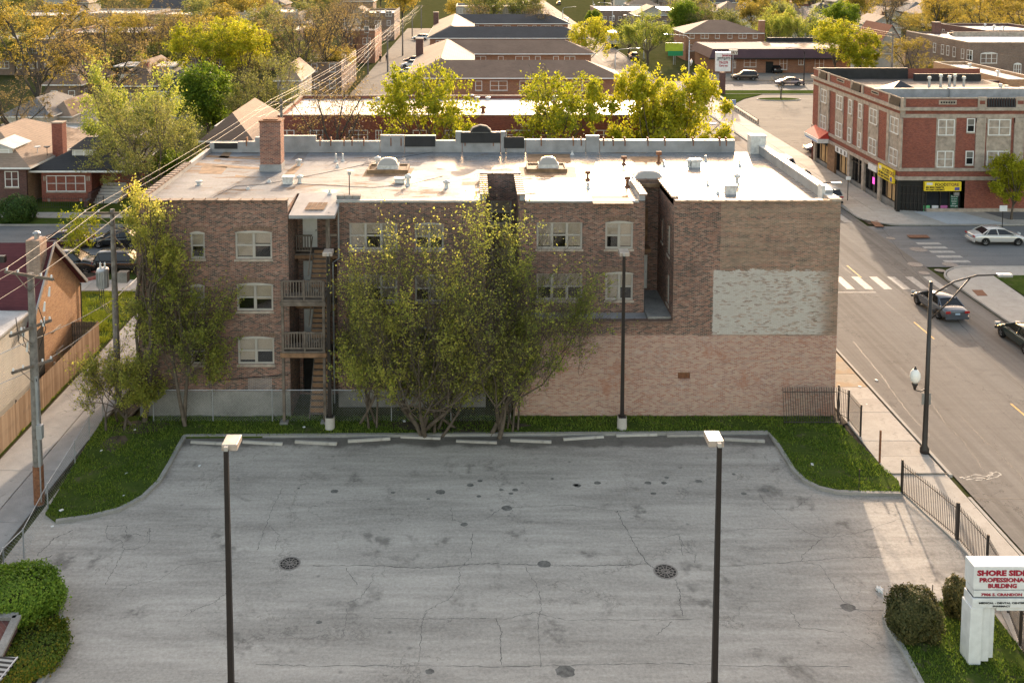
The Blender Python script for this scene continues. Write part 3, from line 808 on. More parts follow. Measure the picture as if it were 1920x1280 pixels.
def window(parent, loc, rz, w, h, cols=2, arch=0, detail=True, drop=(.95, .55), sill=True, label=None):
    ms = win_meshes(w, h, cols, arch, detail, tuple(drop))
    loc = Vector(loc) - base_of(parent)
    o = link('window', ms['frame'], parent, loc=loc, rz=rz, label=label)
    if detail:
        for me in ms['panes']: link('pane', me, o)
        for me in ms['blinds']: link('blind', me, o)
        link('interior', ms['room'], o)
    else: link('pane', ms['pane'], o)
    if sill: link('sill', ms['sill'], o)
    return o

def wall_panel(b, f, a0, a1, z0, z1, ops=(), dep=.18):
    """wall face with real openings; f(a, z, d) -> point, d is depth into the wall"""
    As = sorted({a0, a1} | {o[0] for o in ops} | {o[1] for o in ops}); Zs = sorted({z0, z1} | {o[2] for o in ops} | {o[3] for o in ops})
    for i in range(len(As) - 1):
        for j in range(len(Zs) - 1):
            ca, cz = (As[i] + As[i+1]) / 2, (Zs[j] + Zs[j+1]) / 2
            if any(o[0] < ca < o[1] and o[2] < cz < o[3] for o in ops): continue
            b.quad(f(As[i], Zs[j], 0), f(As[i+1], Zs[j], 0), f(As[i+1], Zs[j+1], 0), f(As[i], Zs[j+1], 0))
    for a, c, z, zz in [o[:4] for o in ops]:
        b.quad(f(a, z, 0), f(a, zz, 0), f(a, zz, dep), f(a, z, dep)); b.quad(f(c, z, 0), f(c, z, dep), f(c, zz, dep), f(c, zz, 0))
        b.quad(f(a, zz, 0), f(c, zz, 0), f(c, zz, dep), f(a, zz, dep)); b.quad(f(a, z, 0), f(a, z, dep), f(c, z, dep), f(c, z, 0))
def front(Y): return lambda a, z, d: (a, Y + d, z)
def west(X): return lambda a, z, d: (X + d, a, z)       # wall facing -X
def east(X): return lambda a, z, d: (X - d, a, z)       # wall facing +X

# ================================================================== corner apartment building
FY, MY, BY = 52.5, 53.8, 67.0
RZ = 11.85
A0, A1 = XY(253, 400, FY), XY(541, 500, FY)
C0, C1 = XY(632, 500, MY), XY(911, 400, MY)
E0, E1 = XY(974, 400, MY), XY(1208, 500, MY)
G0, G1 = XY(1263, 500, FY), XY(1573, 500, FY)
L0 = XY(966, 690, FY)                                     # left end of the one-storey front wall
ZL = ZY(604, FY)                                          # its top
ZF = ZY(733, FY)                                          # top of the concrete foundation on the left
ZA, ZG = ZY(378, FY), ZY(378, FY)
bld = thing('apartment_building', (0, 60, 0), 'three storey brown brick apartment block with silver flat roof facing the empty lot', 'building')

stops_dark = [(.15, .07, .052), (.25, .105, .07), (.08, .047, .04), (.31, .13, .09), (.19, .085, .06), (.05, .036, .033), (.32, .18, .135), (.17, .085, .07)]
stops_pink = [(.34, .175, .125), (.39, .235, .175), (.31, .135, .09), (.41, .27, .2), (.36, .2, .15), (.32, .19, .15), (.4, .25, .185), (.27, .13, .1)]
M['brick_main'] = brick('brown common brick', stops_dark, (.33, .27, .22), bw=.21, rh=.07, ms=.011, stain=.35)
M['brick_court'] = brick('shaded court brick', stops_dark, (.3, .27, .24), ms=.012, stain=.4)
Z628, Z505, ZG0 = ZY(628, FY), ZY(505, FY), ZY(376, FY)
X1350, X1335, X1560 = XY(1350, 450, FY), XY(1336, 560, FY), XY(1566, 560, FY)
def right_extra(nt, X, Y, Z, col, val, mor, co):
    n1 = noise(nt, co, 1.2, 6, .7, .3); n2 = noise(nt, co, 5, 4, .7)
    # lower wall: cleaner pink brick
    n = len(stops_pink)
    pink = ramp(nt, val, [(i / n, c) for i, c in enumerate(stops_pink)], 'CONSTANT')
    pink = mix(nt, mor, pink, (.36, .3, .25))
    strk = noise(nt, nd(nt, 'ShaderNodeMapping', {'Vector': co, 'Scale': (.5, 1, 3.2)}).outputs[0], 1.3, 6, .65)
    pink = mix(nt, mth(nt, 'MULTIPLY', smooth(nt, strk, .5, .7), .35), pink, (.2, .17, .15))
    pink = mix(nt, mth(nt, 'MULTIPLY', smooth(nt, n1, .56, .7), .35), pink, (.45, .43, .4))
    red = smooth(nt, noise(nt, co, .6, 5, .7), .56, .66)
    pink = mix(nt, mth(nt, 'MULTIPLY', red, .5), pink, (.3, .12, .07))
    zz = mth(nt, 'ADD', Z, mth(nt, 'MULTIPLY', mth(nt, 'SUBTRACT', n1, .5), .25))
    low = mth(nt, 'SUBTRACT', 1.0, smooth(nt, zz, Z628 - .08, Z628 + .02))
    # a ghost of old cream wash over the upper right
    xx = mth(nt, 'ADD', X, mth(nt, 'MULTIPLY', mth(nt, 'SUBTRACT', n2, .5), .12))
    up = smooth(nt, xx, X1350, X1350 + .06)
    lay = noise(nt, nd(nt, 'ShaderNodeMapping', {'Vector': co, 'Scale': (.25, 1, 3)}).outputs[0], 1.5, 5, .7)
    col = mix(nt, mth(nt, 'MULTIPLY', up, mth(nt, 'MULTIPLY_ADD', smooth(nt, lay, .35, .65), .34, .12)), col, (.36, .27, .19))
    # flaking grey green paint block
    xa = smooth(nt, xx, X1335, X1335 + .05); xb = mth(nt, 'SUBTRACT', 1.0, smooth(nt, X, X1560 - 1.2, X1560))
    za = smooth(nt, Z, Z628 + .0, Z628 + .05); zq = mth(nt, 'ADD', Z, mth(nt, 'MULTIPLY', mth(nt, 'SUBTRACT', n1, .45), .8)); zb = mth(nt, 'SUBTRACT', 1.0, smooth(nt, zq, Z505 - .05, Z505))
    blk = mth(nt, 'MULTIPLY', mth(nt, 'MULTIPLY', xa, xb), mth(nt, 'MULTIPLY', za, zb))
    flake = mth(nt, 'ADD', mth(nt, 'MULTIPLY', n1, .6), mth(nt, 'MULTIPLY', val, .3))
    flake = mth(nt, 'ADD', flake, mth(nt, 'MULTIPLY', mth(nt, 'SUBTRACT', X, X1335), .016))
    gone = mth(nt, 'MULTIPLY', smooth(nt, flake, .49, .61), smooth(nt, noise(nt, nd(nt, 'ShaderNodeMapping', {'Vector': co, 'Scale': (.6, 1, 3)}).outputs[0], 1.5, 5, .7), .38, .55))
    paint = mix(nt, mth(nt, 'MULTIPLY', mor, .35), mix(nt, n2, (.34, .31, .275), (.5, .465, .42)), (.2, .17, .145))
    col = mix(nt, mth(nt, 'MULTIPLY', blk, mth(nt, 'SUBTRACT', 1.0, mth(nt, 'MULTIPLY', gone, .85))), col, paint)
    return mix(nt, low, col, pink)
M['brick_right'] = brick('patched painted brick', stops_dark, (.33, .275, .22), bw=.21, rh=.07, ms=.011, stain=.35, extra=right_extra)

def opx(u0, u1, v0, v1, Y, side='front'):
    return (XY(u0, (v0+v1)/2, Y), XY(u1, (v0+v1)/2, Y), ZY(v1, Y), ZY(v0, Y))
rows_left = [(430, 486), (528, 583), (628, 683)]
opsL = []; WIN = []
drops = [(.95, .42), (.5, .6), (.9, .5), (.55, .95), (1.0, .55), (.3, .9)]
k = 0
for (v0, v1), (u0, u1) in zip(rows_left, ((441, 510), (444, 512), (446, 514))):
    o = opx(u0, u1, v0 + 6, v1, FY); opsL.append(o); WIN.append((o, FY, 2, .1, drops[k % 6])); k += 1
for v0, v1 in ((433, 485), (532, 583), (632, 683)):
    o = opx(357, 384, v0 + 5, v1, FY); opsL.append(o); WIN.append((o, FY, 1, .12, drops[k % 6])); k += 1
b = MB()
wall_panel(b, front(FY), A0, A1, ZF, ZA, opsL)
wall_panel(b, west(A0), FY, BY, 0, ZA - .1)
wall_panel(b, east(A1), FY, FY + 2.9, 0, RZ)
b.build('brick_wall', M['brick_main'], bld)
b = MB(); wall_panel(b, front(FY - .03), A0 - .03, A1, 0, ZF); b.quad((A0-.03, FY-.03, ZF), (A1, FY-.03, ZF), (A1, FY, ZF), (A0-.03, FY, ZF)); b.build('foundation_wall', M['old_concrete'], bld)
# bricked up basement opening
o = opx(465, 500, 722, 736, FY)
b = MB(); b.box(o[0], FY - .015, ZF + .02, o[1] + .3, FY + .02, ZF + .75); b.build('bricked_up_opening', brick('infill brick', [(.2,.14,.12),(.25,.17,.14),(.16,.11,.1)], (.36,.33,.3), ms=.014), bld)
# middle section
opsM = []
for v0, v1 in ((418, 468), (515, 566), (613, 663)):
    o = opx(655, 745, v0, v1, MY); opsM.append(o); WIN.append((o, MY, 3, 0, drops[k % 6])); k += 1
    o = opx(778, 832, v0 + 3, v1, MY); opsM.append(o); WIN.append((o, MY, 2, .1, drops[k % 6])); k += 1
b = MB()
wall_panel(b, front(MY), C0, C1, 1.0, RZ - .05, opsM)
wall_panel(b, west(C0), MY, FY + 2.9, 0, RZ, [])
wall_panel(b, east(C1), MY, MY + 5, 0, RZ + .3)
b.build('brick_wall', M['brick_main'], bld)
b = MB(); wall_panel(b, front(MY - .03), C0, C1, 0, 1.0); b.quad((C0, MY-.03, 1.0), (C1, MY-.03, 1.0), (C1, MY, 1.0), (C0, MY, 1.0)); b.build('foundation_wall', M['old_concrete'], bld)
# light court
opc = [(C1 + .35, E0 - .25, z, z + 1.45) for z in (9.1, 6.2, 3.3)]
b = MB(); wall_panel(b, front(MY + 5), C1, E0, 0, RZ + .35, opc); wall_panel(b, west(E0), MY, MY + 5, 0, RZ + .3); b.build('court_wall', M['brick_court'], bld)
for o in opc: WIN.append((o, MY + 5, 1, 0, (.5,)))
# section right of the court
opsE = []
for v0, v1 in ((417, 467), (513, 563)):
    o = opx(1006, 1092, v0, v1, MY); opsE.append(o); WIN.append((o, MY, 3, 0, drops[k % 6])); k += 1
for v0, v1 in ((418, 467), (513, 563)):
    o = opx(1135, 1187, v0, v1, MY); opsE.append(o); WIN.append((o, MY, 2, .1, drops[(k+1) % 6])); k += 1
b = MB(); wall_panel(b, front(MY), E0, E1, ZL - 1, RZ - .05, opsE); wall_panel(b, east(E1), MY, 57.2, ZL - 1, RZ + .1); b.build('brick_wall', M['brick_main'], bld)
# recess with the white door, side wall of the right block
b = MB()
dz0 = ZL + .25
dop = (E1 + .05, E1 + .78, dz0, dz0 + 2.05)
wall_panel(b, front(57.2), E1, G0, ZL - 1, RZ + .3, [dop, (E1 + .05, E1 + .78, dz0 + 2.85, dz0 + 4.9)])
sops = [(53.6, 54.3, z, z + 1.7) for z in (ZL + .5, ZL + 3.3)] + [(55.6, 56.1, ZL + 3.5, ZL + 4.9)]
wall_panel(b, west(G0), FY, 57.2, ZL - 1, RZ + .35, sops)
b.build('brick_wall', M['brick_main'], bld)
for a, c, z, zz in sops:
    window(bld, (G0, (a + c) / 2, z), -math.pi/2, c - a, zz - z, 1, 0, True, (.4,))
b = MB(); b.box(dop[0], 57.27, dz0, dop[1], 57.31, dz0 + 2.05)
for zz in (dz0 + .2, dz0 + 1.15): b.box(dop[0] + .1, 57.255, zz, dop[1] - .1, 57.27, zz + .75)
d = b.build('door', M['door_white'], bld, label='white panelled door in the upper recess'); b = MB(); b.tube([(dop[1] - .09, 57.2, dz0 + 1.0), (dop[1] - .09, 57.27, dz0 + 1.0)], .03, 8); b.build('handle', M['grey_metal'], d)
b = MB(); b.box(dop[0], 57.27, dz0 + 2.85, dop[1], 57.31, dz0 + 4.9); b.build('door', M['wood_brown'], bld)
b = MB(); b.box(E1, 56.2, ZL + 2.75, E1 + .8, 57.19, ZL + 2.95); b.build('balcony_floor', M['wood_brown'], bld)
# right block and one-storey front wall (flush, one brick plane)
vo = opx(1271, 1294, 698, 710, FY)
b = MB(); wall_panel(b, front(FY), G0, G1, 0, ZG, [vo]); wall_panel(b, front(FY), L0, G0, 0, ZL)
wall_panel(b, west(L0), FY, MY, 0, ZL)
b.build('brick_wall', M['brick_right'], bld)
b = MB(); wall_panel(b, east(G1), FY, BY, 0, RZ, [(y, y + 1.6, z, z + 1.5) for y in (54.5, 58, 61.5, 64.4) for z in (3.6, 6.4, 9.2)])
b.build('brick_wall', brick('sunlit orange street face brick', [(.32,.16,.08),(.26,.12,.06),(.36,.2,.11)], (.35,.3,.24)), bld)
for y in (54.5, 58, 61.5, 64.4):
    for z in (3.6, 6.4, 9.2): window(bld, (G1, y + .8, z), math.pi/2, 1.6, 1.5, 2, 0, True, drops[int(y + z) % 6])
b = MB(); wall_panel(b, lambda a, z, d: (a, BY - d, z), A0, G1, 0, RZ); b.build('brick_wall', M['brick_main'], bld)
b = MB(); b.box(vo[0], FY + .1, vo[2], vo[1], FY + .13, vo[3])
for i in range(4): zz = vo[2] + (i + .5) * (vo[3] - vo[2]) / 4; b.bar((vo[0], FY + .09, zz), (vo[1], FY + .09, zz), .02)
b.build('vent_grille', M['rust'], bld)
for o, Y, cols, arch, dr in WIN:
    window(bld, ((o[0] + o[1]) / 2, Y, o[2]), 0, o[1] - o[0], o[3] - o[2], cols, arch, True, dr)
    if arch:   # ring of upright bricks over the arched head
        cx, w_ = (o[0] + o[1]) / 2, (o[1] - o[0]) + .16
        for rr in (0, 1):
            b = MB(); n = int(w_ / .085)
            for i in range(n):
                t = (i + .5) / n; x = cx - w_/2 + w_ * t; z = o[3] + .05 + arch * (1 - (2*t-1)**2) + rr * .12
                sl = -(2*t-1) * arch * 4 / w_
                a = Vector((x, Y - .008 - rr*.004, z)); q = a + Vector((-sl * .11, 0, .11))
                b.bar(a, q, .066, .03, up=(0, 1, 0))
            b.build('brick_arch', M['arch_brick'] if 'arch_brick' in M else M.setdefault('arch_brick', plain('arch brick', (.2, .135, .1), .9, .1, var=.4, scale=9)), bld, kind='stuff')
# one-storey roof strip with silver flashing
M['silver'] = plain('aluminium roof coating', (.23, .23, .235), .5, .4, var=.22, scale=1.2)
m, nt, bs = newmat('silver coated flat roof')
co = objco(nt)
n1 = noise(nt, co, .35, 5, .6); n2 = noise(nt, nd(nt, 'ShaderNodeMapping', {'Vector': co, 'Scale': (.35, 1.2, 1)}).outputs[0], 1.2, 6, .7); n3 = noise(nt, co, 8, 4)
s = nd(nt, 'ShaderNodeSeparateXYZ', {0: co})
seam = mth(nt, 'ABSOLUTE', mth(nt, 'SUBTRACT', mth(nt, 'FRACT', mth(nt, 'ADD', mth(nt, 'MULTIPLY', s.outputs[1], 1.05), mth(nt, 'MULTIPLY', n1, .25))), .5))
seam2 = mth(nt, 'ABSOLUTE', mth(nt, 'SUBTRACT', mth(nt, 'FRACT', mth(nt, 'ADD', mth(nt, 'MULTIPLY', s.outputs[0], .21), mth(nt, 'MULTIPLY', n1, .3))), .5))
sm = mth(nt, 'MAXIMUM', mth(nt, 'SUBTRACT', 1.0, smooth(nt, seam, .0, .035)), mth(nt, 'SUBTRACT', 1.0, smooth(nt, seam2, 0, .008)))
colr = ramp(nt, mth(nt, 'ADD', mth(nt, 'MULTIPLY', n2, .6), mth(nt, 'MULTIPLY', n3, .4)), [(.3, (.085, .09, .095)), (.5, (.15, .157, .167)), (.7, (.225, .235, .25))])
colr = mix(nt, mth(nt, 'MULTIPLY', sm, .3), colr, (.14, .12, .1))
st = smooth(nt, noise(nt, nd(nt, 'ShaderNodeMapping', {'Vector': co, 'Scale': (.5, 1.6, 1)}).outputs[0], .8, 7, .72), .53, .6)
st = mth(nt, 'MULTIPLY', st, smooth(nt, noise(nt, co, .22, 3), .38, .5))
colr = mix(nt, mth(nt, 'MULTIPLY', st, .8), colr, (.17, .1, .05))
wet = smooth(nt, mth(nt, 'ADD', n1, mth(nt, 'MULTIPLY', s.outputs[0], .014)), .46, .56)
rg = mth(nt, 'ADD', mth(nt, 'MULTIPLY_ADD', wet, -.36, .62), mth(nt, 'MULTIPLY', st, .25))
setb(nt, bs, colr, rg, .3, None, mth(nt, 'ADD', mth(nt, 'MULTIPLY', n2, .6), mth(nt, 'MULTIPLY', sm, .3)), .25, .03)
M['roof'] = m
b = MB()
for x0, x1, y0 in ((A0 + .02, A1, FY + .02), (A1, C0, FY + 2.9), (C0, C1, MY), (C1, E0, MY + 5), (E0, E1, MY), (E1, G0, 57.2), (G0, G1 - .02, FY + .02)):
    b.quad((x0, y0, RZ), (x1, y0, RZ), (x1, BY, RZ), (x0, BY, RZ))
rf = b.build('roof', M['roof'], bld)
b = MB(); b.quad((L0, FY, ZL), (G0, FY, ZL), (G0, 57.2, ZL + .15), (L0, 57.2, ZL + .15)); b.build('lower_roof', M['silver'], bld)
b = MB(); b.box(E1 + .05, FY + .3, ZL + .02, G0 - .02, 57.0, ZL + .2); b.build('lower_roof_patch', M['old_concrete'], bld)
# clay coping: each tile an object
def coping(p, q, n, wd, mat_, name='coping_tile', lip=.03, h=.09):
    p, q = Vector(p), Vector(q); L = (q - p).length / n
    t = MB(); t.bar((-L/2 + .012, 0, 0), (L/2 - .012, 0, 0), wd, h); t.bar((L/2 - .075, 0, .012), (L/2 - .012, 0, .012), wd + .03, h + .03)
    me = t.mesh(name, mat_)
    a = math.atan2(q.y - p.y, q.x - p.x)
    for i in range(n):
        c = p + (q - p) * ((i + .5) / n)
        o = link(name, me, bld, loc=c - base_of(bld), rz=a + rnd.uniform(-.006, .006)); o.location.z += rnd.uniform(-.006, .006)
coping((A0 - .05, FY + .12, ZA + .05), (A1, FY + .12, ZA + .05), 13, .42, M['tile_dark'])
coping((A0 + .12, FY + .3, ZA + .06), (A0 + .12, 62, ZA + .06), 16, .42, M['tile_dark'])
coping((G0, FY + .12, ZG + .05), (G1 - .5, FY + .12, ZG + .05), 12, .42, M['tile_cap'])
coping((L0, FY + .1, ZL + .04), (G0, FY + .1, ZL + .04), 13, .4, M['tile_dark'])
coping((C1 - .1, MY, RZ + .33), (C1 - .1, MY + 5, RZ + .33), 10, .45, M['tile_cap'])
coping((E0 + .1, MY, RZ + .33), (E0 + .1, MY + 5, RZ + .33), 10, .45, M['tile_cap'])
coping((C1 - .3, MY + 5.1, RZ + .38), (E0 + .3, MY + 5.1, RZ + .38), 3, .4, M['tile_dark'])
coping((E1 - .1, MY, RZ + .33), (E1 - .1, 57.2, RZ + .33), 7, .42, M['tile_cap'])
coping((G0 + .12, FY + .4, RZ + .42), (G0 + .12, 57.2, RZ + .42), 9, .42, M['tile_cap'])
coping((E1, 57.3, RZ + .36), (G0, 57.3, RZ + .36), 2, .4, M['tile_dark'])
b = MB()
for x0, x1 in ((C1 - .32, C1), (E0, E0 + .32), (E1 - .32, E1)): b.box(x0, MY + .02, RZ - .02, x1, MY + 5, RZ + .28)
b.box(G0, FY + .3, RZ - .02, G0 + .3, 57.2, RZ + .37); b.box(C1, MY + 5.02, RZ, E0, MY + 5.3, RZ + .33); b.box(E1, 57.22, RZ, G0, 57.5, RZ + .3)
b.box(A0 + .01, FY + .26, RZ - .02, A0 + .3, BY - .1, ZA + .01); b.box(A0 + .01, FY + .01, RZ - .02, A1, FY + .27, ZA + .004); b.box(G0 + .31, FY + .01, RZ - .02, G1 - .02, FY + .27, ZG + .004)
b.build('parapet_upstand', M['silver'], bld)
b = MB(); b.box(C0, MY - .06, RZ - .1, C1 - .35, MY + .1, RZ + .03); b.box(E0 + .35, MY - .06, RZ - .1, E1 - .35, MY + .1, RZ + .03); b.build('roof_edge_trim', M['grey_metal'], bld)
# street side parapet, silver painted, stepping down to the front
b = MB(); b.box(G1 - .42, FY + 1.2, RZ, G1, BY - .5, RZ + .56); b.build('parapet', M['silver'], bld)
b = MB()
for i in range(18): y = FY + 1.25 + i * .74; b.box(G1 - .47, y, RZ + .562, G1 + .01, y + .72, RZ + .62)
b.build('parapet_cap', M['silver_roof_bits'], bld, kind='stuff')
b = MB(); b.box(G1 - .52, FY + .3, RZ, G1 + .01, FY + 1.18, RZ + .42); b.box(G1 - .6, FY + 1.2, RZ, G1 - .43, FY + 1.9, RZ + .85); b.build('parapet_block', M['silver_roof_bits'], bld)
b = MB(); b.box(G1 - 1.0, BY - .5, RZ, G1 + .05, BY + .3, RZ + 1.25); b.build('parapet_post', M['silver_roof_bits'], bld)
b = MB(); b.box(G1 - .6, FY - .05, ZG + .02, G1 + .06, FY + .95, ZG + .14); b.build('corner_capstone', M['limestone'], bld)
# back parapet: raised panels and black tarred panels, each read off the photo
def bpar(u0, u1, v, mat_=M['silver'], y0=BY, y1=BY + .35, name='parapet_panel', zlow=RZ):
    b = MB(); b.box(XY(u0, v, y0), y0, zlow, XY(u1, v, y0), y1, ZY(v, y0)); return b.build(name, mat_, bld)
for u0, u1, v in ((393, 446, 268), (446, 478, 266), (478, 528, 258), (528, 592, 255), (592, 712, 265), (713, 758, 254), (759, 817, 254.5), (817, 854, 264), (854, 866, 247), (867, 938, 248), (939, 948, 247), (949, 985, 262), (986, 1098, 262), (1099, 1124, 255), (1125, 1378, 263)):
    bpar(u0, u1, v)
for u0, u1, v, vb in ((402, 445, 268, 279), (759, 816, 256, 275), (864, 938, 249, 268), (945, 983, 257, 278)):
    b = MB(); b.box(XY(u0, v, BY), BY - .05, ZY(vb, BY), XY(u1, v, BY), BY - .003, ZY(v, BY)); b.build('tarred_panel', M['black_tar'], bld)
pts = [(882, 248), (886, 241), (900, 236), (912, 238), (919, 244), (921, 248)]
b = MB(); P = [PY(u, v, BY) for u, v in pts]
b.poly([(p.x, BY - .04, p.z) for p in reversed(P)]); b.poly([(p.x, BY + .3, p.z) for p in P])
for i in range(len(P) - 1): b.quad((P[i].x, BY - .04, P[i].z), (P[i+1].x, BY - .04, P[i+1].z), (P[i+1].x, BY + .3, P[i+1].z), (P[i].x, BY + .3, P[i].z))
b.build('arched_gable_panel', M['black_tar'], bld)
b = MB()
for i in range(len(P) - 1):
    b.bar(P[i] + Vector((0, .1, .04)), P[i+1] + Vector((0, .1, .04)), .3, .07)
b.build('gable_capstone', M['limestone'], bld)
for u in (645, 660, 682, 733, 752, 779, 805, 872, 925, 1015, 1075, 1090, 1132, 1150, 1172, 1215, 1247, 1300, 1350, 1362, 462, 600, 620):
    x = XY(u, 264, BY); b = MB(); b.box(x - .035, BY - .03, RZ + .45, x + .035, BY + .38, RZ + 1.02); b.build('parapet_strap', M['rust'], bld)
# roof patches
def rpatch(q, col='roof_brown', z=.006, name='roof_patch'):
    P = [G(u, v, RZ) for u, v in q]
    b = MB(); b.poly([(p.x, p.y, RZ + z) for p in P]); return b.build(name, M[col], bld)
M['roof_brown'] = plain('rust brown roofing felt', (.2, .125, .07), .75, .25, var=.4, scale=2)
M['roof_grey'] = plain('old grey felt', (.14, .13, .125), .8, .25, var=.3, scale=2)
for q in ([(989,307),(1071,307),(1068,289),(989,289)], [(1192,312),(1247,311),(1240,294),(1180,294)], [(865,347),(896,347),(898,341),(867,341)], [(1112,382),(1188,382),(1178,367),(1108,367)],
          [(372,326),(415,327),(427,313),(380,312)], [(363,310),(440,316),(487,318),(487,314),(440,311),(370,305)], [(383,295),(487,300),(487,297),(390,291)], [(533,327),(551,327),(570,307),(556,306)], [(400,303),(412,304),(415,299),(403,299)],
          [(440,332),(468,334),(470,332),(442,328)], [(976,332),(1082,333),(1078,313),(972,313)], [(678,332),(768,331),(777,315),(690,314)], [(410,296),(428,297),(438,280),(425,280)]):
    rpatch(list(q))
rpatch([(452,287),(484,289),(486,283),(463,282)], 'roof_grey'); rpatch([(545,300),(568,301),(585,278),(570,277)], 'roof_grey'); rpatch([(700,330),(756,331),(758,329),(702,328)], 'black_tar', .01)
# skylights
def skylight(u0, u1, vb, vt, cu0, cu1, cvb, cvt):
    a, c = G(u0, vb, RZ), G(u1, vb, RZ); d = G((u0+u1)/2, vt + 8, RZ)
    w_ = c.x - a.x; dep = w_ * .75; cy = a.y + dep / 2
    e, f2 = G(cu0, cvb, RZ), G(cu1, cvb, RZ)
    b = MB(); b.box(e.x, a.y - .5, RZ, f2.x, a.y - .38, RZ + .22); b.box(e.x, a.y + dep + .2, RZ, f2.x, a.y + dep + .32, RZ + .22); b.box(e.x, a.y - .37, RZ, e.x + .12, a.y + dep + .19, RZ + .22); b.box(f2.x - .12, a.y - .37, RZ, f2.x, a.y + dep + .19, RZ + .22)
    b.box(e.x + .13, a.y - .37, RZ, f2.x - .13, a.y + dep + .19, RZ + .14)
    s = b.build('skylight', M['roof_brown'], bld)
    b = MB(); b.box(a.x, a.y, RZ + .14, c.x, a.y + dep, RZ + .38); b.build('curb', M['silver_roof_bits'], s)
    n = 8; b = MB(); i0 = 0
    for j in range(n + 1):
        for i in range(n + 1):
            s_, t_ = i / n * 2 - 1, j / n * 2 - 1
            b.v.append(((a.x + c.x)/2 + s_ * w_/2 * .96, cy + t_ * dep/2 * .96, RZ + .384 + .42 * ((1 - abs(s_)**3) * (1 - abs(t_)**3))**.6))
    for j in range(n):
        for i in range(n):
            q = j * (n+1) + i; b.f.append((q, q+1, q+n+2, q+n+1)); b.m.append(0)
    b.build('dome', M['dome'], s, smooth=True)
m, nt, bs = newmat('milky skylight plastic'); setb(nt, bs, (.3, .28, .255), .2, .4); M['dome'] = m
skylight(707, 747, 322, 305, 685, 763, 331, 313)
skylight(1010, 1048, 320, 302, 990, 1067, 331, 313)
skylight(1190, 1247, 348, 326, 1188, 1251, 352, 330)
# chimney
c0, c1 = G(488, 322, RZ), G(527, 322, RZ)
ht = ZY(227, c0.y + .5)
b = MB(); b.box(c0.x, c0.y, RZ + .45, c1.x, c0.y + 1.1, ht); ch = b.build('chimney', brick('chimney brick', [(.24,.085,.06),(.32,.12,.08),(.15,.06,.05),(.27,.12,.09)], (.42,.34,.28), bw=.23, rh=.082, ms=.012, stain=.2), bld)
b = MB(); b.box(c0.x - .04, c0.y - .04, RZ, c1.x + .04, c0.y + 1.14, RZ + .449); b.build('chimney_flashing', M['silver'], ch)
b = MB(); b.box(c0.x - .05, c0.y - .05, ht + .001, c1.x + .05, c0.y + 1.15, ht + .1); b.box(c0.x + .2, c0.y + .2, ht + .1, c1.x - .2, c0.y + .9, ht + .16); b.build('chimney_cap', M['rust'], ch)
# vents
def vent(u, v, hpx, kind='pipe'):
    p = G(u, v, RZ); h = hpx * p.y / 1850 * 1.03; x, y = p.x, p.y
    b = MB(); mt = M['silver_roof_bits']
    if kind == 'box':
        b.box(x - .3, y - .25, RZ, x + .3, y + .25, RZ + h * .8); b.box(x - .36, y - .3, RZ + h * .8, x + .36, y + .3, RZ + h)
    elif kind == 'cap':
        b.lathe([(.16, RZ), (.12, RZ + .06), (.1, RZ + h * .55), (.1, RZ + h * .6), (.2, RZ + h * .62), (.22, RZ + h * .85), (.05, RZ + h)], x, y, 10)
    elif kind == 'tee':
        b.tube([(x, y, RZ), (x, y, RZ + h * .7)], .07, 8); b.box(x - .17, y - .1, RZ + h * .7, x + .17, y + .1, RZ + h); b.lathe([(.2, RZ), (.09, RZ + .12)], x, y, 8)
        mt = M['rust']
    else:
        b.lathe([(.15, RZ), (.08, RZ + .1), (.065, RZ + .12), (.065, RZ + h)], x, y, 8)
    b.build('roof_vent', mt, bld)
for u, v, h, k_ in ((643,302,14,'pipe'),(708,311,18,'cap'),(765,348,22,'cap'),(750,342,9,'box'),(837,353,16,'cap'),(973,333,6,'pipe'),(1102,338,17,'tee'),(1103,354,12,'pipe'),(1170,309,16,'tee'),(1176,351,20,'tee'),(1235,306,22,'tee'),(1245,312,11,'pipe'),
        (1073,290,7,'pipe'),(1292,313,14,'cap'),(1304,313,15,'box'),(1323,303,11,'pipe'),(1387,312,11,'pipe'),(1382,345,19,'cap'),(1369,363,18,'box'),(1327,348,10,'pipe'),(1346,364,10,'pipe'),(373,347,9,'cap'),(541,344,14,'box'),(562,343,15,'cap'),
        (560,311,13,'cap'),(630,303,15,'pipe'),(633,314,7,'pipe'),(618,364,9,'pipe'),(466,355,5,'pipe'),(505,341,5,'pipe')):
    vent(u, v, h, k_)
p = G(652, 372, RZ)
t = thing('roof_mast', (p.x, p.y, RZ), 'short steel mast with a box on top, weighted by concrete blocks on the roof', 'mast')
b = MB(); b.tube([(p.x + .1, p.y, RZ + .2), (p.x + .1, p.y, RZ + 1.35)], .03, 6); b.build('pole', M['dark_metal'], t)
b = MB(); b.box(p.x + .02, p.y - .08, RZ + 1.35, p.x + .2, p.y + .08, RZ + 1.55); b.build('lamp_box', M['grey_metal'], t)
for dx in (-.4, .05, .5):
    b = MB(); b.box(p.x + dx - .2, p.y - .2, RZ, p.x + dx + .22, p.y + .2, RZ + .2); b.build('block', M['old_concrete'], t)
# thin cables lying on the roof
b = MB()
for pts in ([(400,370),(440,350),(500,345),(640,318),(720,300),(815,285)], [(560,345),(700,352),(770,345),(830,330)]):
    b.tube([G(u, v, RZ + .02) + Vector((0, rnd.uniform(-.1, .1), 0)) for u, v in pts], .012, 4)
b.build('roof_cable', M['black_tar'], bld)

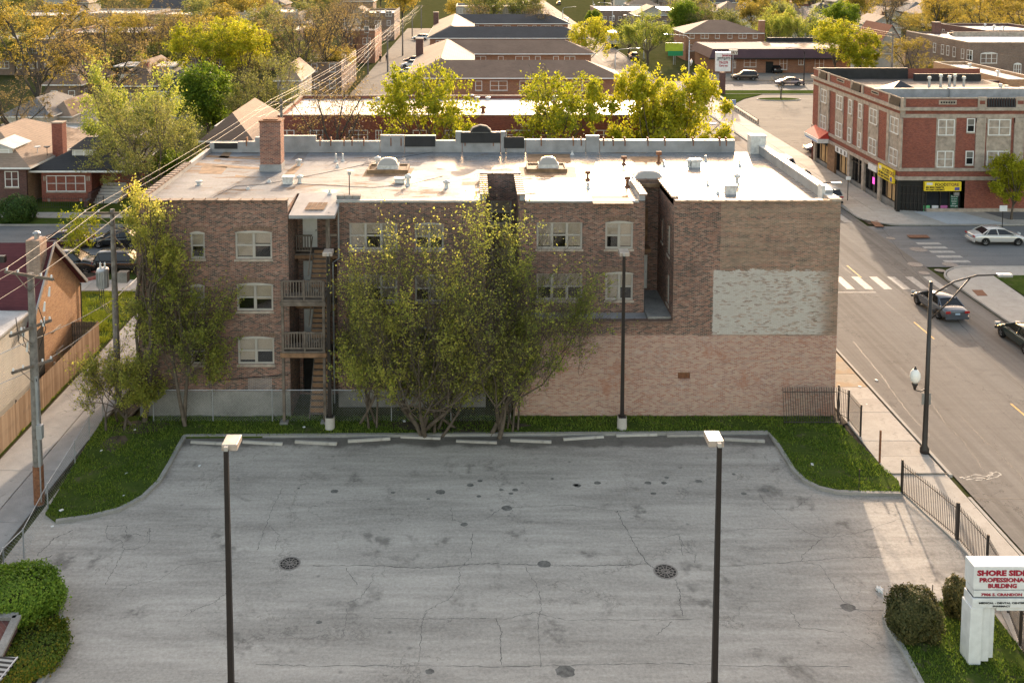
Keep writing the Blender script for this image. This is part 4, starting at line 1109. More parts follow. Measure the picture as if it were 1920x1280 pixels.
# ---- back porch: landings, flights, doors
PYB = FY + 2.9
b = MB()
lv = (3.03, 5.87, 8.7)
d_ops = [(A1 + .28, A1 + 1.12, z, z + 2.05) for z in lv] + [(A1 + .2, A1 + 1.6, .1, 2.2)]
wall_panel(b, front(PYB), A1, C0, 0, RZ - .1, d_ops)
b.build('porch_back_wall', M['brick_main'], bld)
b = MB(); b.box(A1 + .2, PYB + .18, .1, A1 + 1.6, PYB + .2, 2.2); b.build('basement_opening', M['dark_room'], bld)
for z in lv:
    b = MB(); b.box(A1 + .28, PYB + .08, z, A1 + 1.12, PYB + .12, z + 2.05)
    for zz, hh in ((z + .2, .7), (z + 1.1, .75)):
        for xx in (A1 + .38, A1 + .73): b.box(xx, PYB + .065, zz, xx + .3, PYB + .08, zz + hh)
    d = b.build('door', M['door_white'], bld, label='white panelled porch door')
    b = MB(); b.tube([(A1 + 1.04, PYB, z + 1), (A1 + 1.04, PYB + .08, z + 1)], .03, 8); b.build('handle', M['dark_metal'], d)
window(bld, ((C0 + XY(633,440,MY))/2 - .3, PYB, 9.5), 0, .5, 1.4, 1, 0, True, (.2,))
porch = thing('back_porch', (A1 + 1, FY, 0), 'weathered grey timber back porch with zigzag stairs in the wall recess', 'porch')
P0, P1 = XY(527, 590, FY - .9), XY(609, 590, FY - .9)
XS = P0 + 1.25                                     # split between left and right flights
def pb(fn, name, mat_=M['wood_old'], **k):
    b = MB(); fn(b); return b.build(name, mat_, porch, **k)
for x, y in ((P0 + .07, FY - .85), (P1 - .07, FY - .85)):
    pb(lambda b: b.box(x - .07, y - .07, 0, x + .07, y + .07, 8.0), 'post')
pb(lambda b: b.box(P1 - .1, FY + .4, 0, P1 + .04, FY + .54, RZ - .4), 'post')
pb(lambda b: b.box(P1 + .1, FY - .1, 6, P1 + .2, FY, RZ - .3), 'post', M['wood_old'])
for x, y in ((P0 + .07, FY - .85), (P1 - .07, FY - .85)):
    pb(lambda b: b.box(x - .22, y - .2, 0, x + .22, y + .2, .22), 'post_footing', M['old_concrete'])
def railing(x0, x1, y, z, name='railing', n=9):
    r_ = pb(lambda b: (b.box(x0, y - .04, z + .98, x1, y + .04, z + 1.06), b.box(x0, y - .03, z + .12, x1, y + .03, z + .2)), name)
    me = MB().box(-.03, -.02, 0, .03, .02, .8).mesh('baluster', M['wood_old'])
    for i in range(n):
        link('baluster', me, r_, loc=Vector((x0 + (i + .5) * (x1 - x0) / n, y, z + .19)) - base_of(porch))
def flight(x0, x1, y0, z0, y1, z1, n=8):
    """stringers and single treads; y0,z0 bottom - y1,z1 top"""
    f = pb(lambda b: [b.bar((x, y0, z0 - .05), (x, y1, z1 - .05), .05, .26) for x in (x0, x1)], 'stair_flight')
    dy, dz = (y1 - y0) / n, (z1 - z0) / n
    me = MB().box(x0 + .03, -abs(dy) * .55, -.04, x1 - .03, abs(dy) * .55, 0).mesh('tread', M['wood_old'])
    mr = MB().box(x0 + .03, -.012, -dz, x1 - .03, .012, -.04).mesh('riser', M['wood_brown'])
    for i in range(n):
        link('tread', me, f, loc=Vector((0, y0 + dy * (i + .5), z0 + dz * (i + 1))) - base_of(porch)); link('riser', mr, f, loc=Vector((0, y0 + dy * (i + .98), z0 + dz * (i + 2))) - base_of(porch))
    return f
for k_, zm in enumerate((4.15, 7.0)):
    pb(lambda b: b.box(P0, FY - .95, zm - .08, P1, FY + .3, zm), 'landing_floor')
    pb(lambda b: (b.box(P0 - .06, FY - 1.0, zm - .32, P1 + .06, FY - .9, zm - .09), b.box(P0, FY - .6, zm - .28, P1, FY - .52, zm - .09)), 'floor_beam', M['wood_brown'] if k_ == 0 else M['wood_old'])
    railing(P0 + .14, XS - .02, FY - .88, zm, n=7); railing(XS + .06, P1 - .14, FY - .88, zm, n=7)
    pb(lambda b: b.box(XS - .05, FY - .93, zm - .1, XS + .05, FY - .83, zm + 1.1), 'post')
    zt = lv[k_ + 1]
    flight(XS + .1, P1 - .08, FY + .25, zm, PYB - 1.05, zt)
    flight(P0 + .45, XS - .05, FY + .25, zm, PYB - 1.05, lv[k_])
    pb(lambda b: (b.bar((XS + .04, FY + .2, zm + .95), (XS + .04, PYB - 1.1, zt + .95), .05, .08), b.bar((P1 - .02, FY + .2, zm + .95), (P1 - .02, PYB - 1.1, zt + .95), .05, .08)), 'handrail')
for z in lv:
    pb(lambda b: b.box(A1 + .02, PYB - 1.1, z - .12, C0 - .02, PYB - .01, z - .02), 'landing_floor')
    pb(lambda b: b.box(A1 + .02, PYB - 1.16, z - .3, C0 - .02, PYB - 1.08, z - .11), 'floor_beam', M['wood_brown'])
railing(A1 + .05, XS + .02, PYB - 1.1, lv[2], n=6)
flight(XS + .1, P1 - .08, FY - .3, .1, FY + 1.0, 2.0, 7)
flight(XS + .1, P1 - .08, FY + 1.05, 2.0, PYB - 1.05, lv[0], 4)
# porch roof with a brown board hatch
b = MB(); q = [PY(541, 404, FY - .5), PY(628, 408, FY - .5)]
x0, x1 = q[0].x, q[1].x
z0 = q[0].z
b.poly([(x0, FY - .5, z0), (x1, FY - .5, z0), (x1, PYB, RZ + .02), (x0, PYB, RZ + .02)]); b.quad((x0, FY - .5, z0 - .18), (x1, FY - .5, z0 - .18), (x1, FY - .5, z0), (x0, FY - .5, z0))
b.quad((x1, FY - .5, z0 - .18), (x1, PYB, RZ - .16), (x1, PYB, RZ + .02), (x1, FY - .5, z0)); b.quad((x0, FY - .5, z0 - .18), (x0, FY - .5, z0), (x0, PYB, RZ + .02), (x0, PYB, RZ - .16))
b.quad((x0, FY - .5, z0 - .18), (x0, PYB, RZ - .16), (x1, PYB, RZ - .16), (x1, FY - .5, z0 - .18))
b.build('porch_roof', M['silver'], bld)
b = MB(); h0 = Vector((XY(574, 392, FY + .8), FY + .3, 0)); zz = lambda y: z0 + (RZ + .02 - z0) * (y - FY + .5) / 3.4
for i in range(4):
    xa = h0.x + i * .27; b.poly([(xa, FY + .2, zz(FY + .2) + .06), (xa + .25, FY + .2, zz(FY + .2) + .06), (xa + .33, FY + 1.3, zz(FY + 1.3) + .06), (xa + .08, FY + 1.3, zz(FY + 1.3) + .06)])
b.build('board_hatch', M['wood_brown'], bld)
b = MB(); b.tube([(C0 + .12, MY - .08, RZ - .1), (C0 + .12, MY - .08, 8.6), (C0 - .2, MY - .2, 8.4), (C0 - .2, MY - .2, .3)], .045, 6); b.build('downpipe', M['grey_metal'], bld)
b = MB(); b.tube([(A0 + 4, FY - .05, ZF + .6), (A0 + 5.5, FY - .06, ZF + .75), (A0 + 8.2, FY - .05, ZF + .95)], .02, 4); b.build('wall_cable', M['black_tar'], bld)
# ================================================================== trees
def fast_mesh(name, V, F, mat_, smooth=False):
    """V (n,3); F (m,k) with one k for all"""
    me = bpy.data.meshes.new(name)
    me.vertices.add(len(V)); me.vertices.foreach_set('co', np.ascontiguousarray(V, dtype=np.float32).ravel())
    m_, k = F.shape
    me.loops.add(m_ * k); me.loops.foreach_set('vertex_index', F.astype(np.int32).ravel())
    me.polygons.add(m_); me.polygons.foreach_set('loop_start', (np.arange(m_) * k).astype(np.int32))
    if smooth: me.polygons.foreach_set('use_smooth', np.ones(m_, dtype=bool))
    me.materials.append(mat_); me.update(calc_edges=True)
    return me
def tubes_np(curves, radii, sides):
    """curves (n,k,3), radii (n,k)"""
    n, k, _ = curves.shape
    d = np.gradient(curves, axis=1); d /= np.linalg.norm(d, axis=2, keepdims=True) + 1e-9
    ref = np.where(np.abs(d[..., 2:3]) > .9, np.array([1., 0, 0]), np.array([0, 0, 1.]))
    a = np.cross(d, ref); a /= np.linalg.norm(a, axis=2, keepdims=True) + 1e-9
    b_ = np.cross(d, a)
    t = np.arange(sides) * 2 * np.pi / sides
    V = curves[:, :, None, :] + radii[:, :, None, None] * (a[:, :, None, :] * np.cos(t)[None, None, :, None] + b_[:, :, None, :] * np.sin(t)[None, None, :, None])
    idx = np.arange(n * k * sides).reshape(n, k, sides)
    A = idx[:, :-1, :]; B = idx[:, 1:, :]
    F = np.stack([A, np.roll(A, -1, 2), np.roll(B, -1, 2), B], -1).reshape(-1, 4)
    return V.reshape(-1, 3), F
def bez(p0, c, p2, k):
    t = np.linspace(0, 1, k)[None, :, None]
    return (1-t)**2 * p0[:, None] + 2*t*(1-t) * c[:, None] + t**2 * p2[:, None]
def tree_geo(seed, rx, ry, rz, cz, th, r0, counts=(8, 7, 5, 4), leaves=8000, leaf=.16, up=.18, spread=(.42, .2, .1), jit=.12, stems=1, along=(.35, 1.0), droop=0.0, flat=0.0, shell=.72, lean=(0, 0), ragged=.25, shoot=0.0, sparse=0.0, plume=0.0):
    r = np.random.RandomState(seed)
    R3 = np.array([rx, ry, rz]); C = np.array([lean[0], lean[1], cz])
    wood = []
    # trunk(s)
    base = np.zeros((stems, 3)); 
    if stems > 1: base[:, :2] = r.normal(0, .18 * stems**.5, (stems, 2))
    top = C[None] * np.array([1, 1, 0]) * .5 + np.array([[0, 0, th]]) + np.concatenate([r.normal(0, rx * (.06 if stems == 1 else .25), (stems, 1)), r.normal(0, ry * (.06 if stems == 1 else .25), (stems, 1)), r.normal(0, .05, (stems, 1)) * th], 1)
    mid = (base + top) / 2 + r.normal(0, .04 * th, (stems, 3)) * np.array([1, 1, 0])
    tr = bez(base, mid, top, 8)
    wood.append((tr, r0 / stems**.5 * np.linspace(1, .62, 8)[None] * np.ones((stems, 1)), 8))
    par = tr; prad = np.full(stems, r0 / stems**.5 * .62)
    lv_pts = None
    for L, cnt in enumerate(counts):
        n = len(par) * cnt if L else cnt * stems
        pi = np.repeat(np.arange(len(par)), cnt)
        lo, hi = ((.45, 1.0) if L == 0 else along)
        if L == 0:
            tt = r.uniform(.55, 1.0, n); tt[::3] = 1.0
        else: tt = r.uniform(lo, hi, n); tt[::cnt] = 1.0
        kk = par.shape[1] - 1
        f = tt * kk; i0 = np.clip(f.astype(int), 0, kk - 1); fr = (f - i0)[:, None]
        p0 = par[pi, i0] * (1 - fr) + par[pi, i0 + 1] * fr
        if L == 0:
            az = np.arange(n) * 2.399 + r.uniform(0, .8, n); el = np.arcsin(np.clip(r.uniform(-.55, .98, n), -1, 1))
            dirs = np.stack([np.cos(az) * np.cos(el), np.sin(az) * np.cos(el), np.sin(el)], 1)
            p2 = C + dirs * R3 * r.uniform(shell * .7, shell, n)[:, None] * (1 + r.normal(0, ragged * .5, (n, 1)))
        else:
            sp = spread[min(L - 1, len(spread) - 1)]
            end = par[pi, -1]
            p2 = p0 * .35 + end * .65 + r.normal(0, 1, (n, 3)) * R3 * sp
            q = (p2 - C) / R3; l = np.linalg.norm(q, axis=1); lim = 1 + r.normal(0, ragged * .4, n)
            s_ = np.where(l > lim, lim / l, 1); p2 = C + q * s_[:, None] * R3
            p2[:, 2] -= droop * rz * (L >= len(counts) - 2)
        ln = np.linalg.norm(p2 - p0, axis=1)
        c = (p0 + p2) / 2; c[:, 2] += up * ln; c += r.normal(0, .07, (n, 3)) * ln[:, None]
        k = 6 if L < 2 else 4
        if plume and L >= len(counts) - 2:
            dd = (p0 - C) / R3; dd[:, 2] = 0; dd = dd * .55 + np.array([0, 0, .85]) + r.normal(0, .38, (n, 3)); dd /= np.linalg.norm(dd, axis=1, keepdims=True)
            p2 = p0 + dd * plume * (1.0 if L == len(counts) - 2 else .5) * r.uniform(.45, 1.25, n)[:, None]
        if shoot and L >= len(counts) - 2: p2[:, 2] += shoot * rz * r.uniform(.3, 1, n)
        cu = bez(p0, c, p2, k)
        cu[:, 1:-1] += r.normal(0, .018, cu[:, 1:-1].shape) * ln[:, None, None]
        rs = prad[pi] * (.62 if L == 0 else .55) * r.uniform(.7, 1.05, n)
        rs = np.maximum(rs, .006)
        wood.append((cu, rs[:, None] * np.linspace(1, .35, k)[None], 6 if L == 0 else (4 if L == 1 else 3)))
        par = cu; prad = rs * .55
    Vs, Fs, o = [], [], 0
    for cu, rr, sd in wood:
        v, f = tubes_np(cu, rr, sd); Vs.append(v); Fs.append(f + o); o += len(v)
    WV, WF = np.concatenate(Vs), np.concatenate(Fs)
    LV = LF = None
    if leaves:
        m_ = leaves; g_ = max(1, len(par) // (counts[-1] * counts[-2])); wt = np.repeat(r.gamma(1 / (sparse + .01), 1, g_) if sparse else np.ones(g_), counts[-1] * counts[-2])
        wt = np.concatenate([wt, np.ones(len(par) - len(wt))]); pi = r.choice(len(par), m_, p=wt / wt.sum()); t = r.uniform(.15, 1.05, m_) * (par.shape[1] - 1)
        i0 = np.clip(t.astype(int), 0, par.shape[1] - 2); fr = (t - i0)[:, None]
        P = par[pi, i0] * (1 - fr) + par[pi, i0 + 1] * fr + r.normal(0, jit, (m_, 3))
        N = r.normal(0, 1, (m_, 3)) + np.array([0, 0, .5]); N /= np.linalg.norm(N, axis=1, keepdims=True)
        T = np.cross(N, r.normal(0, 1, (m_, 3))); T /= np.linalg.norm(T, axis=1, keepdims=True)
        B = np.cross(N, T); s_ = leaf * r.uniform(.55, 1.3, m_)[:, None]
        V = np.stack([P - T * s_ * .5, P - B * s_ * .32, P + T * s_ * .5, P + B * s_ * .32], 1).reshape(-1, 3)
        LV, LF = V, np.arange(4 * m_).reshape(-1, 4)
    return WV, WF, LV, LF
TREES = {}
def species(key, bark='bark', leafm='leaf_spring', **kw):
    WV, WF, LV, LF = tree_geo(**kw)
    TREES[key] = (fast_mesh('trunk', WV, WF, M[bark], True), fast_mesh('crown', LV, LF, M[leafm]) if LV is not None else None)
def tree(key, x, y, label, s=1.0, rz=0.0, cat='tree', group=None, z=0.0, name='tree', sz=None, leafm=None):
    o = thing(name, (x, y, z), label, cat, group, rz)
    o.scale = (s, s, sz or s)
    t, c = TREES[key]
    link('trunk', t, o)
    if c:
        k = link('crown', c, o)
        if leafm:
            k.data = c.copy(); k.data.materials[0] = M[leafm]
    return o
# kinds, about life size; scaled where they stand
species('maple', seed=11, rx=5.2, ry=4.8, rz=4.4, cz=7.4, th=3.6, r0=.2, counts=(10, 7, 6, 4), leaves=12000, leaf=.24, jit=.14, up=.05, spread=(.24, .11, .05), ragged=.35, shell=.85, sparse=.8)
species('maple_full', seed=12, rx=4.6, ry=4.4, rz=4.4, cz=6.2, th=3.0, r0=.2, counts=(11, 7, 6, 4), leaves=19000, leaf=.25, jit=.15, up=.05, spread=(.24, .11, .05), ragged=.35, shell=.88, sparse=.8)
species('dense', leafm='leaf_green', seed=13, rx=4.2, ry=4.2, rz=4.3, cz=5.8, th=3.0, r0=.2, counts=(10, 8, 6, 3), leaves=26000, leaf=.28, jit=.22, spread=(.28, .14, .08))
species('elm', leafm='leaf_gold', bark='bark_grey', seed=14, rx=9, ry=8, rz=6.5, cz=11, th=6, r0=.45, counts=(9, 7, 6, 5), leaves=11000, leaf=.22, jit=.14, up=.1, spread=(.22, .11, .05), ragged=.4, shell=.88, sparse=.9)
species('elm_orange', leafm='leaf_orange', bark='bark_grey', seed=15, rx=7.5, ry=7, rz=6, cz=9.5, th=4.5, r0=.38, counts=(9, 7, 6, 5), leaves=5000, leaf=.19, jit=.12, up=.1, spread=(.22, .11, .05), ragged=.4, shell=.88, sparse=1.2)
species('bare', leafm='leaf_orange', bark='bark_grey', seed=16, rx=6, ry=6, rz=6, cz=9.5, th=4.5, r0=.32, counts=(8, 7, 6, 5), leaves=3000, leaf=.16, jit=.1, up=.05, spread=(.27, .14, .07), ragged=.3)
species('olive', leafm='leaf_olive', seed=17, rx=6, ry=5.5, rz=5.5, cz=7.5, th=2.5, r0=.3, counts=(10, 8, 6, 5), leaves=17000, leaf=.18, jit=.12, up=-.1, spread=(.22, .1, .05), stems=2, ragged=.4, shell=.9, sparse=.8, plume=1.3)
species('willow', leafm='leaf_lime', seed=18, rx=5, ry=5, rz=5, cz=6, th=2.5, r0=.3, counts=(10, 8, 7, 4), leaves=18000, leaf=.2, jit=.15, up=.0, spread=(.24, .11, .06), ragged=.4, shell=.9, plume=1.4, sparse=.6)
species('lowfar', leafm='leaf_olive', bark='bark_grey', seed=19, rx=6, ry=6, rz=5, cz=8.5, th=4, r0=.3, counts=(8, 7, 5, 3), leaves=6000, leaf=.42, jit=.25, spread=(.3, .15, .08))
species('lowfar_gold', leafm='leaf_gold', bark='bark_grey', seed=20, rx=6, ry=6, rz=5, cz=8.5, th=4, r0=.3, counts=(8, 7, 5, 3), leaves=6500, leaf=.42, jit=.25, spread=(.3, .15, .08))
species('sapling', leafm='leaf_spring', seed=21, rx=1.5, ry=1.5, rz=1.9, cz=3.4, th=2.2, r0=.06, counts=(8, 6, 5), leaves=1800, leaf=.17, jit=.09, up=-.1)
species('shrubtree', bark='bark', leafm='leaf_orange', seed=22, rx=1.5, ry=1.5, rz=.8, cz=2.2, th=1.2, r0=.09, counts=(6, 5, 4), leaves=150, leaf=.1, jit=.05)

# ---- the two big feathery trees in front of the brick wall
species('front_a', leafm='leaf_front', seed=31, rx=4.7, ry=2.6, rz=5.9, cz=5.9, th=2.0, r0=.3, counts=(4, 6, 8, 7), leaves=19000, leaf=.125, jit=.06, up=-.12, spread=(.24, .085, .04), stems=5, ragged=.4, shell=.9, lean=(0, -1.5), plume=1.75, sparse=1.1)
species('front_b', leafm='leaf_front', seed=33, rx=3.8, ry=2.5, rz=5.7, cz=6.3, th=2.4, r0=.26, counts=(4, 6, 8, 7), leaves=14000, leaf=.125, jit=.06, up=-.12, spread=(.24, .085, .04), stems=4, ragged=.42, shell=.9, lean=(.6, -1.5), plume=1.75, sparse=1.1)
species('front_low', leafm='leaf_front', seed=35, rx=3.2, ry=1.5, rz=2.4, cz=2.9, th=1.2, r0=.16, counts=(9, 8, 7, 4), leaves=14000, leaf=.12, jit=.09, up=.1, spread=(.22, .1, .05), stems=4, ragged=.4, shell=.9, sparse=1)
p = G(815, 792)
tree('front_a', XY(795, 600, 50.6), 50.6, 'large feathery light green tree leaning against the brick wall left of the tall light court', name='willow_tree')
tree('front_b', XY(940, 600, 50.8), 50.7, 'tall feathery green tree with bare arching twigs at the light court and one storey wall', name='willow_tree')
tree('front_low', XY(840, 760, 50.6), 50.7, 'low drooping green shrub at the foot of the big wall trees', 1.1, name='shrub', cat='shrub')
tree('front_low', XY(965, 760, 51.3), 51.2, 'green shrub filling the foot of the dark light court', .85, rz=1.1, name='shrub', cat='shrub', sz=1.3)
tree('front_low', XY(690, 740, 51.3), 51.6, 'scruffy green regrowth right of the porch stairs', .9, rz=2.2, name='shrub', cat='shrub', sz=1.5)
# ---- vine tree climbing the left corner, its shrubby foot
species('vine', leafm='leaf_front', seed=41, rx=2.5, ry=.75, rz=4.6, cz=5.0, th=4.0, r0=.17, counts=(9, 5, 7, 6), leaves=17000, leaf=.12, jit=.06, up=-.1, spread=(.24, .1, .05), stems=2, ragged=.45, shell=.9, plume=1.2, sparse=.6)
species('vine_top', leafm='leaf_front', seed=42, rx=1.35, ry=.9, rz=3.6, cz=10.2, th=7.5, r0=.16, counts=(10, 4, 6, 5), leaves=9000, leaf=.12, jit=.06, up=-.15, spread=(.22, .1, .05), stems=1, ragged=.35, shell=.9, lean=(1.2, -1.1), plume=.9, sparse=1.0)
tree('vine', XY(345, 650, 51.7), 51.6, 'pale green climbing tree spread flat over the left end of the brick wall', name='climbing_tree')
tree('vine_top', XY(268, 700, 51.9), 51.9, 'slender crooked trunk climbing the left wall corner with yellow green top above the roofline', name='climbing_tree')
species('corner_shrub', leafm='leaf_front', seed=44, rx=2.5, ry=1.6, rz=1.9, cz=2.1, th=.9, r0=.16, counts=(4, 5, 7, 5), leaves=13000, leaf=.12, jit=.06, up=.05, stems=4, ragged=.5, shell=.95, spread=(.24, .11, .05), sparse=1, plume=.9)
q = G(225, 800)
tree('corner_shrub', q.x, q.y, 'spreading green bush overhanging the alley at the fence corner', name='bush', cat='bush')
# vines on the wall: dark stem curves
b = MB()
for pts in ([(262,700),(255,620),(268,560),(270,500),(278,450),(300,400),(305,380)], [(268,650),(285,560),(300,470),(302,440),(312,400)], [(255,560),(268,480),(275,470)]):
    b.tube([PY(u, v, FY - .12) for u, v in pts], [.09, .08, .07, .06, .05, .045, .04][:len(pts)], 6)
b.build('vine_stem', M['bark'], bld)

# ---- hedges and clipped shrubs
def shrub(x, y, z, rx, ry, rz, label, leafm='leaf_hedge', n=9000, leaf=.1, seed=1, cat='shrub', name='shrub', boxy=1.0, lumps=.13):
    o = thing(name, (x, y, z), label, cat)
    r = np.random.RandomState(seed)
    d = r.normal(0, 1, (n, 3)); d /= np.linalg.norm(d, axis=1, keepdims=True)
    d = np.sign(d) * np.abs(d) ** boxy; d /= (np.sum(np.abs(d) ** 2.6, axis=1, keepdims=True)) ** (1/2.6)
    ph = r.uniform(0, 6.28, 6)
    lump = 1 + lumps * (np.sin(d[:, 0] * 5 + ph[0]) * np.sin(d[:, 1] * 5 + ph[1]) + .6 * np.sin(d[:, 2] * 8 + ph[2]) * np.sin(d[:, 0] * 9 + ph[3]))
    P = d * np.array([rx, ry, rz]) * (lump * (1 - r.normal(0, .055, n)))[:, None]
    P[:, 2] = np.maximum(P[:, 2] + rz * .85, .02)
    N = d + r.normal(0, .55, (n, 3)); N /= np.linalg.norm(N, axis=1, keepdims=True)
    T = np.cross(N, r.normal(0, 1, (n, 3))); T /= np.linalg.norm(T, axis=1, keepdims=True); B = np.cross(N, T)
    s_ = leaf * r.uniform(.5, 1.3, n)[:, None]
    V = np.stack([P - T * s_ * .5, P - B * s_ * .35, P + T * s_ * .5, P + B * s_ * .35], 1).reshape(-1, 3)
    link('foliage', fast_mesh('foliage', V, np.arange(4 * n).reshape(-1, 4), M[leafm]), o)
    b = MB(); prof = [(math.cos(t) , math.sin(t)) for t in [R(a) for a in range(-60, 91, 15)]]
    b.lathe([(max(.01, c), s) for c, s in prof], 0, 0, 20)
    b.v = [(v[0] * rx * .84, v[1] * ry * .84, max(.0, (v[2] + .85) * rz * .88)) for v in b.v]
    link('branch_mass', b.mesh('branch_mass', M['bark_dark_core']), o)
    return o
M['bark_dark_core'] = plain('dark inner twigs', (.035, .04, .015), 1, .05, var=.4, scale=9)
a = G(1718, 1196, .1)
shrub(a.x, a.y + .3, .1, .86, .82, .86, 'large clipped brown green round shrub left of the white monument sign', 'leaf_box', 16000, .085, 3, boxy=.9)
a = G(1800, 1155, .1)
shrub(a.x, a.y + .2, .1, .5, .5, .72, 'small clipped shrub partly hidden behind the white monument sign', 'leaf_box', 7000, .085, 4)
a = G(28, 1168, .1)
shrub(a.x - .6, a.y + .6, .1, 1.95, 1.5, .75, 'broad bright green hedge mound at the lower left corner', 'leaf_hedge', 30000, .1, 5, 'hedge', 'hedge')
a = G(40, 1235, .1)
M['leaf_bed'] = leaf_mat('groundcover leaves', [(.05, .09, .012), (.12, .17, .015), (.35, .22, .02)], .35)
shrub(a.x, a.y + .1, .05, 1.4, 1.7, .28, 'low groundcover with orange tips filling the lower left bed', 'leaf_bed', 22000, .09, 6, 'groundcover', 'groundcover')
M['leaf_hedge2'] = leaf_mat('deep green shrub leaves', [(.02, .05, .012), (.04, .085, .015), (.08, .13, .02)], .3)
a = G(35, 414, .06)
shrub(a.x, a.y, .06, 1.5, 1.3, 1.25, 'dark green rounded bush on the lawn in front of the left red brick bungalow', 'leaf_hedge2', 7000, .16, 7)

# ================================================================== lot lamps
def lot_lamp(u, v, ztop, head_flip, label, base=True, y=None, x=None):
    """tapered square pole, shoe box head"""
    if x is None: p = G(u, v); x, y = p.x, p.y
    t = thing('lot_lamp', (x, y, 0), label, 'lamp post', 'shoebox lamp posts of the parking lot')
    z0 = .1
    if base:
        b = MB(); b.tube([(x, y, 0), (x, y, .75)], [.27, .25], 16); o = b.build('concrete_base', M['concrete'], t); z0 = .75
        b = MB(); b.box(x - .2, y - .2, .751, x + .2, y + .2, .79); b.build('base_plate', M['dark_metal'], t)
    b = MB(); i = len(b.v); w0, w1 = .095, .07
    for z, w_ in ((z0 + .04, w0), (ztop, w1)): b.v += [(x-w_, y-w_, z), (x+w_, y-w_, z), (x+w_, y+w_, z), (x-w_, y+w_, z)]
    b.f += [(0,1,5,4),(1,2,6,5),(2,3,7,6),(3,0,4,7),(4,5,6,7),(3,2,1,0)]; b.m += [0]*6
    b.build('pole', M['brown_metal'], t)
    h = head_flip
    b = MB(); c = math.cos(.38); s_ = math.sin(.38)
    b.bar((x, y, ztop - .04), (x, y + .25, ztop - .04), .07)
    b.build('arm', M['dark_metal'], t)
    b = MB(); b.box(x - .26 + h, y + .1, ztop - .06, x + .26 + h, y + .82, ztop + .16); o = b.build('lamp_head', M['lamp_top'], t); bevel(o, .025, 2)
    b = MB(); b.box(x - .2 + h, y + .16, ztop - .075, x + .2 + h, y + .76, ztop - .062); b.build('lens', M['clear_glass'], t)
    b = MB(); b.box(x - .06, y - .04, ztop, x + .06, y + .08, ztop + .14); b.build('photocell', M['concrete'], t)
    return t
m, nt, bs = newmat('lamp head with painted sun glow'); setb(nt, bs, ramp(nt, noise(nt, objco(nt), 3, 5), [(.3, (.3, .24, .19)), (.7, (.5, .42, .36))]), .35, .5); M['lamp_top'] = m  # glow of the sun on the heads is put into this pale colour
# near lamps stand in the lot below the frame: x,y from the pole line, top at its pixel
YL = 31.5
lot_lamp(0, 0, ZY(845, YL), .08, 'near left lamp post crossing the lot, pale box head, base below the frame', True, YL, XY(424, 850, YL))
lot_lamp(0, 0, ZY(838, YL), -.08, 'near right lamp post crossing the lot, glaring sunlit box head', True, YL, XY(1349, 840, YL))
lot_lamp(619, 806, ZY(480, 51.1), -.05, 'far left lamp post on a concrete base beside the timber porch', True)
lot_lamp(1166, 806, ZY(480, 51.1), .05, 'far right lamp post on a concrete base before the pink brick wall', True)

# ================================================================== fences
def picket_fence(pts, h, label, z=.05, step=.115, posts=None, name='iron_fence', tilt=None, group=None):
    t = thing(name, (pts[0][0], pts[0][1], z), label, 'fence', group)
    base = base_of(t)
    pm = MB(); pm.box(-.009, -.009, .08, .009, .009, h); pm.v += []; pm.tube([(0, 0, h), (0, 0, h + .07)], [.014, .002], 4)
    me = pm.mesh('picket', M['dark_metal'])
    po = MB().box(-.04, -.04, -.05, .04, .04, h + .12).mesh('post', M['dark_metal'])
    for k in range(len(pts) - 1):
        a, c = Vector((pts[k][0], pts[k][1], z)), Vector((pts[k+1][0], pts[k+1][1], z)); L = (c - a).length; d = (c - a) / L
        n = max(1, int(L / step)); ang = math.atan2(d.y, d.x)
        for zz in (.18, h - .14):
            b = MB(); b.bar(a + Vector((0, 0, zz)), c + Vector((0, 0, zz)), .025, .035); b.build('rail', M['dark_metal'], t)
        for i in range(1, n): link('picket', me, t, loc=a + (c - a) * (i / n) - base, rz=ang)
        link('post', po, t, loc=a - base, rz=ang)
        if k == len(pts) - 2: link('post', po, t, loc=c - base, rz=ang)
    return t
f1 = [G(u, v) for u, v in ((1571, 783), (1590, 793), (1613, 822))]
picket_fence([(p.x, p.y) for p in f1], 1.65, 'short black iron fence running from the building corner down the pavement edge', z=.1)
f2 = [G(u, v) for u, v in ((1690, 926), (1793, 1012))]
picket_fence([(p.x, p.y) for p in f2], 1.55, 'long black iron fence section between the lot and the driveway', z=.03)
f3 = [G(u, v) for u, v in ((1795, 1014), (1850, 1078), (1890, 1150), (1912, 1212), (1945, 1300))]
picket_fence([(p.x, p.y) for p in f3], 1.6, 'black iron fence continuing behind the white monument sign', z=.03)
# loose fence panel leaning on the brick wall
t = thing('fence_panel', (XY(1520, 787, 51.9), 51.6, .1), 'loose black iron fence panel leaning against the pink brick wall', 'fence panel')
t.rotation_euler = (R(-14), 0, 0)
W_, H_ = 3.05, 1.85
pm = MB().box(-.013, -.013, 0, .013, .013, H_ + .05).mesh('picket', M['dark_metal'])
for i in range(24): link('picket', pm, t, loc=(-W_/2 + i * W_/23, 0, 0))
for z in (.08, H_ - .2):
    b = MB(); b.bar((-W_/2, 0, z), (W_/2, 0, z), .03, .04); link('rail', b.mesh('rail', M['dark_metal']), t)
